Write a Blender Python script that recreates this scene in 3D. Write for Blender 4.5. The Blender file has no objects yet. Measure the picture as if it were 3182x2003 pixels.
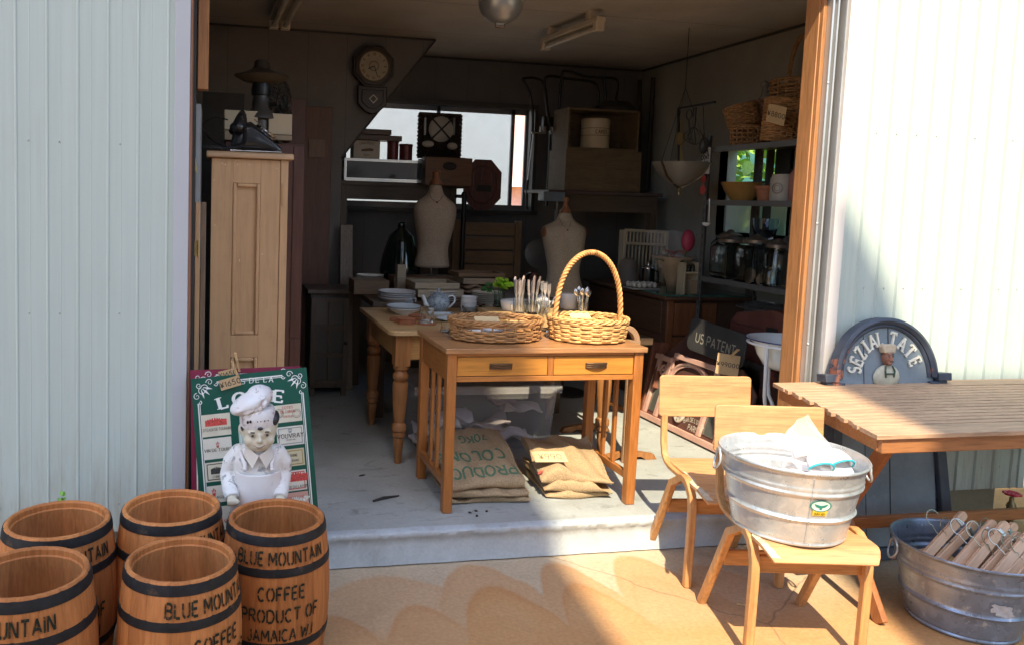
import bpy, bmesh, math, random
from math import sin, cos, pi, radians as rad, sqrt, atan2
from mathutils import Vector as V, Matrix as M
random.seed(7)
S = bpy.context.scene; COL = S.collection
# ---------------------------------------------------------------- camera
W_, H_ = 3182., 2003.
F_, CX, CY = 2502.5, 1167.1, 831.7
yw, pt, rl = rad(11.4812), rad(4.8637), rad(1.7833)
fwd = V((sin(yw)*cos(pt), cos(yw)*cos(pt), -sin(pt)))
r0 = V((cos(yw), -sin(yw), 0)); u0 = r0.cross(fwd)
rgt = r0*cos(rl)+u0*sin(rl); upv = u0*cos(rl)-r0*sin(rl)
CAM = V((0, 0, 1.6))
cd = bpy.data.cameras.new('camera'); cam = bpy.data.objects.new('camera', cd); COL.objects.link(cam); S.camera = cam
cam.matrix_world = M(((rgt.x, upv.x, -fwd.x, CAM.x), (rgt.y, upv.y, -fwd.y, CAM.y), (rgt.z, upv.z, -fwd.z, CAM.z), (0, 0, 0, 1)))
cd.sensor_fit = 'HORIZONTAL'; cd.sensor_width = 36; cd.lens = F_/W_*36
cd.shift_x = (W_/2-CX)/W_; cd.shift_y = -(H_/2-CY)/W_
cd.clip_start = .05; cd.clip_end = 400
# ---------------------------------------------------------------- light
SUN = V((.165, .564, -.74)).normalized()
w = bpy.data.worlds.new('World'); S.world = w; w.use_nodes = True
nt = w.node_tree; sky = nt.nodes.new('ShaderNodeTexSky'); sky.sky_type = 'NISHITA'; sky.sun_disc = False
sky.sun_elevation = rad(51.5); sky.sun_rotation = atan2(-SUN.x, -SUN.y); sky.air_density = 1.0; sky.dust_density = 1.5; sky.ozone_density = 1.0
nt.nodes['Background'].inputs[1].default_value = .15
nt.links.new(sky.outputs[0], nt.nodes['Background'].inputs[0])
ld = bpy.data.lights.new('sun', 'SUN'); lo = bpy.data.objects.new('sun', ld); COL.objects.link(lo)
ld.energy = 3.0; ld.angle = rad(.53); ld.color = (1, .85, .60)
lo.rotation_euler = SUN.to_track_quat('-Z', 'Y').to_euler(); lo.location = (-3, -8, 12)
S.view_settings.view_transform = 'Standard'; S.view_settings.look = 'None'; S.view_settings.gamma = 1
S.view_settings.exposure = 1.56
S.cycles.use_denoising = True
S.cycles.max_bounces = 10; S.cycles.diffuse_bounces = 5; S.cycles.transparent_max_bounces = 16; S.cycles.transmission_bounces = 10
S.cycles.sample_clamp_indirect = 6; S.cycles.caustics_reflective = False; S.cycles.caustics_refractive = False

def at(px, py, X=None, Y=None, Z=None):
    d = fwd+rgt*((px-CX)/F_)-upv*((py-CY)/F_)
    if X is not None: t = (X-CAM.x)/d.x
    elif Y is not None: t = (Y-CAM.y)/d.y
    else: t = (Z-CAM.z)/d.z
    return CAM+d*t
# ---------------------------------------------------------------- materials
def mat(name):
    m = bpy.data.materials.new(name); m.use_nodes = True
    return m, m.node_tree.nodes, m.node_tree.links, m.node_tree.nodes['Principled BSDF']
def c4(c): return (c[0], c[1], c[2], 1)
def coords(N, L, scale, kind='Object'):
    t = N.new('ShaderNodeTexCoord'); mp = N.new('ShaderNodeMapping'); mp.inputs['Scale'].default_value = scale
    L.new(t.outputs[kind], mp.inputs[0]); return mp.outputs[0]
def noise(N, L, vec, sc, det=4, rough=.55, dist=0):
    n = N.new('ShaderNodeTexNoise'); n.inputs['Scale'].default_value = sc; n.inputs['Detail'].default_value = det
    n.inputs['Roughness'].default_value = rough; n.inputs['Distortion'].default_value = dist
    if vec is not None: L.new(vec, n.inputs['Vector'])
    return n.outputs['Fac']
def ramp(N, L, fac, stops):
    r = N.new('ShaderNodeValToRGB'); e = r.color_ramp.elements
    while len(e) < len(stops): e.new(.5)
    for i, (p, c) in enumerate(stops): e[i].position = p; e[i].color = c4(c)
    L.new(fac, r.inputs[0]); return r.outputs[0]
def mixc(N, L, fac, a, b, typ='MIX'):
    m = N.new('ShaderNodeMix'); m.data_type = 'RGBA'; m.blend_type = typ
    for s, v in ((m.inputs[0], fac), (m.inputs[6], a), (m.inputs[7], b)):
        if hasattr(v, 'node'): L.new(v, s)
        elif isinstance(v, (int, float)): s.default_value = v
        else: s.default_value = c4(v)
    return m.outputs[2]
def math_(N, L, op, a, b=None, c=None):
    m = N.new('ShaderNodeMath'); m.operation = op
    for i, v in enumerate((a, b, c)):
        if v is None: continue
        if hasattr(v, 'node'): L.new(v, m.inputs[i])
        else: m.inputs[i].default_value = v
    return m.outputs[0]
def bump(N, L, b, h, st=.3, dist=.004):
    n = N.new('ShaderNodeBump'); n.inputs['Strength'].default_value = st; n.inputs['Distance'].default_value = dist
    L.new(h, n.inputs['Height']); L.new(n.outputs[0], b.inputs['Normal'])
def mul(c, k): return tuple(min(1, x*k) for x in c)
_mc = {}
def wood(name, c, ax='X', k=.62, rough=.45, sc=1., dirt=0, hi=1.18, g=.38):
    key = (name, ax)
    if key in _mc: return _mc[key]
    m, N, L, b = mat(name+'_'+ax.lower()); s = {'X': (1.2, 14, 14), 'Y': (14, 1.2, 14), 'Z': (14, 14, 1.2)}[ax]
    v = coords(N, L, tuple(x*sc for x in s))
    n1 = noise(N, L, v, 1.6, 5, .6, .8); n2 = noise(N, L, v, 9, 3, .6)
    col = ramp(N, L, n1, [(.28, mul(c, k)), (.5, c), (.75, mul(c, hi))])
    col = mixc(N, L, g, col, ramp(N, L, n2, [(.33, mul(c, .45)), (.58, mul(c, 1.12))]))
    n4 = noise(N, L, coords(N, L, tuple(x*sc*(3 if x > 2 else 1.5) for x in s)), 5, 2, .5)
    col = mixc(N, L, ramp(N, L, n4, [(.60, (0, 0, 0)), (.68, (g,)*3)]), col, mul(c, .42))
    if dirt:
        n3 = noise(N, L, coords(N, L, (1, 1, 1)), 7, 6, .7)
        col = mixc(N, L, ramp(N, L, n3, [(.52, (0, 0, 0)), (.68, (dirt,)*3)]), col, mul(c, .3))
    L.new(col, b.inputs['Base Color']); b.inputs['Roughness'].default_value = rough
    bump(N, L, b, n2, .12, .002)
    _mc[key] = m; return m
def plain(name, c, rough=.5, metal=0, var=.12, sc=6, bmp=0, spec=.5, dirt=None, dsc=4, dlo=.55, dhi=.7):
    if name in _mc: return _mc[name]
    m, N, L, b = mat(name); v = coords(N, L, (1, 1, 1))
    n = noise(N, L, v, sc, 5, .6)
    col = ramp(N, L, n, [(.3, mul(c, 1-var)), (.7, mul(c, 1+var))])
    if dirt:
        n2 = noise(N, L, v, dsc, 7, .68)
        col = mixc(N, L, ramp(N, L, n2, [(dlo, (0, 0, 0)), (dhi, (1, 1, 1))]), col, dirt)
    L.new(col, b.inputs['Base Color']); b.inputs['Roughness'].default_value = rough; b.inputs['Metallic'].default_value = metal
    b.inputs['Specular IOR Level'].default_value = spec
    if bmp: bump(N, L, b, noise(N, L, v, sc*8, 4), bmp, .003)
    _mc[name] = m; return m
def glass(name, c=(1, 1, 1), rough=0., ior=1.45):
    if name in _mc: return _mc[name]
    m, N, L, b = mat(name); b.inputs['Base Color'].default_value = c4(c); b.inputs['Transmission Weight'].default_value = 1
    b.inputs['Roughness'].default_value = rough; b.inputs['IOR'].default_value = ior
    _mc[name] = m; return m
def film(name, c=(1, 1, 1), a=.25, rough=.15):
    if name in _mc: return _mc[name]
    m, N, L, b = mat(name); b.inputs['Base Color'].default_value = c4(c); b.inputs['Alpha'].default_value = a
    b.inputs['Roughness'].default_value = rough; _mc[name] = m; return m
def cloth(name, c, sc=500, var=.15, bmp=.5):
    if name in _mc: return _mc[name]
    m, N, L, b = mat(name); v = coords(N, L, (1, 1, 1))
    w1 = N.new('ShaderNodeTexWave'); w1.bands_direction = 'X'; w1.inputs['Scale'].default_value = sc/6; w1.inputs['Distortion'].default_value = 1.5; L.new(v, w1.inputs[0])
    w2 = N.new('ShaderNodeTexWave'); w2.bands_direction = 'Y'; w2.inputs['Scale'].default_value = sc/6; w2.inputs['Distortion'].default_value = 1.5; L.new(v, w2.inputs[0])
    h = math_(N, L, 'ADD', w1.outputs['Fac'], w2.outputs['Fac'])
    n = noise(N, L, v, 14, 5, .65); n2 = noise(N, L, v, 160, 2)
    col = ramp(N, L, n, [(.3, mul(c, 1-var)), (.7, mul(c, 1+var))])
    col = mixc(N, L, .5, col, ramp(N, L, n2, [(.35, mul(c, .6)), (.65, mul(c, 1.3))]))
    L.new(col, b.inputs['Base Color']); b.inputs['Roughness'].default_value = .95; b.inputs['Specular IOR Level'].default_value = .1
    bump(N, L, b, h, bmp, .002); _mc[name] = m; return m
def galv(name, c=(.62, .64, .66), warm=(.45, .43, .42)):
    if name in _mc: return _mc[name]
    m, N, L, b = mat(name); v = coords(N, L, (1, 1, 1))
    vo = N.new('ShaderNodeTexVoronoi'); vo.inputs['Scale'].default_value = 38; L.new(v, vo.inputs['Vector'])
    n = noise(N, L, v, 5, 6, .65); n2 = noise(N, L, v, 30, 4, .6)
    col = mixc(N, L, ramp(N, L, n, [(.35, (0, 0, 0)), (.7, (.8,)*3)]), c, warm)
    bw = N.new('ShaderNodeRGBToBW'); L.new(vo.outputs['Color'], bw.inputs[0])
    col = mixc(N, L, .35, col, ramp(N, L, bw.outputs[0], [(.2, (.3,)*3), (.8, (.62,)*3)]), 'OVERLAY')
    col = mixc(N, L, ramp(N, L, n2, [(.62, (0, 0, 0)), (.72, (.6,)*3)]), col, (.75, .75, .74))
    L.new(col, b.inputs['Base Color']); b.inputs['Metallic'].default_value = .55
    L.new(ramp(N, L, n2, [(.3, (.24,)*3), (.7, (.44,)*3)]), b.inputs['Roughness'])
    bump(N, L, b, n2, .25, .003); _mc[name] = m; return m
# ---------------------------------------------------------------- mesh builder
def chain(o):
    m = M.Identity(4)
    while o: m = o.matrix_basis @ m; o = o.parent
    return m
def tag(o, label=None, cat=None, group=None, kind=None):
    if label: o['label'] = label
    if cat: o['category'] = cat
    if group: o['group'] = group
    if kind: o['kind'] = kind
    return o
def T(name, label, cat, loc=(0, 0, 0), rz=0, group=None):
    o = bpy.data.objects.new(name, None); COL.objects.link(o); o.location = loc; o.rotation_euler = (0, 0, rz)
    o.empty_display_size = .1
    return tag(o, label, cat, group)
class MB:
    def __init__(s): s.v = []; s.f = []; s.mi = []; s.m = 0
    def add(s, vs, fs):
        n = len(s.v); s.v += [V(x) for x in vs]; s.f += [[i+n for i in f] for f in fs]; s.mi += [s.m]*len(fs); return s
    def bx(s, x0, x1, y0, y1, z0, z1):
        return s.add([(x, y, z) for z in (z0, z1) for y in (y0, y1) for x in (x0, x1)],
                     [(0, 2, 3, 1), (4, 5, 7, 6), (0, 1, 5, 4), (2, 6, 7, 3), (0, 4, 6, 2), (1, 3, 7, 5)])
    def box(s, c, sz, R=None):
        n = len(s.v); s.bx(-sz[0]/2, sz[0]/2, -sz[1]/2, sz[1]/2, -sz[2]/2, sz[2]/2)
        if R is not None and not hasattr(R, 'to_4x4'): R = M.Rotation(R, 3, 'Z')
        for i in range(n, len(s.v)): s.v[i] = (R @ s.v[i] if R is not None else s.v[i])+V(c)
        return s
    def bar(s, p0, p1, w, d, up=(0, 0, 1)):
        p0, p1 = V(p0), V(p1); a = (p1-p0).normalized(); up = V(up)
        if abs(a.dot(up)) > .98: up = V((0, 1, 0))
        x = a.cross(up).normalized(); y = x.cross(a)
        return s.add([p+x*i*w/2+y*j*d/2 for p in (p0, p1) for j in (-1, 1) for i in (-1, 1)],
                     [(0, 2, 3, 1), (4, 5, 7, 6), (0, 1, 5, 4), (2, 6, 7, 3), (0, 4, 6, 2), (1, 3, 7, 5)])
    def tube(s, pts, r, seg=8, closed=False):
        pts = [V(p) for p in pts]; n = len(pts); rs = r if isinstance(r, (list, tuple)) else [r]*n
        tn = []
        for i in range(n):
            a = pts[(i+1) % n] if closed or i < n-1 else pts[i]; b = pts[i-1] if closed or i > 0 else pts[i]
            d = a-b; tn.append(d.normalized() if d.length > 1e-9 else V((0, 0, 1)))
        up = V((0, 0, 1)) if abs(tn[0].z) < .9 else V((1, 0, 0)); x = tn[0].cross(up).normalized(); vs = []
        for i in range(n):
            x = (x-tn[i]*x.dot(tn[i])).normalized(); y = tn[i].cross(x)
            vs += [pts[i]+(x*cos(2*pi*k/seg)+y*sin(2*pi*k/seg))*rs[i] for k in range(seg)]
        fs = []
        for i in range(n if closed else n-1):
            j = (i+1) % n
            fs += [(i*seg+k, i*seg+(k+1) % seg, j*seg+(k+1) % seg, j*seg+k) for k in range(seg)]
        if not closed: fs += [list(range(seg))[::-1], [(n-1)*seg+k for k in range(seg)]]
        return s.add(vs, fs)
    def lathe(s, prof, c=(0, 0, 0), seg=24, sx=1, sy=1, R=None, fn=None, cap=0):
        c = V(c); vs = []
        for r, z in prof:
            for k in range(seg):
                a = 2*pi*k/seg; rr = r*(fn(a, z) if fn else 1); p = V((rr*cos(a)*sx, rr*sin(a)*sy, z))
                vs.append((R @ p if R is not None else p)+c)
        fs = [(i*seg+k, i*seg+(k+1) % seg, (i+1)*seg+(k+1) % seg, (i+1)*seg+k) for i in range(len(prof)-1) for k in range(seg)]
        if cap: fs += [list(range(seg))[::-1], [(len(prof)-1)*seg+k for k in range(seg)]]
        return s.add(vs, fs)
    def prism(s, poly, d0, d1, mp=lambda u, v, h: (u, h, v)):
        n = len(poly); vs = [mp(u, v, d) for d in (d0, d1) for u, v in poly]
        return s.add(vs, [list(range(n))[::-1], list(range(n, 2*n))]+[(i, (i+1) % n, n+(i+1) % n, n+i) for i in range(n)])
    def sweep(s, pts, nrm, w, t, closed=False):
        """rectangular strip along pts: width w along nrm, thickness t across"""
        pts = [V(p) for p in pts]; n = len(pts); nrm = V(nrm).normalized(); vs = []
        for i in range(n):
            a = pts[min(i+1, n-1)]-pts[max(i-1, 0)]; q = a.normalized().cross(nrm)
            tt = t[i] if isinstance(t, (list, tuple)) else t; ww = w[i] if isinstance(w, (list, tuple)) else w
            vs += [pts[i]+nrm*ww/2*sa+q*tt/2*sb for sa, sb in ((-1, -1), (1, -1), (1, 1), (-1, 1))]
        fs = [(i*4+k, i*4+(k+1) % 4, i*4+4+(k+1) % 4, i*4+4+k) for i in range(n-1) for k in range(4)]
        return s.add(vs, fs+[(3, 2, 1, 0), tuple(n*4-4+k for k in range(4))])
    def grid(s, fn, nu, nv, closeu=False):
        vs = [fn(i/(nu if closeu else nu-1), j/(nv-1)) for j in range(nv) for i in range(nu)]
        return s.add(vs, [(j*nu+i, j*nu+(i+1) % nu, (j+1)*nu+(i+1) % nu, (j+1)*nu+i) for j in range(nv-1) for i in range(nu if closeu else nu-1)])
    def ball(s, c, r, seg=14, rings=9, R=None):
        if not hasattr(r, '__len__'): r = (r, r, r)
        return s.lathe([(max(1e-4, sin(pi*i/rings)), -cos(pi*i/rings)) for i in range(rings+1)], (0, 0, 0), seg, 1, 1) if False else s._ball(V(c), r, seg, rings, R)
    def _ball(s, c, r, seg, rings, R):
        vs = []
        for i in range(rings+1):
            for k in range(seg):
                p = V((r[0]*sin(pi*i/rings)*cos(2*pi*k/seg), r[1]*sin(pi*i/rings)*sin(2*pi*k/seg), -r[2]*cos(pi*i/rings)))
                vs.append((R @ p if R is not None else p)+c)
        return s.add(vs, [(i*seg+k, i*seg+(k+1) % seg, (i+1)*seg+(k+1) % seg, (i+1)*seg+k) for i in range(rings) for k in range(seg)])
    def xf(s, fn, a=0):
        for i in range(a, len(s.v)): s.v[i] = V(fn(s.v[i]))
        return s
    def build(s, name, mats, parent=None, label=None, cat=None, group=None, smooth=None, bev=0, w=True, kind=None, sub=0, auto=40):
        me = bpy.data.meshes.new(name); o = bpy.data.objects.new(name, me); COL.objects.link(o)
        vs = s.v
        if parent is not None:
            o.parent = parent
            if w: inv = chain(parent).inverted(); vs = [inv @ p for p in vs]
        elif w:
            xs = [p.x for p in vs]; ys = [p.y for p in vs]; zs = [p.z for p in vs]
            c = V(((min(xs)+max(xs))/2, (min(ys)+max(ys))/2, min(zs))); vs = [p-c for p in vs]; o.location = c
        me.from_pydata([tuple(p) for p in vs], [], s.f)
        ml = mats if isinstance(mats, (list, tuple)) else [mats]
        for m in ml: me.materials.append(m)
        if len(ml) > 1: me.polygons.foreach_set('material_index', s.mi)
        bm = bmesh.new(); bm.from_mesh(me); bmesh.ops.remove_doubles(bm, verts=bm.verts, dist=1e-6)
        bmesh.ops.recalc_face_normals(bm, faces=bm.faces); bm.to_mesh(me); bm.free()
        if smooth is not None or bev or sub:
            me.polygons.foreach_set('use_smooth', [True]*len(me.polygons))
            if hasattr(me, 'set_sharp_from_angle'): me.set_sharp_from_angle(angle=rad(smooth if smooth else auto))
        if bev:
            b = o.modifiers.new('bevel', 'BEVEL'); b.width = bev; b.segments = 2; b.limit_method = 'ANGLE'; b.angle_limit = rad(35); b.harden_normals = False
        if sub: b = o.modifiers.new('sub', 'SUBSURF'); b.levels = b.render_levels = sub
        me.update()
        return tag(o, label, cat, group, kind)
def copy_tree(o, parent=None):
    c = o.copy(); COL.objects.link(c)
    if parent: c.parent = parent
    for ch in [x for x in bpy.data.objects if x.parent == o]: copy_tree(ch, c)
    return c
def dup(o, loc, rz=0, label=None, group=None):
    c = copy_tree(o); c.location = loc; c.rotation_euler = (0, 0, rz)
    return tag(c, label, None, group)
def arc(cx, cy, rx, ry, a0, a1, n=9):
    return [(cx+rx*cos(rad(a0+(a1-a0)*i/(n-1))), cy+ry*sin(rad(a0+(a1-a0)*i/(n-1)))) for i in range(n)]
# ---------------------------------------------------------------- lettering (stroke font: width, strokes)
def glyphs(g):
    A = arc
    return {
    'A': (.8, [[(0, 0), (.4, 1)], [(.4, 1), (.8, 0)], [(.16, .34), (.64, .34)]]),
    'B': (.7, [[(0, 0), (0, 1)], [(g, 1)]+A(.4, .76, .26, .24, 90, -90+g*150)+([] if g else [(0, .52)]), [(g, .52)]+A(.4, .26, .3, .26, 90, -90)+[(g, 0)]]),
    'C': (.72, [A(.38, .5, .38, .5, 50, 180-g*70), A(.38, .5, .38, .5, 180+g*70, 310)]),
    'D': (.75, [[(0, 0), (0, 1)], [(g, 1)]+A(.35, .5, .4, .5, 90, -90, 13)+[(g, 0)]]),
    'E': (.6, [[(0, 0), (0, 1)], [(g, 1), (.6, 1)], [(g, .52), (.5, .52)], [(g, 0), (.6, 0)]]),
    'F': (.6, [[(0, 0), (0, 1)], [(g, 1), (.6, 1)], [(g, .5), (.5, .5)]]),
    'G': (.75, [A(.38, .5, .38, .5, 50, 320, 15)+[(.72, .42), (.45, .42)]]),
    'H': (.7, [[(0, 0), (0, 1)], [(.7, 0), (.7, 1)], [(g, .5), (.7-g, .5)]]),
    'I': (.0, [[(0, 0), (0, 1)]]),
    'J': (.5, [[(.5, 1)]+A(.25, .25, .25, .25, 0, -170)]),
    'K': (.7, [[(0, 0), (0, 1)], [(.04, .4), (.66, 1)], [(.26, .6), (.7, 0)]]),
    'L': (.55, [[(0, 1), (0, 0)], [(g, 0), (.55, 0)]]),
    'M': (.9, [[(0, 0), (0, 1)], [(g*.6, 1), (.45, .3), (.9-g*.6, 1)], [(.9, 1), (.9, 0)]]),
    'N': (.7, [[(0, 0), (0, 1)], [(g*.6, .98), (.7-g*.6, .02)], [(.7, 0), (.7, 1)]]),
    'O': (.78, [A(.39, .5, .39, .5, 90+g*110, 270-g*110), A(.39, .5, .39, .5, 90-g*110, -90+g*110)]),
    'P': (.65, [[(0, 0), (0, 1)], [(g, 1)]+A(.37, .74, .28, .26, 90, -90)+[(g, .48)]]),
    'Q': (.78, [A(.39, .5, .39, .5, 0, 360, 21), [(.5, .2), (.8, -.05)]]),
    'R': (.7, [[(0, 0), (0, 1)], [(g, 1)]+A(.37, .75, .28, .25, 90, -90)+[(g, .5)], [(.3, .5), (.7, 0)]]),
    'S': (.62, [A(.31, .75, .29, .25, 40, 270, 10)+A(.31, .26, .31, .26, 90, -145, 10)[1:]]),
    'T': (.75, [[(.375, 0), (.375, 1-g)], [(0, 1), (.75, 1)]]),
    'U': (.7, [[(0, 1), (0, .3)]+A(.35, .32, .35, .32, 190, 270-g*130), A(.35, .32, .35, .32, 270+g*130, 350)+[(.7, .3), (.7, 1)]]),
    'V': (.75, [[(0, 1), (.375, 0), (.75, 1)]]),
    'W': (1.05, [[(0, 1), (.27, 0), (.52, .8)], [(.54, .8), (.78, 0), (1.05, 1)]]),
    'X': (.7, [[(0, 0), (.7, 1)], [(0, 1), (.7, 0)]]), 'Y': (.7, [[(0, 1), (.35, .5), (.7, 1)], [(.35, .5), (.35, 0)]]),
    'Z': (.65, [[(0, 1), (.65, 1)], [(.62, 1), (.03, 0)], [(0, 0), (.65, 0)]]),
    '0': (.6, [A(.3, .5, .3, .5, 80, 440, 17)]), '1': (.15, [[(.0, .8), (.13, 1), (.13, 0)]]),
    '2': (.6, [A(.3, .7, .3, .3, 160, -30)+[(0, 0), (.6, 0)]]), '5': (.6, [[(.55, 1), (.1, 1), (.06, .58)]+A(.28, .32, .3, .32, 120, -150)]),
    '6': (.6, [[(.5, 1)]+A(.3, .3, .3, .3, 150, 500, 15)]), '7': (.6, [[(0, 1), (.6, 1), (.2, 0)]]), '8': (.6, [A(.3, .74, .24, .25, -90, 270, 15), A(.3, .25, .3, .25, 90, 450, 15)]),
    '9': (.55, [A(.28, .7, .28, .3, 0, 360, 15)+[(.5, .3), (.3, 0)]]), '.': (.05, [[(0, 0), (0, .1)]]), '-': (.4, [[(0, .5), (.4, .5)]]), "'": (.1, [[(.05, 1), (.0, .75)]]),
    '¥': (.7, [[(0, 1), (.35, .5), (.7, 1)], [(.35, .5), (.35, 0)], [(.05, .42), (.65, .42)], [(.05, .22), (.65, .22)]]),
    '/': (.5, [[(0, 0), (.5, 1)]]), ',': (.1, [[(.08, .1), (.0, -.15)]])}
def text_w(txt, gap=.28, g=0):
    G = glyphs(g); x = 0
    for ch in txt: x += (.45 if ch == ' ' else G[ch][0]+gap)
    return x-gap
def text(mb, txt, mp, size, wt=.16, gap=.28, sten=0, serif=0, depth=0., h0=.0006, thin=None, sub=.12, jit=0, align=.5, xs=1.):
    """writes txt with mp(u,v,h)->point; u,v in metres, the text centred on u=0 (align) with its foot at v=0"""
    G = glyphs(sten); x = -text_w(txt, gap, sten)*align; k = 0
    def rib(pl, wt_):
        nonlocal k; k += 1; h = h0+(k % 5)*.00013; q = []
        for a, b in zip(pl, pl[1:]):
            d = sqrt((b[0]-a[0])**2+(b[1]-a[1])**2); n = max(1, int(d/sub))
            q += [(a[0]+(b[0]-a[0])*i/n, a[1]+(b[1]-a[1])*i/n) for i in range(n)]
        q.append(pl[-1]); n = len(q); vs = []; tops = 2 if depth else 1
        for t in range(tops):
            for i in range(n):
                a = q[max(0, i-1)]; b = q[min(n-1, i+1)]; dx, dy = b[0]-a[0], b[1]-a[1]; l = sqrt(dx*dx+dy*dy) or 1
                wx = wt_
                if thin: wx = wt_*(thin+(1-thin)*abs(dy/l))
                ex = (-dx/l*wx*.0) if i == 0 else 0
                nx, ny = -dy/l*wx/2, dx/l*wx/2
                for sg in (-1, 1): vs.append(mp((q[i][0]+sg*nx)*size*xs, (q[i][1]+sg*ny)*size, h+(depth if (t == 0 and depth) else 0)))
        fs = [(2*i, 2*i+2, 2*i+3, 2*i+1) for i in range(n-1)]
        if depth:
            o = 2*n
            for i in range(n-1): fs += [(2*i, 2*i+2, o+2*i+2, o+2*i), (2*i+1, 2*i+3, o+2*i+3, o+2*i+1)]
            fs += [(0, 1, o+1, o), (2*n-2, 2*n-1, o+2*n-1, o+2*n-2)]
        mb.add(vs, fs)
    for ch in txt:
        if ch == ' ': x += .45; continue
        wd, st = G[ch]
        jx, jy = (random.uniform(-jit, jit), random.uniform(-jit, jit)) if jit else (0, 0)
        for pl in st:
            if len(pl) < 2: continue
            P = [(p[0]+x+jx, p[1]+jy) for p in pl]
            rib(P, wt)
            if serif:
                for e, o in ((pl[0], pl[1]), (pl[-1], pl[-2])):
                    vert = abs(e[1]-o[1]) > abs(e[0]-o[0])*.8
                    if vert and (e[1] < .02 or e[1] > .98) and abs(e[1]-o[1]) > .3 and len(pl) <= 3:
                        yy = e[1]+(serif*.35*wt if e[1] < .5 else -serif*.35*wt)
                        rib([(e[0]+x-wt*.95, yy), (e[0]+x+wt*.95, yy)], wt*.7*serif)
                    elif not vert and ch in 'ELTZF' and len(pl) == 2:
                        dn = .16 if e[1] < .5 else -.16
                        if e[0] > .3 or ch in 'TZ' and not (ch == 'Z' and e[0] < .3 and e[1] < .5): rib([(e[0]+x-wt*.2, e[1]), (e[0]+x-wt*.2, e[1]+dn*1.15)], wt*.6)
        x += wd+gap
def plane_map(o, u, v):
    o, u, v = V(o), V(u).normalized(), V(v).normalized(); n = u.cross(v)
    return lambda a, b, h: o+u*a+v*b+n*h
def leaf(mb, base, d, nrm, l, w_, curl=.2):
    d = V(d).normalized(); n = V(nrm); s_ = d.cross(n)
    if s_.length < 1e-4: s_ = d.cross(V((.3, .5, .8)))
    s_.normalize(); n = s_.cross(d); base = V(base)
    pr = [(0, .06), (.25, .8), (.55, 1), (.8, .6), (1, .02)]; vs = []
    for t, k in pr:
        c = base+d*l*t-n*curl*l*t*t
        vs += [c+s_*w_/2*k+n*w_*.12*k, c, c-s_*w_/2*k+n*w_*.12*k]
    mb.add(vs, [(3*i+j, 3*i+j+1, 3*i+j+4, 3*i+j+3) for i in range(4) for j in (0, 1)])
SZ = .15
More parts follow.
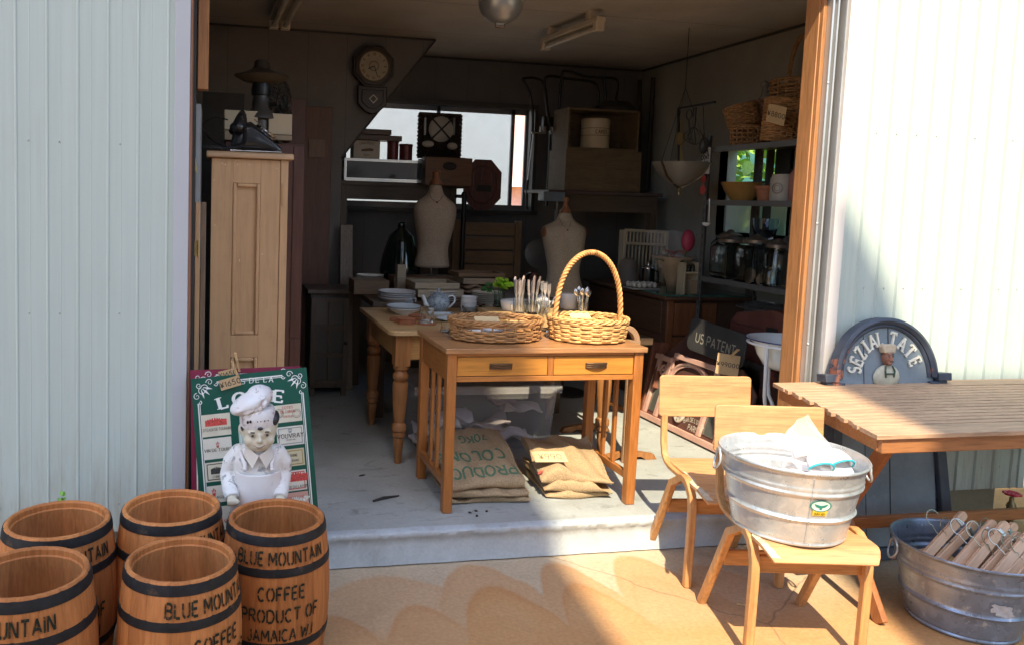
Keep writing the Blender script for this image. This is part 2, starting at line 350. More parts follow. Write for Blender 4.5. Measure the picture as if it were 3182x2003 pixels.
# ================================================================= setting
def noise_v(N, L, v, sc):
    n = N.new('ShaderNodeTexNoise'); n.inputs['Scale'].default_value = sc; n.inputs['Detail'].default_value = 6; L.new(v, n.inputs['Vector']); return n.outputs['Color']
def ground_mat():
    m, N, L, b = mat('stained_concrete'); t = N.new('ShaderNodeTexCoord'); v = t.outputs['Object']
    sp = N.new('ShaderNodeSeparateXYZ'); L.new(v, sp.inputs[0]); x, y = sp.outputs[0], sp.outputs[1]
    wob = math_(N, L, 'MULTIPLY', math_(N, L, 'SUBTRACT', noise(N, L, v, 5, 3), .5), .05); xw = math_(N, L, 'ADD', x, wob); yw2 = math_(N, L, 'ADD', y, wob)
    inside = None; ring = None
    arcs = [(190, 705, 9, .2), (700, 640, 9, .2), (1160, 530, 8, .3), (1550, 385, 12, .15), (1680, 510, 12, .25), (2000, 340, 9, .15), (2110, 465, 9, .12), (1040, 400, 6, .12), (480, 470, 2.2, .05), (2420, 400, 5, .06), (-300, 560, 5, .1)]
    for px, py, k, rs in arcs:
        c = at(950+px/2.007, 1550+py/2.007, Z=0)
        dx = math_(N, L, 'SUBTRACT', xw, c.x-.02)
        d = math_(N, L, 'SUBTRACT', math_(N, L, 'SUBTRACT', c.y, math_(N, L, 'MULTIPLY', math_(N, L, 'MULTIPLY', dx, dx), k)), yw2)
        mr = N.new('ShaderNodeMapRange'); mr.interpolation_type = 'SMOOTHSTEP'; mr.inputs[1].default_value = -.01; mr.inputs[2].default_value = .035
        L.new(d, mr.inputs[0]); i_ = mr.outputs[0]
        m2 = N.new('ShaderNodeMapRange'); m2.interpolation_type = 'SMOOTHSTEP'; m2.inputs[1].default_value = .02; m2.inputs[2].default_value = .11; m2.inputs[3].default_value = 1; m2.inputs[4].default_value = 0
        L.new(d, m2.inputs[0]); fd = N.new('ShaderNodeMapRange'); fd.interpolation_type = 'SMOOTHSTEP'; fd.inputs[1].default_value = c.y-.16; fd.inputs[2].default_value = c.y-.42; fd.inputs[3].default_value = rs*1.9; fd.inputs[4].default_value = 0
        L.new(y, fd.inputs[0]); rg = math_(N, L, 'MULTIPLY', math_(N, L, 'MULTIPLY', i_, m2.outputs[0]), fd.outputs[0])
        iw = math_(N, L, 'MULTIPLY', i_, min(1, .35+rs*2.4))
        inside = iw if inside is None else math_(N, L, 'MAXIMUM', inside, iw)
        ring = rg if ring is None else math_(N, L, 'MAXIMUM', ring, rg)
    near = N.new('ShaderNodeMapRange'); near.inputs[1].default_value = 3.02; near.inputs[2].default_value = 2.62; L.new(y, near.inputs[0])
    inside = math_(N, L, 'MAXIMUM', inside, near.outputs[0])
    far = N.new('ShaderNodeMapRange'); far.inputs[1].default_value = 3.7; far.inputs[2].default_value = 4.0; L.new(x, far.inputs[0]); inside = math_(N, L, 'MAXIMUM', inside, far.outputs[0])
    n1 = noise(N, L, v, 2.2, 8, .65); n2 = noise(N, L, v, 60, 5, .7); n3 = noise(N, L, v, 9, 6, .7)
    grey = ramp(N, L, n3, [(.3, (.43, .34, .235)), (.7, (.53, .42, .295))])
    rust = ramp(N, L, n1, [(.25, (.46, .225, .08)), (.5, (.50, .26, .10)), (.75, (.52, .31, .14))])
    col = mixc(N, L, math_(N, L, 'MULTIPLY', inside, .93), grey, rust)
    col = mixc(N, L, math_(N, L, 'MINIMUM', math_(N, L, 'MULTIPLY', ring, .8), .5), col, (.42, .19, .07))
    col = mixc(N, L, ramp(N, L, n3, [(.55, (0, 0, 0)), (.75, (.35,)*3)]), col, (.36, .22, .1))
    col = mixc(N, L, .4, col, ramp(N, L, n2, [(.3, (.3,)*3), (.7, (.7,)*3)]), 'OVERLAY')
    n5 = noise(N, L, v, 210, 3, .6); col = mixc(N, L, ramp(N, L, n5, [(.66, (0, 0, 0)), (.72, (.55,)*3)]), col, (.20, .15, .10))
    vo = N.new('ShaderNodeTexVoronoi'); vo.feature = 'DISTANCE_TO_EDGE'; vo.inputs['Scale'].default_value = .55; L.new(mixc(N, L, .09, v, noise_v(N, L, v, 6)), vo.inputs['Vector'])
    cr = N.new('ShaderNodeMapRange'); cr.inputs[1].default_value = .0; cr.inputs[2].default_value = .0035; cr.inputs[3].default_value = .6; cr.inputs[4].default_value = 0; L.new(vo.outputs['Distance'], cr.inputs[0]); col = mixc(N, L, cr.outputs[0], col, (.14, .10, .07))
    L.new(col, b.inputs['Base Color']); b.inputs['Roughness'].default_value = .85; bump(N, L, b, n2, .4, .005)
    return m
def slab_mat(name, c, stain=(.1, .1, .095), st=.55):
    m, N, L, b = mat(name); v = coords(N, L, (1, 1, 1)); vx = coords(N, L, (.9, 1.5, 1))
    n1 = noise(N, L, vx, 2.2, 8, .62, .6); n2 = noise(N, L, v, 70, 5, .7); n3 = noise(N, L, vx, 5, 7, .7, 1.2)
    col = ramp(N, L, n1, [(.25, mul(c, .78)), (.5, c), (.78, mul(c, 1.15))])
    col = mixc(N, L, ramp(N, L, n3, [(st, (0, 0, 0)), (st+.16, (.85,)*3)]), col, stain)
    col = mixc(N, L, .3, col, ramp(N, L, n2, [(.3, (.35,)*3), (.7, (.65,)*3)]), 'OVERLAY')
    L.new(col, b.inputs['Base Color']); L.new(ramp(N, L, n1, [(.3, (.45,)*3), (.7, (.8,)*3)]), b.inputs['Roughness']); bump(N, L, b, n2, .2, .003); return m
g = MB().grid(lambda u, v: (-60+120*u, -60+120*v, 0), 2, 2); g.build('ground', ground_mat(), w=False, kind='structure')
SLABM = slab_mat('floor_concrete', (.36, .39, .39), (.15, .15, .13), .56); RISER = slab_mat('step_render', (.43, .48, .52), (.26, .28, .29), .6)
s = MB().bx(-.6, 3.9, 3.345, 7.0, .004, SZ); s.build('shop_floor', SLABM, w=False, kind='structure', bev=.004)
# step front with a worn, crumbled lip
random.seed(3)
def lip(u, v):
    x = -.09+2.87*u; k = v*9
    pr = [(3.3445, .006), (3.318, .006), (3.324, .05), (3.327, .09), (3.326, .118), (3.319, .126), (3.316, .146), (3.322, SZ+.003), (3.37, SZ+.003), (3.372, SZ-.01)]
    y, z = pr[min(9, int(round(k)))]
    j = .0035*sin(x*23)+.002*sin(x*71+1); return (x, y+(j+random.uniform(-.002, .002) if 4 <= round(k) <= 7 else j*.4), z+(random.uniform(-.0012, .0006) if 5 <= round(k) <= 8 else 0))
MB().grid(lip, 220, 10).build('shop_step', RISER, w=False, kind='structure', smooth=50)
# building -----------------------------------------------------------
def siding_mat():
    m, N, L, b = mat('siding_paint'); v = coords(N, L, (30, 30, .8)); n = noise(N, L, v, 1.5, 5, .6); n2 = noise(N, L, coords(N, L, (1, 1, 1)), 3, 6, .65)
    col = ramp(N, L, n, [(.3, (.475, .56, .535)), (.7, (.51, .595, .565))]); col = mixc(N, L, ramp(N, L, n2, [(.5, (0, 0, 0)), (.8, (.3,)*3)]), col, (.45, .49, .45))
    sp = N.new('ShaderNodeSeparateXYZ'); tg = N.new('ShaderNodeTexCoord'); gz = N.new('ShaderNodeNewGeometry'); L.new(gz.outputs['Position'], sp.inputs[0]); mr = N.new('ShaderNodeMapRange'); mr.inputs[1].default_value = .75; mr.inputs[2].default_value = .24; L.new(sp.outputs[2], mr.inputs[0])
    n6 = noise(N, L, coords(N, L, (9, 9, 1.2)), 3, 7, .7); col = mixc(N, L, math_(N, L, 'MULTIPLY', mr.outputs[0], ramp(N, L, n6, [(.42, (0, 0, 0)), (.7, (.7,)*3)])), col, (.33, .30, .23))
    n7 = noise(N, L, coords(N, L, (30, 30, .5)), 2, 5, .7); col = mixc(N, L, ramp(N, L, n7, [(.60, (0, 0, 0)), (.72, (.3,)*3)]), col, (.36, .36, .31))
    L.new(col, b.inputs['Base Color']); b.inputs['Roughness'].default_value = .42; b.inputs['Specular IOR Level'].default_value = .35; return m
SIDE = siding_mat()
B = T('shop_building', 'white ribbed metal sided shed shop with wide open front and dim panelled interior', 'building', (1.3, 3.3, 0))
def siding(x0, x1, z0, z1, ph, pitch=.111, y=3.28, gd=.004):
    pf = [(0, .012), (.006, .012), (.010, gd), (.014, gd), (.017, .011), (.0175, .013), (.058, .013), (.060, .011), (.062, .013), (.105, .013), (.111, .012)]
    pts = []; k = math.floor((x0-ph)/pitch); x = ph+k*pitch
    while x < x1:
        for a, d in pf[:-1]:
            q = x+a*pitch/.111
            if x0 <= q <= x1: pts.append((q, d))
        x += pitch
    pts = [(x0, .012)]+pts+[(x1, .012)]; n = len(pts)
    mb = MB(); vs = [(a, y-.006+d*.5, z) for z in (z0, z1) for a, d in pts]
    mb.add(vs, [(i, i+1, n+i+1, n+i) for i in range(n-1)])
    mb.bx(x0, x1, y+.002, y+.05, z0+.003, z1)     # back of the sheet
    return mb
def screws(mb, x0, x1, ph, zs, pitch=.111, off=.5):
    x = ph+pitch*math.ceil((x0-ph)/pitch)
    while x < x1:
        for z in zs: mb.ball((x+pitch*off*random.choice((1, 1, .95)), 3.279, z), (.0035, .003, .0035), 6, 4)
        x += pitch*random.choice((1, 2))
siding(-3.2, -.153, .236, 3.4, -.746, gd=.006).build('front_wall', SIDE, B, smooth=20)
siding(2.893, 4.04, .236, 3.4, 2.984, gd=-.010).build('front_wall', SIDE, B, smooth=20)
sc = MB(); random.seed(5); screws(sc, -1.6, -.2, -.746, (.35, 1.12, 1.78)); screws(sc, 2.95, 4.0, 2.984, (.35, 1.25, 1.98)); sc.build('siding_screws', plain('screw_grey', (.42, .43, .42), .5, .3), B, smooth=40)
MB().bx(4.04, 4.075, 3.27, 3.48, .236, 3.4).build('corner_trim', SIDE, B)
TRIM = plain('lavender_trim', (.47, .50, .54), .4, 0, .05, 2); ALU = plain('aluminium_rail', (.55, .56, .57), .35, .6, .08, 4)
MB().bx(-.153, -.096, 3.262, 3.45, .02, 3.4).build('door_trim', TRIM, B, bev=.002)
MB().bx(-.0955, -.088, 3.27, 3.43, .152, 3.4).build('rust_strip', plain('rust_edge', (.32, .16, .1), .7), B)
MB().bx(2.836, 2.893, 3.262, 3.33, .236, 3.4).build('door_trim', plain('warm_trim', (.66, .64, .63), .4, 0, .05, 2), B, bev=.002)
r_ = MB(); r_.bx(2.772, 2.781, 3.30, 3.45, .152, 3.4); r_.bx(2.781, 2.80, 3.322, 3.45, .152, 3.4); r_.bx(2.80, 2.808, 3.30, 3.45, .152, 3.4); r_.bx(2.8255, 2.8355, 3.275, 3.45, .152, 3.4); r_.bx(2.808, 2.8255, 3.36, 3.45, .152, 3.4)
r_.build('door_rail', ALU, B)
rs = MB()
for z in (2.2, 1.55, .98): rs.ball((2.776, 3.298, z), (.005, .004, .005), 8, 5)
rs.build('rail_screws', plain('zinc', (.8, .8, .8), .3, .8), B, smooth=40)
CEDAR = wood('cedar_post', (.43, .20, .08), 'Z', .7, .5, .7)
p_ = MB(); p_.bx(2.752, 2.7715, 3.332, 3.45, SZ+.002, 3.0); p_.bx(2.746, 2.7515, 3.352, 3.44, SZ+.003, 3.0)
p_.build('door_post', CEDAR, B, bev=.003)
# inner left jamb: dark reveal, cedar end of the lintel post, grey panel
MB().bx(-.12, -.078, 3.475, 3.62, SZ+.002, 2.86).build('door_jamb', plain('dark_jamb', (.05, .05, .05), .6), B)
a0 = at(618, 0, Y=3.5); a1 = at(606, 276, Y=3.5)
MB().bx(-.072, -.028, 3.5, 3.56, a1.z, 2.86).build('hanging_post', CEDAR, B, bev=.002)
MB().bx(-.0775, -.058, 3.56, 3.9, 1.25, 1.98).build('grey_panel', plain('grey_panel', (.32, .36, .38), .35), B)
# foundations, header and canopy
FND = slab_mat('foundation_concrete', (.25, .235, .18), (.2, .17, .12), .56)
MB().bx(-3.2, -.097, 3.34, 3.5, .002, .25).build('foundation', FND, B); MB().bx(2.785, 3.985, 3.34, 3.455, .002, .25).build('foundation', FND, B); MB().bx(3.905, 3.985, 3.4555, 7.25, .002, .25).build('foundation', FND, B)
MB().bx(-.15, 2.89, 3.30, 3.45, 2.78, 3.4).build('header_wall', SIDE, B)
MB().bx(-.2, 2.86, 3.08, 3.298, 2.88, 3.02).build('door_canopy', TRIM, B, bev=.004)
MB().bx(-3.3, 4.2, 3.12, 7.4, 3.42, 3.52).build('roof', plain('roof_metal', (.3, .32, .35), .5, .3), B)
# interior shell
def panel_mat(name, c, ax, pitch):
    m, N, L, b = mat(name); v = coords(N, L, (1, 1, 1)); sp = N.new('ShaderNodeSeparateXYZ'); L.new(v, sp.inputs[0]); a = sp.outputs['XYZ'.index(ax)]
    fr = math_(N, L, 'FRACT', math_(N, L, 'DIVIDE', a, pitch)); ln = math_(N, L, 'LESS_THAN', fr, .012)
    n = noise(N, L, v, 2.5, 6, .6); n2 = noise(N, L, v, 90, 3)
    col = ramp(N, L, n, [(.3, mul(c, .82)), (.7, mul(c, 1.12))]); col = mixc(N, L, .2, col, ramp(N, L, n2, [(.3, mul(c, .7)), (.7, mul(c, 1.25))]))
    col = mixc(N, L, math_(N, L, 'MULTIPLY', ln, .6), col, mul(c, .3)); L.new(col, b.inputs['Base Color']); b.inputs['Roughness'].default_value = .7; return m
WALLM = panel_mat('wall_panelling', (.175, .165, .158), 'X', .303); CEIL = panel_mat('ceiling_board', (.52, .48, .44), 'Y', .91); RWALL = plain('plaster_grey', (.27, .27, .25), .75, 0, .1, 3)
MB().bx(-.6, 3.9, 3.45, 7.2, 2.87, 2.95).build('ceiling', CEIL, B)
bw = [at(1203, 319, Y=7), at(1656, 344, Y=7), at(1647, 655, Y=7)]; wx0, wx1, wz0, wz1 = 1.13, 2.845, 1.53, 2.445
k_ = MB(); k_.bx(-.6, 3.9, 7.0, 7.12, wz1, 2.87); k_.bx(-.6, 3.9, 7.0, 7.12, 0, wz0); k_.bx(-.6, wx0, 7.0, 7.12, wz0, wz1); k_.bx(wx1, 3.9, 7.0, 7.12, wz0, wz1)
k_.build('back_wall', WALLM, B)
gy0, gy1, gz0, gz1 = 4.93, 5.70, 1.43, 2.06
k_ = MB(); k_.bx(3.9, 4.03, 3.5, 7.1, gz1, 2.9); k_.bx(3.9, 4.03, 3.5, 7.1, SZ-.1, gz0); k_.bx(3.9, 4.03, 3.5, gy0, gz0, gz1); k_.bx(3.9, 4.03, gy1, 7.1, gz0, gz1)
k_.build('side_wall', RWALL, B)
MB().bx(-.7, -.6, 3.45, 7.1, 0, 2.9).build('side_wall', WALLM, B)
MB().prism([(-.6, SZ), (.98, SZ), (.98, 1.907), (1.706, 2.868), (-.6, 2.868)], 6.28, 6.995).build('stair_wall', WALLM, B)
dk = plain('dark_moulding', (.05, .045, .04), .6)
mo = MB(); mo.bx(-.6, 1.7, 6.262, 6.279, 2.855, 2.868); mo.bx(1.72, 3.89, 6.982, 6.999, 2.853, 2.868); mo.bx(3.882, 3.899, 3.5, 6.98, 2.853, 2.868)
mo.bar((.972, 6.272, 1.907), (1.70, 6.272, 2.862), .012, .012, (0, 1, 0)); mo.build('ceiling_moulding', dk, B)
# back window
WF = plain('window_frame_dark', (.08, .075, .07), .45); 
wf = MB(); wf.bx(wx0, wx1+.03, 6.95, 6.999, wz1, wz1+.045); wf.bx(wx0-.05, wx1+.05, 6.93, 6.998, wz0-.035, wz0); wf.bx(wx1, wx1+.03, 6.96, 6.999, wz0, wz1)
wn = wf.build('window', WF, B)
al = plain('sash_aluminium', (.28, .28, .3), .4, .4)
sa = MB()
for x in (1.96, 2.665, 2.80): sa.bx(x-.016, x+.016, 7.03, 7.055, wz0, wz1)
sa.bx(wx0, 2.80, 7.03, 7.056, wz1-.045, wz1); sa.bx(wx0, wx1, 7.025, 7.057, wz0, wz0+.05); sa.build('sash', al, wn)
MB().bx(wx0, 2.65, 7.06, 7.064, wz0+.05, wz1-.045).build('pane', film('frosted_pane', (.85, .92, 1), .16, .5), wn)
# right window
wf = MB(); 
for y0, y1, z0, z1 in ((gy0-.03, gy1+.03, gz1, gz1+.03), (gy0-.03, gy1+.03, gz0-.03, gz0), (gy0-.03, gy0, gz0, gz1), (gy1, gy1+.03, gz0, gz1), (5.16, 5.185, gz0, gz1), (gy0, gy1, 1.79, 1.815)): wf.bx(3.90, 3.95, y0, y1, z0, z1)
wn = wf.build('window', WF, B)
MB().bx(3.965, 3.969, gy0, gy1, gz0, 1.8).build('pane', film('wired_pane', (.75, .85, .85), .7, .35), wn); MB().bx(3.966, 3.970, gy0, gy1, 1.815, gz1).build('pane', film('green_pane', (.25, .7, .55), .14, .1), wn)
MB().bx(3.955, 3.963, gy0+.002, 5.158, 1.816, gz1-.002).build('pane_blocker', plain('pane_blocker_dark', (.04, .045, .045), .6), wn)  # added dark sheet that blocks the bright near upper pane
# things outside that light, close off or shade the place ------------
def block(name, label, x0, x1, y0, y1, h, c, extra=()):
    t = T(name, label, 'building', ((x0+x1)/2, (y0+y1)/2, 0)); m_ = MB().bx(x0, x1, y0, y1, 0.003, h)
    for e in extra: m_.prism(e, y0, y0+1.2)
    m_.build('wall', plain(name+'_render', c, .8), t); wd = plain('far_window', (.06, .07, .08), .2)
    n = int((h-1)/3)
    for i in range(n):
        for j in range(max(1, int((x1-x0)/1.6))): MB().bx(x0+.4+j*1.6, x0+1.3+j*1.6, y1+.002, y1+.03, .9+i*3, 2.3+i*3).build('window', wd, t)
    return t
sl = SUN.x/SUN.y; yb = -5.2; 
def shx(x, y=3.336): return x+sl*(yb-y)
def shz(z, y=3.28): return z+(y-yb)*(-SUN.z/SUN.y)
kz = -SUN.z/SUN.y
def xe_(z, y=yb-.6): Y_ = y+z/kz; return 1.49+.118*(Y_-2.63)+sl*(y-Y_)
ta_ = T('apartment_block', 'unseen tall pale block added behind the viewer, its sloping end shaped to shade the left side', 'building', (xe_(9)-3, yb-.3, 0))  # unseen occluder, added; its slanted edge is fitted to the left shade line
MB().prism([(xe_(9)-5, .003), (xe_(0), .003), (xe_(17), 17), (xe_(9)-5, 17)], yb-.6, yb).build('wall', plain('apartment_block_render', (.5, .5, .48), .8), ta_)
for i in range(5):
    for j in range(3): MB().bx(xe_(9)-4.4+j*1.35, xe_(9)-3.5+j*1.35, yb+.002, yb+.03, 1+i*3, 2.4+i*3).build('window', plain('far_window', (.06, .07, .08), .2), ta_)
x1_, z1_ = shx(2.845, 3.28), shz(.80)
t2 = block('brick_house', 'unseen lower block added behind the viewer, its stepped top shaped to shade the right wall', x1_, x1_+4.5, yb-4, yb, z1_, (.5, .42, .36))  # second unseen occluder, added; outline and gable drawn from the shade on the wall
MB().prism([(x1_+.005, z1_+.002), (shx(3.235, 3.28), z1_+.002), (shx(3.245, 3.28), shz(1.12)), (shx(3.18, 3.28), shz(1.28)), (shx(2.9, 3.28), shz(1.66)), (x1_+.005, shz(1.74))], yb-1.5, yb-.01).build('shade_gable', plain('brick_house_render', (.5, .42, .36), .8), t2)
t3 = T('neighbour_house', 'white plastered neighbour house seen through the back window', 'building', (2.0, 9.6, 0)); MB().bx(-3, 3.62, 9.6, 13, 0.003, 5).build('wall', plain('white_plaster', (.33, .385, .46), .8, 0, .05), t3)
cp = MB().bx(-3, 3.62, 9.5, 9.598, .05, 1.35); cp.build('plinth', plain('plinth_grey', (.45, .47, .5), .7), t3)
t4 = T('street_house', 'pinkish house at the end of the lane behind the back window', 'building', (6, 19, 0)); MB().bx(3.9, 9, 19, 24, .003, 5.2).build('wall', plain('pink_plaster', (.6, .42, .38), .8), t4)
for z in (1.0, 2.4, 3.8):
    MB().bx(4.3, 5.6, 18.95, 18.999, z, z+.8).build('window', plain('far_window', (.06, .07, .08), .2), t4)
MB().bx(3.85, 9, 18.6, 18.99, 2.0, 2.15).build('balcony', plain('balcony_white', (.75, .75, .75), .7), t4)
# leaves outside the side window, a weed behind the barrels
LEAF = plain('fresh_leaf', (.30, .52, .08), .5, 0, .35, 12)
def leafy(name, label, cat, c, r, n, size, m, stem=None):
    t = T(name, label, cat, c if stem is None else stem); mb = MB(); c = V(c)
    for i in range(n):
        d = V((random.gauss(0, 1), random.gauss(0, 1), random.gauss(0, 1))).normalized(); p = c+V((d.x*r[0], d.y*r[1], d.z*r[2]))*random.uniform(.3, 1)
        leaf(mb, p, (d+V((random.uniform(-.5, .5), random.uniform(-.5, .5), random.uniform(-.8, .3)))), (random.uniform(-1, 1), random.uniform(-1, 1), 1), size*random.uniform(.7, 1.3), size*.7)
    mb.build('foliage', m, t)
    if stem is not None: MB().tube([stem, (V(stem)+c)/2+V((.02, .01, 0)), c], [.03, .024, .012] if r[0] > .2 else [.003, .002, .0015], 7).build('stem', plain('twig', (.2, .14, .07), .8), t)
    return t
leafy('garden_shrub', 'sunlit green shrub pressed against the outside of the side window', 'shrub', (4.95, 6.7, 1.85), (.55, .9, .75), 520, .16, LEAF, (4.95, 6.7, 0))
MB().bx(6.2, 6.35, -1, 12, .003, 3.2).build('garden_fence', plain('teal_fence', (.16, .50, .40), .6), None, 'dark teal garden fence behind the shrub outside', 'fence')
wd_ = at(192, 1545, Y=3.2)
leafy('roadside_weed', 'tiny green weed peeping over the barrel rim by the siding', 'weed', (wd_.x, 3.2, wd_.z), (.012, .012, .008), 9, .022, plain('weed_leaf', (.2, .42, .06), .6), (wd_.x, 3.2, .003))
# ================================================================= coffee barrels
def barrel_mat(name, c, inner=False):
    m, N, L, b = mat(name); t = N.new('ShaderNodeTexCoord'); sp = N.new('ShaderNodeSeparateXYZ'); L.new(t.outputs['Object'], sp.inputs[0])
    an = math_(N, L, 'ARCTAN2', sp.outputs[1], sp.outputs[0]); k = math_(N, L, 'FLOOR', math_(N, L, 'MULTIPLY', math_(N, L, 'ADD', an, pi), 17/(2*pi)))
    oi = N.new('ShaderNodeObjectInfo'); k = math_(N, L, 'ADD', k, math_(N, L, 'MULTIPLY', oi.outputs['Random'], 37)); wn = N.new('ShaderNodeTexWhiteNoise'); wn.noise_dimensions = '1D'; L.new(k, wn.inputs['W'])
    v = coords(N, L, (14, 14, 1.2)); n1 = noise(N, L, v, 2, 6, .65, .8); n2 = noise(N, L, coords(N, L, (40, 40, 2)), 3, 4); n3 = noise(N, L, coords(N, L, (1, 1, .6)), 8, 6, .65)
    col = ramp(N, L, n1, [(.25, mul(c, .72)), (.55, c), (.8, mul(c, 1.25))])
    col = mixc(N, L, 1, col, ramp(N, L, wn.outputs['Value'], [(0, (.62, .55, .5)), (1, (1.0, 1.0, 1.0))]), 'MULTIPLY')
    col = mixc(N, L, .3, col, ramp(N, L, n2, [(.3, mul(c, .5)), (.65, mul(c, 1.2))]))
    col = mixc(N, L, ramp(N, L, n3, [(.56, (0, 0, 0)), (.74, (.6,)*3)]), col, mul(c, .38))
    col = mixc(N, L, 1, col, ramp(N, L, oi.outputs['Random'], [(0, (.78, .74, .70)), (1, (1, 1, 1))]), 'MULTIPLY')
    L.new(col, b.inputs['Base Color']); b.inputs['Roughness'].default_value = .62 if not inner else .75; b.inputs['Specular IOR Level'].default_value = .3; bump(N, L, b, n2, .35, .003); return m
BST = barrel_mat('barrel_stave', (.70, .27, .085)); BIN = barrel_mat('barrel_inside', (.74, .33, .12), True)
HOOP = plain('black_hoop', (.018, .017, .018), .6, .2, .4, 30, .3, .4, (.085, .05, .03), 24, .58, .7); INK = plain('stencil_ink', (.025, .028, .018), .8, 0, .3, 40, 0, .2, (.30, .12, .035), 90, .56, .62)
def rr(z): return .165+.024*(1-((z-.25)/.25)**2)
def stave(a, z): 
    f = (a*17/(2*pi)+.5) % 1; f = min(f, 1-f)*2
    return 1-.013*max(0, 1-f*9)-.002*(1-f)
BG = 'stencilled coffee barrels in front of the wall'
def make_barrel(label):
    t = T('coffee_barrel', label, 'barrel', group=BG); o = MB(); zs = [i*.5/14 for i in range(15)]
    prof = [(rr(z)-.0, z) for z in zs]; prof[-1] = (.165, .494); prof += [(.161, .4995), (.153, .4995), (.149, .494), (.149, .478), (.145, .474)]
    o.lathe(prof, seg=136, fn=stave); a = len(o.v); o.m = 1
    o.lathe([(.145, .474)]+[(rr(z)-.022, z) for z in zs[12:1:-2]]+[(.15, .06), (.001, .06)], seg=136, fn=stave); o.m = 0; o.lathe([(.165, 0), (.15, .0), (.15, .02), (.001, .02)], seg=34)
    o.build('staves', [BST, BIN], t, w=False, smooth=28)
    for z0, z1 in ((.462, .493), (.362, .390), (.110, .138), (.006, .04)):
        h = MB(); wob = random.uniform(0, 6)
        h.lathe([(rr(z0)-.004, z0), (rr(z0)+.0015, z0+.0005), (rr((z0+z1)/2)+.0026, (z0+z1)/2), (rr(z1)+.0015, z1-.0005), (rr(z1)-.004, z1)], seg=72, fn=lambda a, z: 1+.0012*sin(5*a+wob))
        for i in range(12):
            h.ball((cos(.55+i*.02)*(rr(z1)+.002), sin(.55+i*.02)*(rr(z1)+.002), z0+(z1-z0)*random.random()), (.003, .003, .002), 6, 4) if i in (2, 7) else None
        h.build('hoop', HOOP, t, w=False, smooth=35)
    l = MB()
    def cyl(z0, du=0):
        def f(u, v, h):
            z = z0+v; a = -pi/2+(u+du)/.182; r = (rr(z)+h+.0012)*stave(a, z)+.0012; return (r*cos(a), r*sin(a), z)
        return f
    kw = dict(wt=.2, gap=.30, sten=.11, sub=.12)
    text(l, 'BLUE MOUNTAIN', cyl(.404), .041, xs=.66, **kw); text(l, 'COFFEE', cyl(.288), .042, xs=.66, **kw)
    text(l, 'PRODUCT OF', cyl(.215), .042, xs=.66, **kw); text(l, 'JAMAICA W.I', cyl(.148), .040, xs=.62, **kw)
    l.build('stencil_lettering', INK, t, w=False)
    return t
bl = [(-.489, 2.729, .1668, 17, 'brown coffee barrel at the back, nearest the far left edge beside the siding'), (-.128, 2.796, .1669, 34, 'brown coffee barrel in front of the chef statue\'s left board edge, back row middle'),
      (-.083, 2.454, .1632, 38, 'front row coffee barrel with BLUE MOUNTAIN running round to its right side'), (.23, 2.721, .1645, 2, 'coffee barrel right under the chef statue with BLUE MOUNTAIN COFFEE facing the viewer'),
      (-.495, 2.313, .1687, -16, 'front coffee barrel cut by the left edge of the photo, only OUNTAIN readable')]
b0 = make_barrel(bl[0][4])
for i, (x, y, r, a, lab) in enumerate(bl):
    o = b0 if i == 0 else dup(b0, (0, 0, 0), 0, lab); k = r/.165
    o.location = (x*k, y*k, .003); o.rotation_euler = (0, 0, rad(a)); o.scale = (k, k, k)
# ================================================================= poster boards
def board(name, label, TL, roll, lean, wdt, hgt, c):
    u = V((cos(rad(roll)), 0, sin(rad(roll)))); v = V((-sin(rad(roll)), sin(rad(lean)), cos(rad(roll)))).normalized(); u = (u-v*u.dot(v)).normalized(); n = u.cross(v)
    o = TL-v*hgt; t = T(name, label, 'poster board', o+u*wdt/2)
    f = lambda a, b, h: o+u*a*wdt+v*(hgt-b*hgt)+n*h      # a right, b down, 0..1
    mb = MB(); mb.add([f(a, b, h) for h in (-.006, 0) for a, b in ((0, 0), (1, 0), (1, 1), (0, 1))], [(0, 1, 2, 3), (4, 5, 6, 7), (0, 1, 5, 4), (1, 2, 6, 5), (2, 3, 7, 6), (3, 0, 4, 7)])
    mb.build('panel', plain('burgundy_paint' if c[0] > .1 else 'bottle_green_paint', c, .35, 0, .12, 5, 0, .5, mul(c, 1.8), 14, .66, .72), t)
    return t, (lambda x, y, h=0: o+u*x+v*(hgt-y)+n*h), o, u, v, n
WHT = plain('poster_white', (.78, .8, .78), .45, 0, .06)
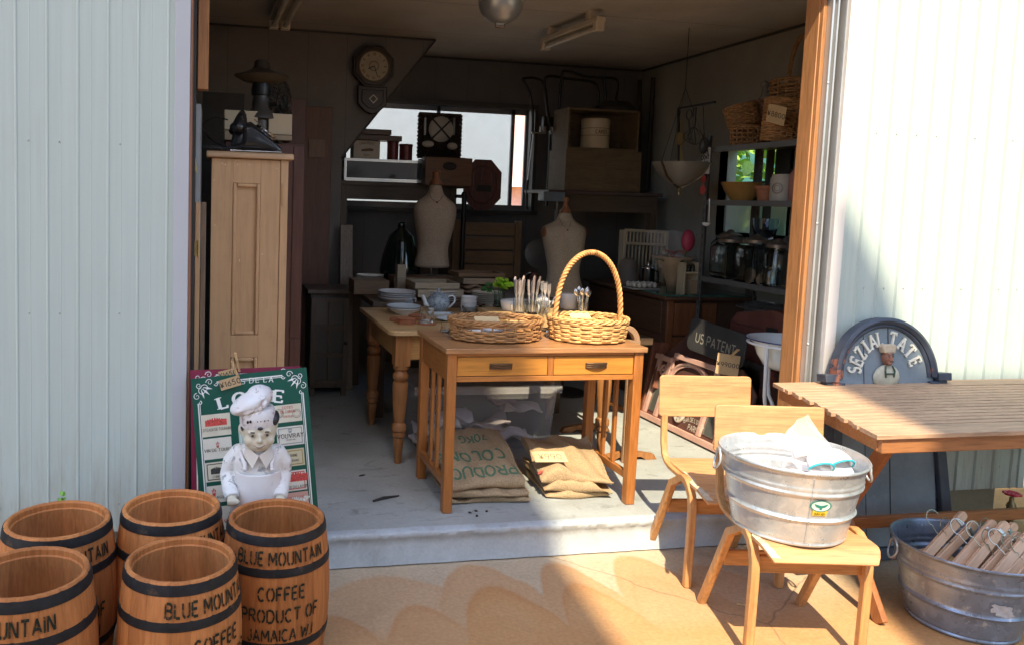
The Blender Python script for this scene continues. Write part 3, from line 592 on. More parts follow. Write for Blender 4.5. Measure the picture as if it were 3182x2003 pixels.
def borders(t, f, wd, hg):
    mb = MB()
    def strip(x0, y0, x1, y1, h=.0008): mb.add([f(x0, y0, h), f(x1, y0, h), f(x1, y1, h), f(x0, y1, h)], [(0, 1, 2, 3)])
    for e, ww in ((.020, .005), (.028, .0022)):
        strip(.10, e, wd-.10, e+ww); strip(.10, hg-e-ww, wd-.10, hg-e); strip(e, .10, e+ww, hg-.10); strip(wd-e-ww, .10, wd-e, hg-.10)
    mb.build('border_lines', WHT, t)
    mb = MB()
    def curl(cx, cy, r0, a0, turns, sx, sy, w0=.0032):
        pts = []
        for i in range(22):
            k = i/21; a = rad(a0)+turns*2*pi*k; r = r0*(1-.8*k); pts.append((cx+sx*r*cos(a), cy+sy*r*sin(a), w0*(1-.5*k)))
        vs = []
        for i, (x, y, ww) in enumerate(pts):
            a = pts[max(0, i-1)]; b = pts[min(21, i+1)]; dx, dy = b[0]-a[0], b[1]-a[1]; l = sqrt(dx*dx+dy*dy) or 1
            vs += [f(x-dy/l*ww/2, y+dx/l*ww/2, .0011), f(x+dy/l*ww/2, y-dx/l*ww/2, .0011)]
        mb.add(vs, [(2*i, 2*i+1, 2*i+3, 2*i+2) for i in range(21)])
    for X, sx in ((0, 1), (wd, -1)):
        for Y, sy in ((0, 1), (hg, -1)):
            for cx, cy, r, a, tn in ((.072, .020, .014, 180, 1.2), (.020, .072, .014, 270, -1.2), (.052, .042, .016, 200, 1.25), (.042, .052, .016, 250, -1.25), (.03, .03, .012, 45, 1.2), (.098, .03, .008, 180, -1.1), (.03, .098, .008, 270, 1.1)):
                curl(X+sx*cx, Y+sy*cy, r, a, tn, sx, sy)
            for ang in (15, 45, 75):
                q = [(X+sx*(.035+d*cos(rad(ang))-e*sin(rad(ang))), Y+sy*(.035+d*sin(rad(ang))+e*cos(rad(ang)))) for d, e in ((.01, 0), (.03, .004), (.05, 0), (.03, -.004))]
                mb.add([f(x, y, .0013) for x, y in q], [(0, 1, 2, 3)])
    mb.build('corner_ornaments', WHT, t)
TLp = at(592, 1176, Y=3.225)
t_g, fg, og, ug, vg, ng = board('poster_board', 'green wine label poster board headed LOIRE leaning behind the chef statue', TLp, 5.2, 9, .462, .86, (.006, .085, .058)); borders(t_g, fg, .462, .86)
TLb = at(591, 1149, Y=3.245)
t_b, fb, ob, ub, vb, nb = board('poster_board', 'burgundy poster board mostly hidden behind the green one', TLb, 1.6, 9, .44, .86, (.20, .018, .05)); borders(t_b, fb, .44, .86)
def lab2(x, y):   # crop pixels -> metres right / down on the green board
    dx, dy = x-80, y-195; det = .994*.995+.11*.098; a = (dx*.995-dy*.098)/det; b = (.994*dy+.11*dx)/det; return a/1957, b/1957
def arctext(mb, txt, f, cx, cy, R, size, **kw):
    text(mb, txt, lambda a, b, h: f(cx+(R+b)*sin(a/R), cy-(R+b)*cos(a/R), h), size, **kw)
tl = MB(); c = lab2(600, 262); kw = dict(wt=.24, serif=.7, thin=.6, gap=.42)
arctext(tl, 'VINS DE LA', fg, .231, .040+.80, .80, .020, wt=.16, serif=.6, thin=.6, gap=.5, h0=.001)
arctext(tl, 'LOIRE', fg, .231, .118+.62, .62, .046, xs=1.25, h0=.001, **kw); tl.build('title', WHT, t_g)
def label(x, y, w_, h_, bg, txts=(), pic=None, border=None, rot=0):
    cx, cy = lab2(x, y); w_, h_ = w_/1957, h_/1957; mb = MB()
    F = lambda a, b, h: fg(cx+a*cos(rot)-b*sin(rot), cy+a*sin(rot)+b*cos(rot), h)
    def q(x0, y0, x1, y1, h): mb.add([F(x0, y0, h), F(x1, y0, h), F(x1, y1, h), F(x0, y1, h)], [(0, 1, 2, 3)])
    q(-w_/2, -h_/2, w_/2, h_/2, .001); ms = [plain('label_'+bg[0], bg[1], .5, 0, .06, 20)]
    if border:
        mb.m = 1; ms.append(plain('border_'+border[0], border[1], .5)); i = .006; e = .0035
        q(-w_/2+i, -h_/2+i, w_/2-i, -h_/2+i+e, .0016); q(-w_/2+i, h_/2-i-e, w_/2-i, h_/2-i, .0016); q(-w_/2+i, -h_/2+i+e, -w_/2+i+e, h_/2-i-e, .0016); q(w_/2-i-e, -h_/2+i+e, w_/2-i, h_/2-i-e, .0016)
    if pic:
        mb.m = len(ms); ms.append(plain('print_'+pic[0], pic[1], .6, 0, .5, 160)); kind, px, py, pw, ph = pic[2:]
        if kind == 'frieze':
            n = 26; vs = []
            for i in range(n):
                xx = px-pw/2+pw*i/(n-1); top = py-ph*(.12+.38*abs(sin(i*1.9)+.5*sin(i*4.1))/1.5); vs += [F(xx, top, .0018), F(xx, py+ph/2, .0018)]
            mb.add(vs, [(2*i, 2*i+1, 2*i+3, 2*i+2) for i in range(n-1)])
        elif kind == 'crest':
            for dx, dy, sx, sy in ((0, .3, .7, .4), (-.3, -.15, .2, .35), (0, -.25, .25, .5), (.3, -.15, .2, .35)):
                mb.add([F(px+(dx+a*sx/2)*pw, py+(dy+b*sy/2)*ph, .0018) for a, b in ((-1, -1), (1, -1), (.7, 1), (-.7, 1))], [(0, 1, 2, 3)])
        elif kind == 'seals':
            for sx_, sy_ in ((-1, -.3), (1, .4)):
                for r1, r2 in ((.018, .0155), (.012, .0)):
                    n = 20; vs = [F(px+sx_*pw/2+r*cos(2*pi*i/n), py+sy_*ph/2+r*sin(2*pi*i/n), .0018) for i in range(n) for r in (r1, max(r2, .0105 if r1 < .013 else r2))]
                    mb.add(vs, [(2*i, 2*i+1, (2*i+3) % (2*n), (2*i+2) % (2*n)) for i in range(n)])
        elif kind == 'heart':
            n = 24; mb.add([F(px+pw*.5*(sin(2*pi*i/n)**3), py-ph*.5*(.8*cos(2*pi*i/n)-.3*cos(4*pi*i/n)-.1), .0018) for i in range(n)], [tuple(range(n))])
    mb.m = len(ms); ms.append(plain('label_ink', (.05, .045, .04), .6)); mb.m = len(ms)-1
    for tx in txts:
        if len(tx) == 5: ms.append(plain('label_red', (.5, .06, .05), .6)); mb.m = len(ms)-1
        text(mb, tx[0], lambda a, b, h: F(a, tx[1]-b, h), tx[2], wt=.17, h0=.0021, xs=tx[3], gap=.34, serif=.5, thin=.5)
        mb.m = ms.index(plain('label_ink', (.05, .045, .04)))
    mb.build('wine_label', ms, t_g)
CR = ('cream', (.66, .62, .50)); CR2 = ('ivory', (.70, .68, .60)); PK = ('pink', (.62, .36, .30)); YL = ('yellow', (.60, .54, .36)); GD = ('gold', (.35, .26, .1)); BK = ('black', (.04, .04, .035)); RD = ('red', (.55, .07, .06))
label(283, 548, 222, 170, CR, [('COTEAUX DE TOURAINE', .022, .011, .6)], ('red', RD[1], 'frieze', 0, -.014, .085, .034))
label(300, 727, 214, 160, CR2, [('VIN DE TOURS', .012, .012, .85)], ('crimson', (.45, .1, .1), 'crest', 0, -.014, .016, .024))
label(300, 905, 180, 148, CR, [('CHINON', .024, .009, .8)], ('black', BK[1], 'frieze', 0, -.006, .05, .03), BK)
label(318, 1075, 180, 130, CR2, [('BOURGUEIL', .018, .01, .8)], ('red', RD[1], 'crest', -.02, -.008, .02, .03))
label(395, 1255, 160, 180, CR2, [('VINS', .02, .014, .9, 1)], ('red', RD[1], 'crest', .01, -.012, .02, .024))
label(520, 650, 120, 130, ('pale_green', (.45, .58, .52)), [], None, ('white', (.7, .72, .7)))
label(838, 458, 216, 138, CR, [('COTES', -.018, .011, .8, 1), ('DE CHINON', -.002, .010, .75, 1), ('CHATEAU', .016, .008, .7, 1)], ('grey', (.3, .29, .25), 'seals', 0, 0, .07, .02))
label(860, 634, 212, 150, CR2, [('VOUVRAY', .008, .017, .85), ('GRAND VIN', .018, .005, .9)], ('slate', (.25, .27, .27), 'crest', 0, -.022, .02, .02), ('slate', (.3, .32, .32)))
label(868, 805, 212, 135, YL, [('DOMAINE', -.004, .01, .8), ('DE TOURAINE', .016, .008, .8)], None, GD)
label(880, 985, 226, 158, CR2, [('COTEAUX DU LAYON', .030, .011, .72)], ('red', RD[1], 'frieze', .02, -.016, .09, .04), RD)
label(905, 1130, 212, 110, PK, [('POUILLY FUME', -.003, .01, .7, 1)], ('ivory_heart', (.72, .70, .62), 'heart', .02, 0, .08, .045))
label(640, 1180, 160, 100, CR)
# kraft price tags and clothes pegs
KRAFT = plain('kraft_card', (.52, .36, .20), .8, 0, .08, 30); MARK = plain('marker_ink', (.02, .02, .02), .7); PEG = wood('peg_wood', (.55, .36, .18), 'Z')
def card(label_, c, u, v, w_, h_, txt, size, wt=.13, m=None, name='price_tag', cat='price tag', jit=.03, th=.0015, gap=.3):
    c, u, v = V(c), V(u).normalized(), V(v); v = (v-u*u.dot(V(v))).normalized(); n = u.cross(v); t = T(name, label_, cat, c-v*h_/2)
    mb = MB(); mb.add([c+u*a*w_/2+v*b*h_/2+n*h for h in (-th, 0) for a, b in ((-1, -1), (1, -1), (1, 1), (-1, 1))], [(3, 2, 1, 0), (4, 5, 6, 7), (0, 1, 5, 4), (1, 2, 6, 5), (2, 3, 7, 6), (3, 0, 4, 7)])
    mb.build('card', m or KRAFT, t)
    if txt:
        mb = MB(); text(mb, txt, plane_map(c-v*size/2+n*.0006, u, v), size, wt=wt, jit=jit, gap=gap); mb.build('price_lettering', MARK, t)
    return t
def zp(x, y, Y): return at(560+x/2.527, 1100+y/2.527, Y=Y)
cc = zp(392, 222, 3.205); card('kraft price tag reading 1650 yen pegged to the green poster', cc, zp(480, 190, 3.205)-zp(310, 240, 3.205), (-.2, .1, 1), .083, .041, '¥1650', .021, .13)
cc = zp(372, 152, 3.228); card('kraft price tag half hidden behind the green poster\'s top edge', cc, zp(480, 130, 3.228)-zp(318, 170, 3.228), (-.05, .1, 1), .07, .034, '¥1650', .018, .13)
def peg(label_, p0, p1):
    p0, p1 = V(p0), V(p1); t = T('clothes_peg', label_, 'clothes peg', p1, 0, 'pegs on the poster boards'); d = (p1-p0).normalized(); y = V((0, 1, 0))
    for s_ in (-1, 1): MB().bar(p0+y*s_*.007, p1+y*s_*.003, .0095, .0055, (0, 1, 0)).build('peg_half', PEG, t, bev=.001)
    MB().tube([(p0*.55+p1*.45)+y*.01*cos(a)+d.cross(y)*0+d*.004*sin(a)+d.cross(y)*.006*(a/12-.5) for a in [i*.6 for i in range(22)]], .0008, 5).build('spring', plain('steel_wire', (.5, .5, .5), .3, 1), t)
peg('wooden clothes peg gripping the 1650 yen tag, leaning left', zp(405, 52, 3.20), zp(448, 160, 3.195)); peg('wooden clothes peg on the burgundy board behind, more upright', zp(432, -12, 3.222), zp(465, 135, 3.222))
# ================================================================= chef statue
YS = 3.0
def sp_(x, y, d=0.): p = zp(x, y, YS); p.y += d; return p
base = sp_(612, 1300); bx_ = base.x
st = T('chef_statue', 'weathered white chef boy statue with puffy hat and apron standing behind the barrels', 'statue', (bx_, YS, .003))
def statue_mat(name, c, wear, lo=.55, hi=.64, pink=(.62, .46, .42)):
    m, N, L, b = mat(name); v = coords(N, L, (1, 1, 1)); n1 = noise(N, L, v, 9, 7, .65); n2 = noise(N, L, v, 22, 7, .72, .6); n3 = noise(N, L, v, 5, 4)
    col = mixc(N, L, ramp(N, L, n3, [(.45, (0, 0, 0)), (.7, (.55,)*3)]), c, pink)
    col = mixc(N, L, ramp(N, L, n2, [(lo, (0, 0, 0)), (hi, (1, 1, 1))]), col, wear); col = mixc(N, L, ramp(N, L, n1, [(.3, (.25,)*3), (.5, (0, 0, 0))]), col, mul(c, .72))
    L.new(col, b.inputs['Base Color']); b.inputs['Roughness'].default_value = .48; bump(N, L, b, n1, .25, .004); return m
SKIN = statue_mat('statue_skin', (.62, .58, .45), (.34, .30, .24), .66, .74, (.64, .52, .40)); SHIRT = statue_mat('statue_shirt', (.76, .76, .75), (.30, .32, .34), .56, .61, (.68, .56, .52)); APR = statue_mat('statue_apron', (.74, .72, .72), (.42, .38, .38), .64, .70, (.70, .56, .53)); HATM = statue_mat('statue_hat', (.76, .76, .77), (.38, .30, .28), .54, .62, (.70, .54, .50)); BLK = plain('statue_black', (.02, .02, .025), .4)
def remesh(o, vox, it=5):
    r = o.modifiers.new('remesh', 'REMESH'); r.mode = 'VOXEL'; r.voxel_size = vox; r.use_smooth_shade = True
    s_ = o.modifiers.new('smooth', 'SMOOTH'); s_.iterations = it; s_.factor = .5
Rh = M.Rotation(rad(-4), 3, 'Y'); hc = sp_(618, 600)
def hp(x, y, d): return sp_(x, y, d)          # point on the statue: crop pixel, metres behind its axis
b = MB()
b.ball(hc+V((0, .004, .012)), (.067, .072, .078), 28, 20, Rh); b.ball(hp(612, 665, -.020), (.053, .050, .040), 20, 12); b.ball(hp(612, 705, -.045), (.020, .019, .016), 14, 8)
for s_, x, y in ((-1, 548, 648), (1, 684, 643)): b.ball(hp(x, y, -.042), (.025, .023, .022), 14, 10)
b.ball(hp(616, 632, -.074), (.0105, .014, .010), 12, 8); b.ball(hp(616, 612, -.066), (.007, .011, .018), 10, 8)
for x in (604, 628): b.ball(hp(x, 637, -.069), (.006, .008, .006), 8, 6)
for x, y, s_ in ((476, 590, -1), (752, 545, 1)): b.ball(hp(x, y, .012), (.010, .017, .021), 10, 8)
b.ball(hp(612, 687, -.066), (.020, .010, .0045), 12, 6); b.ball(hp(560, 578, -.058), (.02, .010, .008), 10, 6); b.ball(hp(672, 571, -.058), (.02, .010, .008), 10, 6)
b.tube([hp(612, 735, .005), hp(610, 790, .012)], [.036, .042], 16)
tor = [(700, .046, .04), (735, .062, .048), (770, .084, .056), (810, .094, .062), (880, .088, .068), (980, .082, .072), (1080, .083, .074), (1200, .090, .076), (1330, .10, .08)]
def torso(mb, grow=0., cut=None):
    vs = []; q = [x for x in tor if cut is None or x[0] <= cut]; seg = 28
    for y, rx, ry in q:
        c_ = hp(608, y, .012); vs += [c_+V(((rx+grow)*cos(2*pi*k/seg), (ry+grow)*sin(2*pi*k/seg), 0)) for k in range(seg)]
    n = len(q); mb.add(vs, [(i*seg+k, i*seg+(k+1) % seg, (i+1)*seg+(k+1) % seg, (i+1)*seg+k) for i in range(n-1) for k in range(seg)]+[list(range(seg))[::-1], [(n-1)*seg+k for k in range(seg)]])
torso(b)
ARM = {-1: [(462, 775, .012), (408, 850, .02), (382, 950, .02), (390, 1030, -.03), (404, 1075, -.065)], 1: [(764, 775, .012), (806, 850, .02), (808, 945, .02), (790, 1030, -.03), (772, 1075, -.065)]}
for s_ in (-1, 1):
    b.tube([hp(*p) for p in ARM[s_]], [.034, .034, .031, .026, .021], 14)
    hx, hy = (404, 1085) if s_ < 0 else (772, 1085)
    b.ball(hp(hx, hy, -.075), (.019, .020, .014), 14, 8)
    for i, l in enumerate((.017, .0195, .0185, .015)):        # curled fingers side by side, pointing down and back
        q = hp(hx, hy, -.088)+V((-.0145+i*.0096, 0, .003)); b.tube([q+V((0, .008, .004)), q+V((0, -.006, 0)), q+V((0, -.006, -l*.7)), q+V((0, .002, -l))], [.0052, .0054, .0052, .0045], 8)
    q = hp(hx, hy, -.082)+V((-s_*.0165, 0, .002)); b.tube([q, q+V((-s_*.006, -.008, -.002)), q+V((-s_*.001, -.016, -.010))], [.0062, .006, .0048], 8)
for s_ in (-1, 1):
    x0 = bx_+s_*.05; b.tube([V((x0, YS+.015, .40)), V((x0, YS+.012, .20)), V((x0, YS+.012, .04))], [.05, .042, .036], 14); b.ball((x0, YS-.012, .026), (.032, .06, .024), 14, 8)
bo = b.build('body', SKIN, st); remesh(bo, .0034, 4)
b = MB(); torso(b, .005, 1090)
for s_ in (-1, 1):
    b.tube([hp(*p) for p in ARM[s_]], [.034, .036, .034, .030, .0265], 16); b.ball(hp(*ARM[s_][0]), .034, 14, 10); e = hp(*ARM[s_][2]); b.ball(e, (.033, .038, .033), 12, 8)
    for k in (.25, .5, .75): q = hp(*ARM[s_][2]).lerp(hp(*ARM[s_][4]), k); b.ball(q+V((0, -.004, .006)), (.034-.007*k, .033, .007), 12, 6)
so = b.build('shirt', SHIRT, st); remesh(so, .004, 3)
def bib(u, v, g=.012):
    y = 885+v*475; i = min(len(tor)-2, max(0, next((k for k in range(len(tor)-1) if tor[k+1][0] >= y), len(tor)-2))); a = (y-tor[i][0])/(tor[i+1][0]-tor[i][0])
    rx = tor[i][1]+(tor[i+1][1]-tor[i][1])*a; ry = tor[i][2]+(tor[i+1][2]-tor[i][2])*a; wdt = rad(52+min(1, v*3)*22); an = -pi/2+(u-.5)*2*wdt; dip = 14*(1-(2*u-1)**2)*max(0, 1-v*5)
    fold = .004*sin(an*9+1)*v; c_ = hp(608, y+dip, .012); return c_+V(((rx+g+fold)*cos(an), (ry+g+fold)*sin(an), 0))
ap = MB().grid(lambda u, v: bib(u, v), 40, 30); o = ap.build('apron', APR, st, smooth=60); sd = o.modifiers.new('thick', 'SOLIDIFY'); sd.thickness = .005; sd.offset = 1
b = MB()
for s_, x in ((-1, 500), (1, 712)):
    b.tube([hp(x, 870, -.062), hp(x+s_*-4, 820, -.060), hp(x+s_*30, 752, -.02), hp(x+s_*44, 735, .03)], .008, 8); b.ball(hp(x, 852, -.073), (.0075, .005, .0075), 10, 6)
b.build('apron_strap', APR, st, smooth=60)
COL_ = statue_mat('statue_collar', (.60, .55, .47), (.33, .28, .24), .64, .7)
for s_ in (-1, 1):
    pts = [(612, 752), (612+s_*52, 850), (612+s_*118, 760), (612+s_*98, 690), (612+s_*50, 725)]; dp = [-.062, -.070, -.045, -.018, -.045]
    P = [hp(x, y, d) for (x, y), d in zip(pts, dp)]; n_ = V((0, -.007, 0)); k = len(P)
    MB().add(P+[p+n_ for p in P], [tuple(range(k)), tuple(range(k, 2*k))]+[(i, (i+1) % k, k+(i+1) % k, k+i) for i in range(k)]).build('collar', COL_, st, bev=.002)
# hat: tilted band and a slumped puff
b = MB(); Rb = M.Rotation(rad(-5), 3, 'Y'); c0 = hp(612, 545, .004)
b.lathe([(.0655, -.004), (.0675, 0), (.0675, .03), (.066, .056), (.060, .065)], c0, 36, 1, 1.06, Rb, cap=1); o = b.build('hat_band', HATM, st, smooth=50)
b = MB(); R2 = M.Rotation(rad(-24), 3, 'Y')
b.ball(hp(560, 375, .0), (.082, .070, .040), 28, 14, R2); b.ball(hp(625, 325, .008), (.050, .062, .040), 24, 12); b.ball(hp(462, 415, -.004), (.036, .056, .024), 20, 10, R2); b.ball(hp(672, 315, .01), (.026, .05, .030), 16, 10); b.ball(hp(600, 450, .004), (.06, .064, .03), 20, 10)
for x, y, l, a in ((520, 390, .07, 24), (600, 340, .06, 30), (560, 415, .06, 18), (640, 380, .045, 50)): b.ball(hp(x, y, -.056), (l*.62, .012, .0085), 12, 6, M.Rotation(rad(-a), 3, 'Y'))
o = b.build('hat_puff', HATM, st); remesh(o, .004, 3)
b = MB(); b.ball(hp(735, 505, .008), (.021, .050, .030), 14, 10, M.Rotation(rad(22), 3, 'Y')); b.ball(hp(621, 542, -.069), (.0105, .007, .0062), 12, 6); b.ball(hp(483, 566, -.012), (.005, .03, .009), 10, 6); b.build('hair', BLK, st, smooth=60)
for x, y, s_ in ((560, 599, -1), (672, 592, 1)):
    b = MB(); b.ball(hp(x, y, -.0655), (.0105, .004, .0048), 12, 8); e = b.build('eye', plain('statue_eyewhite', (.5, .47, .38), .4), st, smooth=60); MB().ball(hp(x+2, y, -.0688), (.0055, .002, .0044), 10, 6).build('iris', plain('statue_iris', (.06, .04, .025), .3), e, smooth=60)
    MB().tube([hp(x-30, y-16+s_*3, -.059), hp(x-8, y-25, -.066), hp(x+14, y-24, -.066), hp(x+30, y-18-s_*2, -.058)], [.0012, .0026, .0024, .0012], 7).build('eyebrow', BLK, st, smooth=60)
    MB().tube([hp(x-22, y-4, -.064), hp(x, y-11, -.0695), hp(x+22, y-3, -.064)], [.0008, .0017, .0008], 6).build('eyelid', plain('statue_lid', (.12, .09, .06), .5), st, smooth=60)
MB().tube([hp(570, 672, -.066), hp(592, 681, -.073), hp(612, 684, -.0765), hp(634, 680, -.073), hp(657, 668, -.066)], [.0008, .0015, .0017, .0015, .0008], 6).build('mouth', plain('statue_mouth', (.22, .10, .08), .5), st, smooth=60)
tx = MB()
for i, (x, y) in enumerate(((525, 494), (545, 490), (600, 490), (625, 488), (655, 484), (682, 480))): tx.ball(hp(x, y, -.0665), (.0045 if i < 2 else .0022, .002, .006 if i < 2 else .003), 8, 5)
tx.build('hat_lettering', BLK, st)
# ================================================================= plywood school chairs
PLY = wood('chair_ply', (.60, .32, .145), 'X', .74, .5, .6, .2); PLYZ = wood('chair_ply', (.55, .28, .11), 'Z', .72, .42, .6, .3); PLYR = wood('chair_rail', (.48, .22, .07), 'X', .7, .45); WORN = plain('torn_veneer', (.60, .50, .36), .8, 0, .3, 60, .5)
def make_chair(label):
    t = T('school_chair', label, 'chair', group='pair of plywood chairs')
    for s_ in (-1, 1):
        x = s_*.202
        pts = [(x, -.200, 0), (x, -.203, .15), (x, -.206, .30)]+[(x, -.206+.085*(1-cos(rad(a))), .33+.115*sin(rad(a))) for a in (15, 35, 55, 75, 95, 112, 128)]+[(x, -.005, .385), (x, .06, .265), (x, .13, .135), (x, .203, 0)]
        MB().sweep(pts, (1, 0, 0), .030, [.030, .030, .031, .031]+[.032]*7+[.031, .030, .029, .027]).build('leg_frame', PLYZ, t, w=False, smooth=30, bev=.004)
        x = s_*.188
        pts = [(x, .172, .832), (x, .160, .70), (x, .150, .58), (x, .143, .52), (x, .128, .475), (x, .098, .448), (x, .05, .436), (x, -.06, .432), (x, -.17, .430)]
        MB().sweep(pts, (1, 0, 0), .028, .018).build('back_upright', PLYZ, t, w=False, smooth=30, bev=.003)
    def seat(u, v, dz=0):
        y = .125-.425*v; fr = max(0, (v-.86)/.14); sm = min(1, max(0, (v-.62)/.12)); wd = .365+.055*sm*sm*(3-2*sm)-.06*max(0, (v-.8)/.2)**3; x = (u-.5)*wd
        z = .450-.010*sin(pi*min(1, v*1.15))*(1-(2*u-1)**2)-.042*fr**2+dz+.006*(1-v)-.012*max(0, v-.3)
        return (x, y, z)
    m_ = MB().grid(lambda u, v: seat(u, v), 22, 26); s0 = m_.build('seat', PLY, t, w=False, smooth=50); sd = s0.modifiers.new('thick', 'SOLIDIFY'); sd.thickness = .013; sd.offset = -1; bv = s0.modifiers.new('b', 'BEVEL'); bv.width = .003; bv.segments = 2
    random.seed(11); mb = MB()       # torn veneer along the front left edge
    n = 16
    for i in range(n):
        v0 = .42+.56*i/n; a = [seat(u, v, .0012) for u, v in ((.0, v0), (.0, v0+.035), (.035+.05*random.random()*(i/n)+.03*(i/n), v0+.03+.01*random.random()), (.02+.05*(i/n), v0))]; mb.add(a, [(0, 1, 2, 3)])
    mb.build('torn_edge', WORN, s0, w=False)
    m_ = MB(); q = []
    for cx, cz, a in ((.2, .0175, 0), (.2, .1735, 1), (-.2, .1735, 2), (-.2, .0175, 3)):
        q += [(cx+.0165*cos(rad(a*90-90+k*22.5))*1, cz+.0165*sin(rad(a*90-90+k*22.5))) for k in range(5)]
    R = .9
    def bp(u, v, h): return (u, .158-.028*v/.19*0+.012*(v/.19)+h-.035*(1-(u/.216)**2)*-.35, .642+v)
    m_.prism([(u, v) for u, v in q], 0, .012, lambda u, v, h: bp(u, v, -h)); bk = m_.build('backrest', PLY, t, w=False, bev=.003)
    sc_ = MB()
    for u, v in ((-.185, .03), (-.185, .165), (.185, .03), (.185, .165)): sc_.ball(bp(u, v, -.0122), (.005, .0015, .005), 10, 5)
    sc_.build('screw_heads', plain('old_screw', (.25, .18, .1), .5, .6), bk, w=False, smooth=60)
    MB().bx(-.19, .19, -.198, -.180, .315, .378).build('rail', PLYR, t, w=False, bev=.003); MB().bx(-.19, .19, .052, .070, .225, .285).build('rail', PLYR, t, w=False, bev=.003)
    return t
ch = make_chair('plywood school chair nearer the shop, its seat empty'); ch.location = (2.222, 3.135, .002); ch.rotation_euler = (0, 0, rad(-8))
c2 = dup(ch, (2.140, 2.60, .002), rad(-11), 'plywood school chair in front with a galvanised tub on its seat')
# ================================================================= galvanised tubs
def make_tub(name_lab, c, rb, rt, h, m, patch=None):
    t = T('galvanised_tub', name_lab, 'tub', c); prof = [(.001, .012), (rb-.012, .012), (rb-.004, .004), (rb, 0), (rb+.004, .003), (rb+.004, .009), (rb+.001, .014)]
    def R(z): return rb+(rt-rb)*z/h
    z = .014; ribs = (.33, .40, .68, .75)
    n = 46
    for i in range(1, n):
        z = .014+(h-.03)*i/n; q = z/h; r = R(z)
        for c_, a in ((.36, .009), (.70, .009), (.765, .004)): r += a*math.exp(-((q-c_)/.022)**2)
        prof.append((r, z))
    prof += [(R(h)-.001, h-.010), (R(h)+.006, h-.008), (R(h)+.008, h-.002), (R(h)+.005, h+.003), (R(h)-.001, h+.001), (R(h)-.003, h-.008)]
    inner = [(r-.0035, z) for r, z in prof[7:-6]][::-1]+[(rb-.01, .02), (.001, .02)]
    MB().lathe(prof+inner, seg=96, fn=lambda a, z: 1+.003*sin(3*a+1.3)+.0015*sin(7*a)).build('body', m, t, w=False, smooth=60)
    for a0 in (rad(158), rad(-22)):
        d = V((cos(a0), sin(a0), 0)); s_ = V((-sin(a0), cos(a0), 0)); p = d*(R(h)+.010)
        rg = MB().tube([p+s_*.034*cos(a)+V((0, 0, h-.045+.038*sin(a)))+d*(.012*max(0, -sin(a))) for a in [2*pi*i/24 for i in range(24)]], .0045, 8, True); rg.build('ring_handle', m, t, w=False, smooth=60)
        MB().box(d*(R(h)+.004)+V((0, 0, h-.014)), (.012, .036, .026), a0).build('handle_lug', m, t, w=False, bev=.003)
    if patch is None:       # side seam and paper badge
        MB().tube([(rr_*cos(rad(-112)), rr_*sin(rad(-112)), zz) for rr_, zz in [(r+.0015, z) for r, z in prof[6:-6]]], .0022, 6).build('seam', m, t, w=False, smooth=60)
        def cy(u, v, hh):
            z = .135+v; a = rad(-103.5)+u/.21; r = R(z)+hh+.0035; return (r*cos(a), r*sin(a), z)
        bd = MB(); n = 28
        E_ = lambda k, hh: [cy(.034*k*cos(2*pi*i/n), .025+.021*k*sin(2*pi*i/n), hh) for i in range(n)]
        bd.add(E_(1, .0008), [tuple(range(n))]); bd.m = 1; bd.add(E_(.86, .0012), [tuple(range(n))])
        bd.m = 2; bd.add([cy(u, v, .0005) for u, v in ((-.022, -.012), (.022, -.012), (.024, .012), (-.024, .012))], [(0, 1, 2, 3)])
        bd.m = 0
        for s_ in (-1, 1):      # an eagle with spread wings
            bd.add([cy(s_*u, .023+v, .0017) for u, v in ((0, .004), (.008, .006), (.022, .010), (.017, .002), (.012, -.002), (.005, -.004), (0, -.003))], [tuple(range(7))])
        bd.add([cy(u, .023+v, .0019) for u, v in ((-.003, .002), (.003, .002), (.004, -.011), (-.004, -.011))], [(0, 1, 2, 3)])
        bd.build('badge', [plain('badge_green', (.02, .22, .17), .5), plain('badge_pale', (.55, .72, .68), .5), plain('badge_yellow', (.75, .52, .03), .5)], t, w=False)
        l = MB(); text(l, 'DURA VIDA', lambda u, v, hh: cy(u, v-.008, hh+.001), .008, wt=.2, xs=.55); l.build('badge_lettering', INK, t, w=False)
    else:
        def cy(u, v, hh):
            z = .15+v; a = rad(-106)+u/.22; r = R(z)+hh+.003; return (r*cos(a), r*sin(a), z)
        n = 40; random.seed(4); pts = [(1+random.uniform(-.22, .22)) for i in range(n)]
        MB().add([cy(.042*pts[i]*cos(2*pi*i/n), .02*0+.026*pts[i]*sin(2*pi*i/n)-.012*cos(2*pi*i/n), .0006) for i in range(n)], [tuple(range(n))]).build('glue_patch', plain('paper_residue', (.50, .50, .52), .85, 0, .15, 60), t, w=False)
    return t
GV1 = galv('bright_zinc', (.60, .65, .70), (.46, .49, .52)); GV2 = galv('aged_zinc', (.30, .37, .50), (.23, .24, .28))
tub1 = make_tub('bright galvanised tub standing on the front school chair', (2.09, 2.52, .449), .187, .243, .278, GV1)
tub2 = make_tub('dull blue grey galvanised tub on the ground filled with hangers', (2.948, 2.555, .003), .187, .257, .312, GV2, 1)
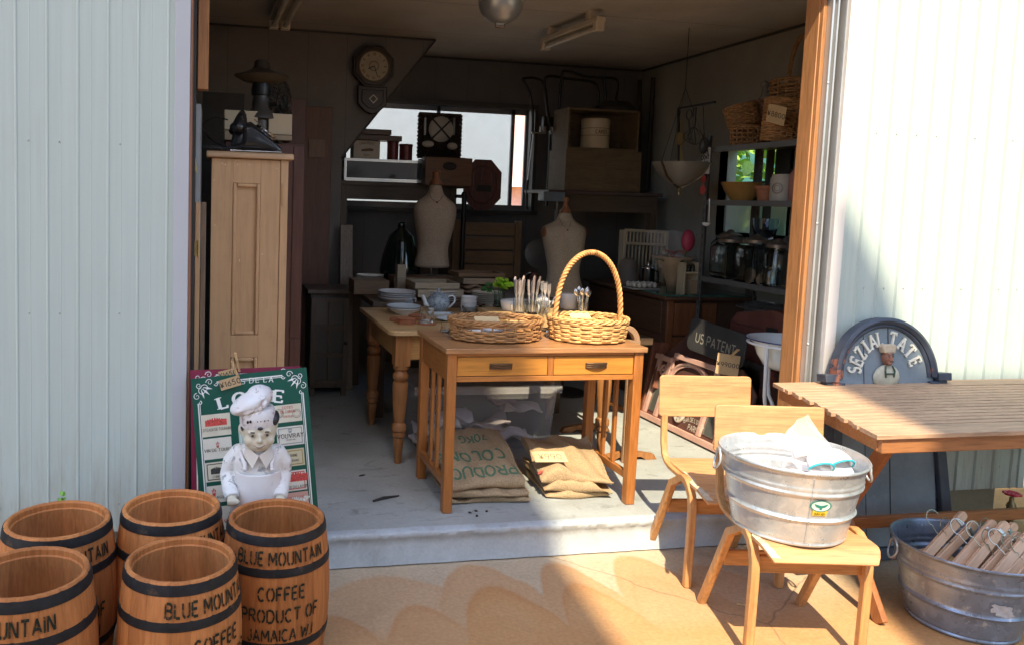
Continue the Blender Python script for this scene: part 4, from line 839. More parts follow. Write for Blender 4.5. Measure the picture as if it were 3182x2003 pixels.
# soft white slippers in clear bags, inside the first tub
PUFF = plain('slipper_white', (.82, .80, .80), .85, 0, .03, 5); PINK = plain('slipper_pink', (.80, .66, .66), .85, 0, .04, 5); TEAL = plain('teal_binding', (.05, .50, .60), .7)
def slipper(label, c, a, pitch, m, trim=True, pk=False):
    t = T('slipper', label, 'slipper', c, a); R = M.Rotation(rad(pitch), 3, 'X'); b = MB(); n = 22
    sole = [(.040*cos(2*pi*i/n)*(1-.18*sin(2*pi*i/n)), .085*sin(2*pi*i/n)) for i in range(n)]
    b.prism(sole, -.008, .004, lambda u, v, h: R @ V((u, v, h))); b.build('sole', m, t, w=False, bev=.003)
    u_ = MB().grid(lambda u, v: R @ V((.043*cos(pi*u)*(1-.12*v), -.02-.067*v*(.55+.45*sin(pi*u)), .004+.043*sin(pi*u)*(1-.75*v**2))), 16, 9); up_ = u_.build('upper', PINK if pk else m, t, w=False, smooth=80); s_ = up_.modifiers.new('t', 'SOLIDIFY'); s_.thickness = .006
    if trim: MB().tube([R @ V((.0435*cos(pi*i/14), -.02, .004+.0435*sin(pi*i/14))) for i in range(15)], .0042, 8).build('binding', TEAL, t, w=False, smooth=80)
    return t
lt = (2.09, 2.52, .452)
for i, (dx, dy, dz, a, p, m, tr, pk, lb) in enumerate((
    (.02, -.13, .232, 170, -42, PUFF, 1, 0, 'white slipper with teal edging, left one of the teal pair in the tub'), (.115, -.118, .236, 178, -42, PUFF, 1, 0, 'white slipper with teal edging, right one of the teal pair in the tub'),
    (-.10, -.10, .20, 40, -15, PUFF, 0, 1, 'white slipper with a pink upper lying at the tub\'s left'), (-.03, -.02, .20, 100, -10, PUFF, 0, 0, 'plain white slipper lying at the middle of the tub'),
    (.07, .02, .225, 185, -60, PUFF, 0, 1, 'white slipper with a pink upper standing behind the teal pair'), (.135, .0, .215, 178, -55, PUFF, 0, 0, 'plain white slipper standing behind the teal pair'), (-.14, .03, .19, 10, 0, PUFF, 0, 0, 'plain white slipper lying at the back left of the tub'))):
    slipper(lb, (lt[0]+dx, lt[1]+dy, lt[2]+dz), rad(a), p, m, tr, pk)
b = MB().ball((2.09, 2.52, .53), (.17, .17, .085), 30, 16); random.seed(2)
for i in range(46): a = random.uniform(0, 6.28); r_ = random.uniform(0, .14); b.ball((2.09+r_*cos(a), 2.52+r_*sin(a), .585+random.uniform(0, .025)), (.05, .035, .02), 10, 7, M.Rotation(a, 3, 'Z'))
b.build('padding', plain('white_padding', (.8, .8, .82), .8), None, 'heap of white soft bundles filling the tub under the slippers', 'bundle', smooth=80)
def bag(label, pts, n=14, amp=.006, seed=1, al=.13):
    random.seed(seed); P = [V(p) for p in pts]
    ph = [random.uniform(0, 6) for _ in range(6)]
    def f(u, v):
        p = P[0].lerp(P[1], u).lerp(P[3].lerp(P[2], u), v); w_ = amp*(sin(7*u+ph[0]+3*v)+.7*sin(13*v+ph[1]+4*u)+.5*sin(23*u*v+ph[2])); return p+V((.2, -1, .35))*w_
    MB().grid(f, n, n).build('plastic_bag', film('clear_plastic_%d' % int(al*100), (.95, .95, 1), al, .08), None, label, 'bag', smooth=80)
gq = lambda x, y, Y: at(2200+x/3.225, 1250+y/3.225, Y=Y)
bag('clear plastic bag corner rising above the tub rim', (gq(660, 420, 2.60), gq(1400, 690, 2.42), gq(1010, 115, 2.58), gq(900, 170, 2.62)), 18, .004, 3, .3)
bag('crumpled clear plastic bag over the slippers at the tub\'s left', ((1.91, 2.48, .70), (2.10, 2.36, .70), (2.12, 2.60, .745), (1.95, 2.65, .72)), 22, .008, 5)
bag('clear plastic bag over the teal edged slippers', ((2.08, 2.36, .705), (2.29, 2.44, .70), (2.27, 2.62, .72), (2.10, 2.60, .76)), 22, .007, 8)
# ================================================================= folding slatted table
TK = wood('teak_slat', (.50, .32, .20), 'X', .65, .6, .8, .2); TKZ = wood('teak_leg', (.34, .13, .045), 'Z', .7, .5, .8); TKX = wood('teak_leg', (.36, .15, .055), 'X', .7, .5, .8)
t = T('slatted_table', 'folding slatted wooden garden table on crossed legs beside the wall', 'table', (3.2, 2.85, 0))
def tx_(y): return 2.352+(y-2.42)*.245
ZT = .812; XE = 4.25; jit = random.Random(4)
def slat(y0, y1, z0=ZT-.018, z1=ZT, name='slat', e=0):
    vs = [(tx_(y)+e, y, z) for z in (z0, z1) for y in (y0, y1)]+[(XE, y, z) for z in (z0, z1) for y in (y0, y1)]
    MB().add(vs, [(0, 1, 3, 2), (4, 6, 7, 5), (0, 4, 5, 1), (2, 3, 7, 6), (0, 2, 6, 4), (1, 5, 7, 3)]).build(name, TK, t, bev=.002)
slat(2.42, 2.535, name='edge_board'); slat(3.13, 3.235, name='edge_board')
ny = 13
for i in range(ny): y0 = 2.545+i*.0448; slat(y0, y0+.0335, e=jit.uniform(-.004, .006)+.012*(i % 2))
def tb(p0, p1, w_, d_, nm, m=TKZ, up=(1, 0, 0)): MB().bar(p0, p1, w_, d_, up).build(nm, m, t, bev=.003)
tb((tx_(2.45)+.035, 2.45, ZT-.045), (tx_(3.2)+.035, 3.2, ZT-.045), .05, .024, 'end_rail', TKX); tb((tx_(2.445)+.03, 2.445, ZT-.047), (XE, 2.445, ZT-.047), .024, .055, 'side_rail', TKX, (0, 0, 1)); tb((tx_(3.2)+.03, 3.205, ZT-.047), (XE, 3.205, ZT-.047), .024, .055, 'side_rail', TKX, (0, 0, 1))
for dx in (0, 1.45):
    tb((2.47+dx, 2.475, ZT-.03), (2.72+dx, 3.10, .02), .055, .026, 'crossed_leg'); tb((2.66+dx, 3.17, ZT-.03), (2.588+dx, 2.57, .006), .055, .026, 'crossed_leg')
tb((2.655, 2.94, .253), (XE, 2.94, .253), .024, .05, 'stretcher', TKX, (0, 0, 1))
# ================================================================= arched pub sign
NAVY = plain('sign_navy', (.05, .06, .085), .5, 0, .35, 5, .25, .5, (.13, .15, .19), 9, .56, .66); PANEL = plain('sign_blue', (.19, .235, .275), .55, 0, .25, 4, .35, .5, (.22, .27, .32), 12, .55, .66); RIM = plain('sign_rim', (.05, .062, .09), .5, 0, .3, 9, .2, .5, (.40, .15, .09), 5, .6, .64)
t = T('pub_sign', 'tall blue arched pub sign lettered SEZIAL TATE leaning on the sunny wall', 'sign', (3.12, 3.15, 0.003))
so_ = V((3.11, 3.085, .004)); sv = V((0, .108, .85)).normalized(); su = V((1, 0, 0)); sn = su.cross(sv)
def sf(u, v, h=0): return so_+su*u+sv*v+sn*h
ZS = .862
body = [(-.345, 0), (.365, 0), (.285, ZS), (-.285, ZS)]
MB().prism(body, -.03, 0, sf).build('back_board', NAVY, t, bev=.003)
for s_ in (-1, 1):
    MB().prism([(s_*.355, .002), (s_*.30, .002), (s_*.235, ZS-.04), (s_*.285, ZS-.04)], .0015, .028, sf).build('side_moulding', RIM, t, bev=.004)
    m_ = MB(); m_.prism([(s_*.272, ZS-.036), (s_*.345, ZS-.036), (s_*.345, ZS), (s_*.272, ZS)], -.025, .035, sf); m_.prism([(s_*.275, ZS-.05), (s_*.33, ZS-.05), (s_*.33, ZS-.037), (s_*.275, ZS-.037)], -.02, .025, sf); m_.build('shoulder', RIM, t, bev=.003)
MB().prism([(-.34, .0), (.36, .0), (.355, .055), (-.335, .055)], .0015, .02, sf).build('plinth_board', RIM, t, bev=.003)
R0 = .268; n = 40
arcp = [(R0*cos(pi*i/n), ZS-.02+R0*sin(pi*i/n)) for i in range(n+1)]
MB().prism([(R0*.99, .06)]+arcp+[(-R0*.99, .06)], .003, .006, sf).build('panel', PANEL, t)
for r1, r2, h in ((R0+.012, R0-.018, .032), (R0-.0185, R0-.036, .018)):
    m_ = MB(); q = []
    for i in range(n+1):
        a = pi*i/n; q += [sf(r*cos(a), ZS-.02+r*sin(a), hh) for r, hh in ((r1, -.025), (r1, h*.75), ((r1+r2)/2, h), (r2, h*.6), (r2, .004))]
    m_.add(q, [(5*i+k, 5*i+k+1, 5*i+k+6, 5*i+k+5) for i in range(n) for k in range(4)]+[(0, 1, 2, 3, 4), tuple(5*n+k for k in (4, 3, 2, 1, 0))]); m_.build('arch_moulding', RIM, t, smooth=35)
m_ = MB(); m_.prism([(.012, .09), (.016, .09), (.022, ZS+.24), (.017, ZS+.24)], .0068, .0076, sf); m_.prism([(-.12, .09), (-.117, .09), (-.115, ZS+.2), (-.118, ZS+.2)], .0068, .0074, sf); m_.build('board_seam', plain('seam_black', (.01, .012, .016), .8), t)
l = MB(); cv = ZS-.012; RL = .142
SGN = plain('letter_cream', (.74, .72, .62), .55, 0, .1, 20, .1)
def arcl(txt, a0, a1, size):
    for i, ch_ in enumerate(txt):
        a = rad(a0+(a1-a0)*i/(len(txt)-1)); xs_ = .62
        f = lambda u, v, h: sf((RL+v)*sin(a)+u*cos(a), cv+(RL+v)*cos(a)-u*sin(a), .0065+h)
        text(l, ch_, f, size, wt=.22, serif=.55, thin=.62, depth=.008, xs=xs_ if ch_ != 'I' else .8)
arcl('SEZIAL', -80, -10, .066); arcl('TATE', 14, 68, .065); l.build('raised_lettering', SGN, t)
# carved chef relief
def sb(mb, u, v, h, r): mb.ball(sf(u, v, h), r, 16, 12)

b = MB(); sb(b, .0, .935, .02, (.024, .026, .036)); sb(b, .004, .925, .042, (.006, .007, .011)); sb(b, -.004, .912, .036, (.014, .012, .012)); b.build('chef_face', plain('relief_skin', (.30, .13, .08), .5, 0, .3, 30), t, smooth=60)
b = MB(); b.prism([(-.031, .958), (.031, .958), (.038, .992), (.030, 1.0), (-.032, 1.0), (-.040, .99)], .007, .04, sf); b.build('chef_hat', plain('relief_cream', (.52, .42, .30), .6, 0, .2, 30, .3), t, bev=.007)
b = MB(); sb(b, 0, .845, .012, (.072, .02, .06)); b.build('chef_jacket', plain('relief_jacket', (.50, .48, .38), .6, 0, .25, 20), t, smooth=60)
b = MB()
for s_ in (-1, 1): b.tube([sf(s_*.018, .90, .03), sf(s_*.026, .875, .036), sf(s_*.022, .845, .034)], .0035, 6)
b.tube([sf(-.022, .862, .037), sf(.022, .862, .037)], .0035, 6); b.build('apron_line', plain('relief_green', (.05, .09, .06), .6), t)
b = MB()
for s_ in (-1, 1): sb(b, s_*.010-.001, .943, .0445, (.0045, .003, .002)); b.tube([sf(s_*.004, .95, .044), sf(s_*.017, .953, .040)], .0018, 5)
b.tube([sf(-.010, .920, .047), sf(.012, .918, .046)], .0022, 5); b.build('chef_features', BLK, t)
# ================================================================= clothes hangers in the second tub
HW = wood('hanger_wood', (.68, .45, .30), 'X', .85, .45, .8, 0, 1.1, .2); HK = plain('hook_steel', (.6, .58, .5), .25, 1)
def make_hanger(label):
    t = T('clothes_hanger', label, 'hanger', group='wooden trouser hangers in the tub')
    for dz in (0, 1):
        n = 12; pl = [(-.165, -.018), (.145, -.018)]+[(.145+.018*cos(rad(a)), .018*sin(rad(a))) for a in range(-75, 90, 25)]+[(.145, .018), (-.165, .018)]+[(-.165-.018*cos(rad(a)), .018*sin(rad(a))) for a in range(75, -90, -25)]
        MB().prism(pl, .0015 if dz else -.0085, .0085 if dz else -.0015, lambda u, v, h: (u, v, h)).build('wood_bar', HW, t, w=False, bev=.0025)
    pts = [(0, .012, 0), (0, .05, 0), (.004, .064, 0)]+[(.030-.030*cos(rad(a))*1.0-.004+.0, .082+.032*sin(rad(a)), 0) for a in range(-25, 215, 20)]
    MB().tube(pts, .0019, 6).build('hook', HK, t, w=False, smooth=60)
    MB().box((.11, -.004, 0), (.016, .034, .024)).build('clip', plain('clip_steel', (.65, .65, .65), .3, 1), t, w=False, bev=.002)
    return t
h0 = None; random.seed(9); hc_ = V((2.948, 2.555, .0))
hs = [(-.065, .06, .315, 33, 8, 'pale hanger bar sticking up highest, farthest left in the tub'), (-.02, .05, .285, 30, 14, 'hanger bar just behind the highest one, mostly covered'), (.015, .0, .298, 34, -6, 'hanger with a double bar crossing the middle of the tub'), (.035, -.035, .302, 36, 4, 'pinkish hanger bar in front of the double one'),
      (.075, -.055, .275, 31, 10, 'hanger bar low behind the rim near the tub\'s middle'), (.095, -.09, .290, 35, -4, 'hanger bar whose hook leans toward the front rim'), (.13, -.10, .272, 30, 2, 'grey brown hanger bar near the right of the tub'), (.16, -.11, .262, 33, 6, 'hanger lying lowest by the right front rim'), (.14, .02, .285, 28, 12, 'hanger at the right back of the tub')]
for i, (dx, dy, z, pit, rl_, lb) in enumerate(hs):
    o = make_hanger(lb) if h0 is None else dup(h0, (0, 0, 0), 0, lb)
    if h0 is None: h0 = o
    o.location = hc_+V((dx, dy, z)); o.rotation_euler = (M.Rotation(rad(12), 4, 'Z') @ M.Rotation(rad(-pit), 4, 'Y') @ M.Rotation(rad(62+rl_), 4, 'X')).to_euler()
MB().box((2.86, 2.60, .24), (.16, .12, .004), M.Rotation(.2, 3, 'Z') @ M.Rotation(.3, 3, 'X')).build('cardboard_sheet', KRAFT, None, 'corrugated cardboard sheet tucked among the hanger hooks', 'cardboard')
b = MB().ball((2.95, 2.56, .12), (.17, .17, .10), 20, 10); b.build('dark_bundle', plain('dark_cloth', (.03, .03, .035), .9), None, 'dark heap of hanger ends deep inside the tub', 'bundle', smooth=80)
# ================================================================= standpipe tap with red wheel
tp = V((4.128, 3.365, 0)); t = T('standpipe_tap', 'brass garden valve with a red hand wheel at the wall corner', 'tap', tp)
BRASS = plain('old_brass', (.26, .19, .10), .4, .8, .3, 40)
MB().lathe([(.016, 0), (.016, .03), (.026, .035), (.026, .075), (.020, .08), (.020, .095), (.024, .10), (.020, .115), (.012, .125), (.010, .15), (.004, .152), (.004, .165), (.001, .166)], tp, 20).build('valve_body', BRASS, t, smooth=35)
MB().tube([tp+V((-.10, .0, .05)), tp+V((.10, 0, .05))], .019, 14).build('pipe', plain('pipe_grey', (.3, .31, .33), .5), t, smooth=40)
hw = MB()
for i in range(6): a = i*pi/3; hw.tube([tp+V((0, 0, .168)), tp+V((.03*cos(a), .03*sin(a), .168))], .0045, 6)
hw.tube([tp+V(((.034+.0035*cos(6*a))*cos(a), (.034+.0035*cos(6*a))*sin(a), .168)) for a in [2*pi*i/48 for i in range(48)]], .007, 8, True); hw.ball(tp+V((0, 0, .169)), (.010, .010, .006), 10, 6)
hw.build('hand_wheel', plain('wheel_red', (.55, .03, .06), .4), t, smooth=60)
MB().tube([tp+V((-.13, .05, .006)), tp+V((-.10, .05, .03)), tp+V((-.10, .05, .11))], .02, 10).build('water_pipe', plain('pipe_blue', (.12, .22, .33), .5), None, 'short blue grey plastic pipe stub beside the brass valve', 'pipe', smooth=60)
# ================================================================= enamel basin on its stand
ENW = plain('white_enamel', (.80, .82, .84), .18, 0, .03, 3); ENB = plain('enamel_rim_blue', (.02, .05, .2), .2)
bc = V((3.09, 3.80, .0)); t = T('wash_stand', 'white tubular wash stand holding an enamel basin by the door post', 'stand', bc+V((0, 0, SZ)))
for a in (200, 320, 80):
    d = V((cos(rad(a)), sin(rad(a)), 0)); MB().tube([bc+d*.215+V((0, 0, .90)), bc+d*.205+V((0, 0, .62)), bc+d*.19+V((0, 0, .56)), bc+d*.115+V((0, 0, .49)), bc+d*.105+V((0, 0, .42)), bc+d*.13+V((0, 0, SZ))], .0105, 10).build('leg', ENW, t, smooth=60)
MB().tube([bc+V((.215*cos(a), .215*sin(a), .885)) for a in [2*pi*i/40 for i in range(40)]], .007, 8, True).build('ring', ENW, t, smooth=60); MB().tube([bc+V((.108*cos(a), .108*sin(a), .46)) for a in [2*pi*i/30 for i in range(30)]], .006, 8, True).build('ring', ENW, t, smooth=60)
t = T('enamel_basin', 'white enamel basin with a dark blue rim on the wash stand', 'basin', bc+V((0, 0, .745)))
MB().lathe([(.001, .745), (.09, .745), (.13, .765), (.165, .82), (.185, .885), (.222, .905), (.226, .909), (.222, .912), (.183, .893), (.16, .825), (.125, .772), (.001, .755)], bc, 48).build('bowl', ENW, t, smooth=50)
MB().tube([bc+V((.225*cos(a), .225*sin(a), .909)) for a in [2*pi*i/48 for i in range(48)]], .0035, 6, True).build('rim', ENB, t, smooth=60)
pc = bc+V((.05, -.02, .765)); t = T('enamel_pitcher', 'white enamel pitcher standing in the basin', 'pitcher', pc)
MB().lathe([(.001, 0), (.075, 0), (.095, .05), (.085, .12), (.055, .17), (.06, .20), (.064, .203), (.056, .2), (.05, .17), (.001, .02)], pc, 32).build('body', ENW, t, smooth=50); MB().tube([pc+V((-.06, -.02, .19)), pc+V((-.11, -.03, .185)), pc+V((-.115, -.035, .11))], .008, 8).build('handle', ENW, t, smooth=60)
MB().bar(at(2465, 1000, Y=3.75), at(2490, 1000, Y=3.75), .012, .012).build('towel_hook', ENW, None, 'short white metal hook above the basin', 'hook')
# ================================================================= writing desk with two drawers
OAK = wood('honey_oak', (.42, .165, .04), 'X', .72, .35, .8); OAKZ = wood('honey_oak', (.38, .14, .034), 'Z', .72, .38, .8); OAKY = wood('honey_oak', (.36, .135, .034), 'Y', .7, .4, .8); OAKD = wood('drawer_oak', (.52, .22, .04), 'X', .78, .33, .5)
t = T('writing_desk', 'honey coloured two drawer desk on slatted legs at the shop entrance', 'desk', (1.55, 3.76, SZ))
x0, x1, y0, y1, zt = 1.05, 2.058, 3.488, 4.03, .932
MB().bx(x0, x1, y0, y1, zt-.026, zt).build('top', wood('desk_top', (.40, .20, .085), 'X', .65, .33, .8, .12), t, bev=.004)
for x in (x0+.012, x1-.058):
    for y in (y0+.015, y1-.06):
        q = .008 if x > 1.5 else 0; MB().add([(x+a*.046+(0 if z else .004*(1 if x < 1.5 else -1)), y+b_*.046, SZ+.001 if z == 0 else zt-.027) for z in (0, 1) for b_ in (0, 1) for a in (0, 1)], [(0, 2, 3, 1), (4, 5, 7, 6), (0, 1, 5, 4), (2, 6, 7, 3), (0, 4, 6, 2), (1, 3, 7, 5)]).build('leg', OAKZ, t, bev=.003)
zb, zc = .778, zt-.027
MB().bx(x0+.0585, x1-.0585, y0+.022, y0+.045, zb-.006, zb+.018).build('drawer_rail', OAK, t, bev=.002)
MB().bx(x0+.0585, x1-.0585, y0+.022, y0+.045, zc-.014, zc-.0005).build('drawer_rail', OAK, t, bev=.002)
xm = 1.572; MB().bx(xm-.014, xm+.014, y0+.022, y0+.045, zb+.0185, zc-.0145).build('divider', OAKZ, t, bev=.002)
for a, b_ in ((x0+.061, xm-.0165), (xm+.0165, x1-.061)):
    MB().bx(a, b_, y0+.024, y0+.05, zb+.021, zc-.017).build('drawer', OAKD, t, bev=.002); d = bpy.data.objects[-1] if False else COL.objects[-1]
    cx_ = (a+b_)/2+.01*(1 if a > 1.5 else -1); cz_ = (zb+zc)/2+.002
    m_ = MB(); m_.bx(cx_-.055, cx_+.055, y0+.02, y0+.0235, cz_-.014, cz_+.014)
    for i in range(3):
        pts = [(cx_-.053+.106*k/12, y0+.016-.012*sin(pi*k/12)+.003*i, cz_+.011-i*.010) for k in range(13)]; m_.sweep(pts, (0, 0, 1), .008, .006)
    m_.build('pull', plain('bronze_pull', (.15, .09, .05), .4, .7, .3, 40), d, bev=.0015)
for x in (x0+.03, x1-.036): MB().bx(x-.008, x+.012, y0+.062, y1-.062, zb-.006, zc).build('side_panel', OAKY, t)
MB().bx(x0+.06, x1-.06, y1-.045, y1-.025, zb-.006, zc).build('back_panel', OAK, t)
for x in (x0+.034, x1-.04):
    MB().bx(x-.012, x+.012, y0+.062, y1-.061, .268, .305).build('side_rail', OAKY, t, bev=.002)
    for k in (.36, .62): yk = y0+.06+k*(y1-y0-.12); MB().bx(x-.008, x+.008, yk-.014, yk+.014, .3055, zb-.0065).build('side_slat', OAKZ, t, bev=.002)
# ================================================================= wicker baskets on the desk
def wick(name, c): return plain(name, c, .5, 0, .38, 28, .3, .4, mul(c, .55), 20, .58, .66)
WK1 = wick('willow_brown', (.40, .21, .085)); WK2 = wick('willow_gold', (.62, .38, .15)); WKH = wick('willow_handle', (.58, .30, .11))
def basket(label, c, ra, rb_, h, m, rows, stakes, flare=1.12, handle=None, rz=0, wav=.006, rod=.0042, gap_rows=(), rimr=.008, seed=1, mh=None, ng=None, group=None, name='wicker_basket'):
    random.seed(seed); t = T(name, label, 'basket', c, rz, group); 
    def P(a, k): f = 1+(flare-1)*k; return V((ra*f*cos(a), rb_*f*sin(a), .006+h*k))
    w_ = MB(); n = stakes*4
    for r in range(rows):
        k = (r+.5)/rows
        if r in gap_rows: continue
        for st_ in range(2):
            pts = []
            for i in range(n):
                a = 2*pi*i/n; s_ = cos(stakes*a/2*1+pi*(r+st_)) if stakes % 2 == 0 else cos((stakes-1)*a/2+pi*(r+st_)); p = P(a, k+.012*sin(3*a+r*2.1+st_)); q = V((cos(a)/ra, sin(a)/rb_, 0)).normalized(); pts.append(p+q*(wav*s_+random.uniform(-.0007, .0007))+V((0, 0, (.0022 if st_ else -.0022)+random.uniform(-.0007, .0007))))
            w_.tube(pts, rod*random.uniform(.8, 1.15), 6, True)
    w_.build('weave', m, t, w=False, smooth=70)
    s_ = MB()
    for i in range(stakes): a = 2*pi*(i+.25)/stakes; s_.tube([P(a, 0), P(a, .5), P(a, 1)], rod*.9, 6)
    s_.build('stakes', m, t, w=False, smooth=70)
    b_ = MB(); b_.lathe([(.001, .004), (1, .004), (1, .010), (.001, .010)], (0, 0, 0), 40, ra*.985, rb_*.985); b_.build('base', m, t, w=False)
    r_ = MB()
    for j in range(3):
        pts = []
        for i in range(n):
            a = 2*pi*i/n; ph = stakes*a/2.0*1.0+2*pi*j/3; pts.append(P(a, 1.0)+V((cos(a)*rimr*.8*cos(ph), sin(a)*rimr*.8*cos(ph), rimr*.8*sin(ph)+.003)))
        r_.tube(pts, rimr*.62, 6, True)
    r_.build('rim', m, t, w=False, smooth=70)
    if handle:
        hh, ang = handle; hm = MB(); pa = P(ang, .45); pb = P(ang+pi, .45); m0 = []; N_ = 40
        for i in range(N_+1):
            k = i/N_; th = pi*k; cx_ = (pa+pb)/2; d = (pa-pb)/2; p = cx_+d*cos(th)*(1.0+.06*sin(th))+V((0, 0, hh*sin(th)**.82)); m0.append(p)
        hm.tube(m0, .0105, 8)
        for j in range(3):
            pts = []
            for i in range(N_*5+1):
                k = i/(N_*5); q = k*N_; i0 = min(N_-1, int(q)); p = m0[i0].lerp(m0[i0+1], q-i0); tn = (m0[i0+1]-m0[i0]).normalized(); y = V((-sin(ang), cos(ang), 0)); x = y.cross(tn); a = k*2*pi*15+j*2*pi/3; pts.append(p+(x*cos(a)+y*sin(a))*.0095)
            hm.tube(pts, .0052, 6)
        hm.build('handle', mh or m, t, w=False, smooth=70)
    return t
Tz = lambda x, y, Z=.9, Y=None: at(1130+x/2.833, 820+y/2.833, Z=Z) if Y is None else at(1130+x/2.833, 820+y/2.833, Y=Y)
bk1 = V((1.372, 3.735, .934)); bk2 = V((1.845, 3.705, .934))
basket('low oval brown wicker basket on the left of the desk top', bk1, .215, .145, .088, WK1, 9, 26, 1.09, None, 0, .007, .0042, (5, 6), .0085, 3)
basket('round golden wicker basket with a tall hooped handle on the desk top', bk2, .180, .150, .098, WK2, 9, 22, 1.10, (.385, rad(8)), 0, .008, .0054, (), .009, 5, WKH)
CARD = plain('plain_card', (.62, .47, .27), .8, 0, .05, 30)
card('blank kraft card lying in the low oval basket', Tz(1085, 483, .9, 3.66), (1, .05, -.02), (0, .5, .35), .125, .034, None, 0, .1, CARD, 'paper_card', 'card'); card('blank kraft card lying in the handled basket', Tz(1905, 455, .9, 3.63), (1, .0, 0), (0, .5, .35), .105, .036, None, 0, .1, CARD, 'paper_card', 'card')
CHINA = plain('white_china', (.74, .76, .78), .15, 0, .03, 3, 0, .6)
for i, dx in enumerate((-.08, .0, .085)): MB().lathe([(.001, 0), (.03, 0), (.034, .006), (.058, .018), (.060, .021), (.056, .02), (.032, .009), (.001, .006)], (bk1.x+dx, bk1.y+.02, .946+i*.012), 28).build('saucer', CHINA, None, ('small white saucer at the left inside the oval basket', 'small white saucer in the middle of the oval basket', 'small white saucer at the right inside the oval basket')[i], 'saucer', smooth=50)
# ================================================================= pine table with turned legs
PN = wood('pine_board', (.55, .36, .17), 'X', .75, .5, .7, .15); PNZ = wood('pine_turned', (.36, .16, .055), 'Z', .75, .42, .7); PNA = wood('pine_apron', (.46, .26, .09), 'X', .75, .45, .7)
t = T('pine_table', 'old pine table with turned legs set with crockery behind the desk', 'table', (1.6, 4.6, SZ)); ZP = .9
r = .06; pl = [(.935+r-r*cos(rad(a)), 4.16+r-r*sin(rad(a))) for a in (90, 60, 30, 0)][::1]
pl = [(.935, 5.08), (.935, 4.16+r)]+[(.935+r-r*cos(rad(a)), 4.16+r-r*sin(rad(a))) for a in (22, 45, 68)]+[(.935+r, 4.16), (2.32-r, 4.16)]+[(2.32-r+r*sin(rad(a)), 4.16+r-r*cos(rad(a))) for a in (22, 45, 68)]+[(2.32, 4.16+r), (2.32, 5.08)]
MB().prism(pl, ZP-.027, ZP, lambda u, v, h: (u, v, h)).build('top', PN, t, bev=.004)
prof = [(.001, 0), (.018, 0), (.026, .10), (.030, .13), (.026, .14), (.037, .155), (.034, .178), (.040, .185), (.040, .215), (.028, .23), (.033, .27), (.040, .36), (.043, .44), (.040, .455), (.028, .462), (.041, .475), (.044, .495), (.034, .512), (.030, .52), (.042, .53), (.042, .55), (.001, .551)]
for x, y in ((1.02, 4.24), (2.235, 4.24), (1.02, 5.0), (2.235, 5.0)):
    m_ = MB(); m_.lathe(prof, (x, y, SZ+.001), 24); m_.bx(x-.042, x+.042, y-.042, y+.042, SZ+.551, ZP-.028); m_.build('turned_leg', PNZ, t, smooth=40)
for x0_, x1_, y0_, y1_ in ((1.063, 2.192, 4.214, 4.236), (1.063, 2.192, 5.0, 5.022), (.994, 1.016, 4.283, 4.957), (2.24, 2.262, 4.283, 4.957)): MB().bx(x0_, x1_, y0_, y1_, ZP-.165, ZP-.0285).build('apron', PNA, t)
# towel stand / chair side just right of it
t = T('turned_stand', 'small pine stand of turned posts on trestle feet right of the desk', 'stand', (2.36, 4.42, SZ)); tp_ = [(.001, 0), (.012, 0), (.016, .05), (.021, .12), (.013, .20), (.011, .22), (.02, .24), (.02, .26), (.012, .28), (.013, .40), (.019, .50), (.012, .56), (.018, .58), (.018, .60), (.001, .601)]
for y in (4.16, 4.72):
    MB().lathe(tp_, (2.37, y, SZ+.045), 14).build('turned_post', PNZ, t, smooth=40)
    m_ = MB().prism([(-.17, 0), (-.1, 0), (-.07, .018), (.07, .018), (.1, 0), (.17, 0), (.15, .03), (.03, .05), (-.03, .05), (-.15, .03)], y-.018, y+.018, lambda u, v, h: (2.37+u, h, SZ+.001+v)); m_.build('trestle_foot', PNZ, t)
for z in (.42, .796): MB().bar((2.37, 4.175, z), (2.37, 4.705, z), .03, .018).build('rail', PNZ, t, bev=.003)
t = T('carved_chair', 'old wooden chair whose curved arm and spindle rise behind the handled basket', 'chair', (2.16, 4.09, SZ)); ARMW = wood('weathered_arm', (.36, .22, .13), 'Y', .7, .6)
ac = at(1963, 1040, Y=4.08); m_ = MB(); m_.sweep([(ac.x-.05+.082*sin(rad(a)), 4.085, ac.z-.045+.088*cos(rad(a))) for a in range(-10, 96, 10)], (0, 1, 0), .04, [.03]*4+[.034]*7); m_.build('curved_arm', ARMW, t, smooth=40, bev=.004)
MB().lathe([(.008, 0), (.012, .02), (.015, .035), (.009, .055), (.008, .07), (.012, .085)], (ac.x+.026, 4.085, ac.z-.12), 14, cap=1).build('spindle', PNZ, t, smooth=50)
MB().bx(ac.x-.02, ac.x+.045, 4.06, 4.125, .86, ac.z-.121).build('seat_block', ARMW, t); 
for dx, dy in ((0, 0), (0.0, .04)): MB().bx(ac.x+.0+dx, ac.x+.028+dx, 4.062+dy, 4.08+dy, SZ+.001, .8598).build('leg', ARMW, t)
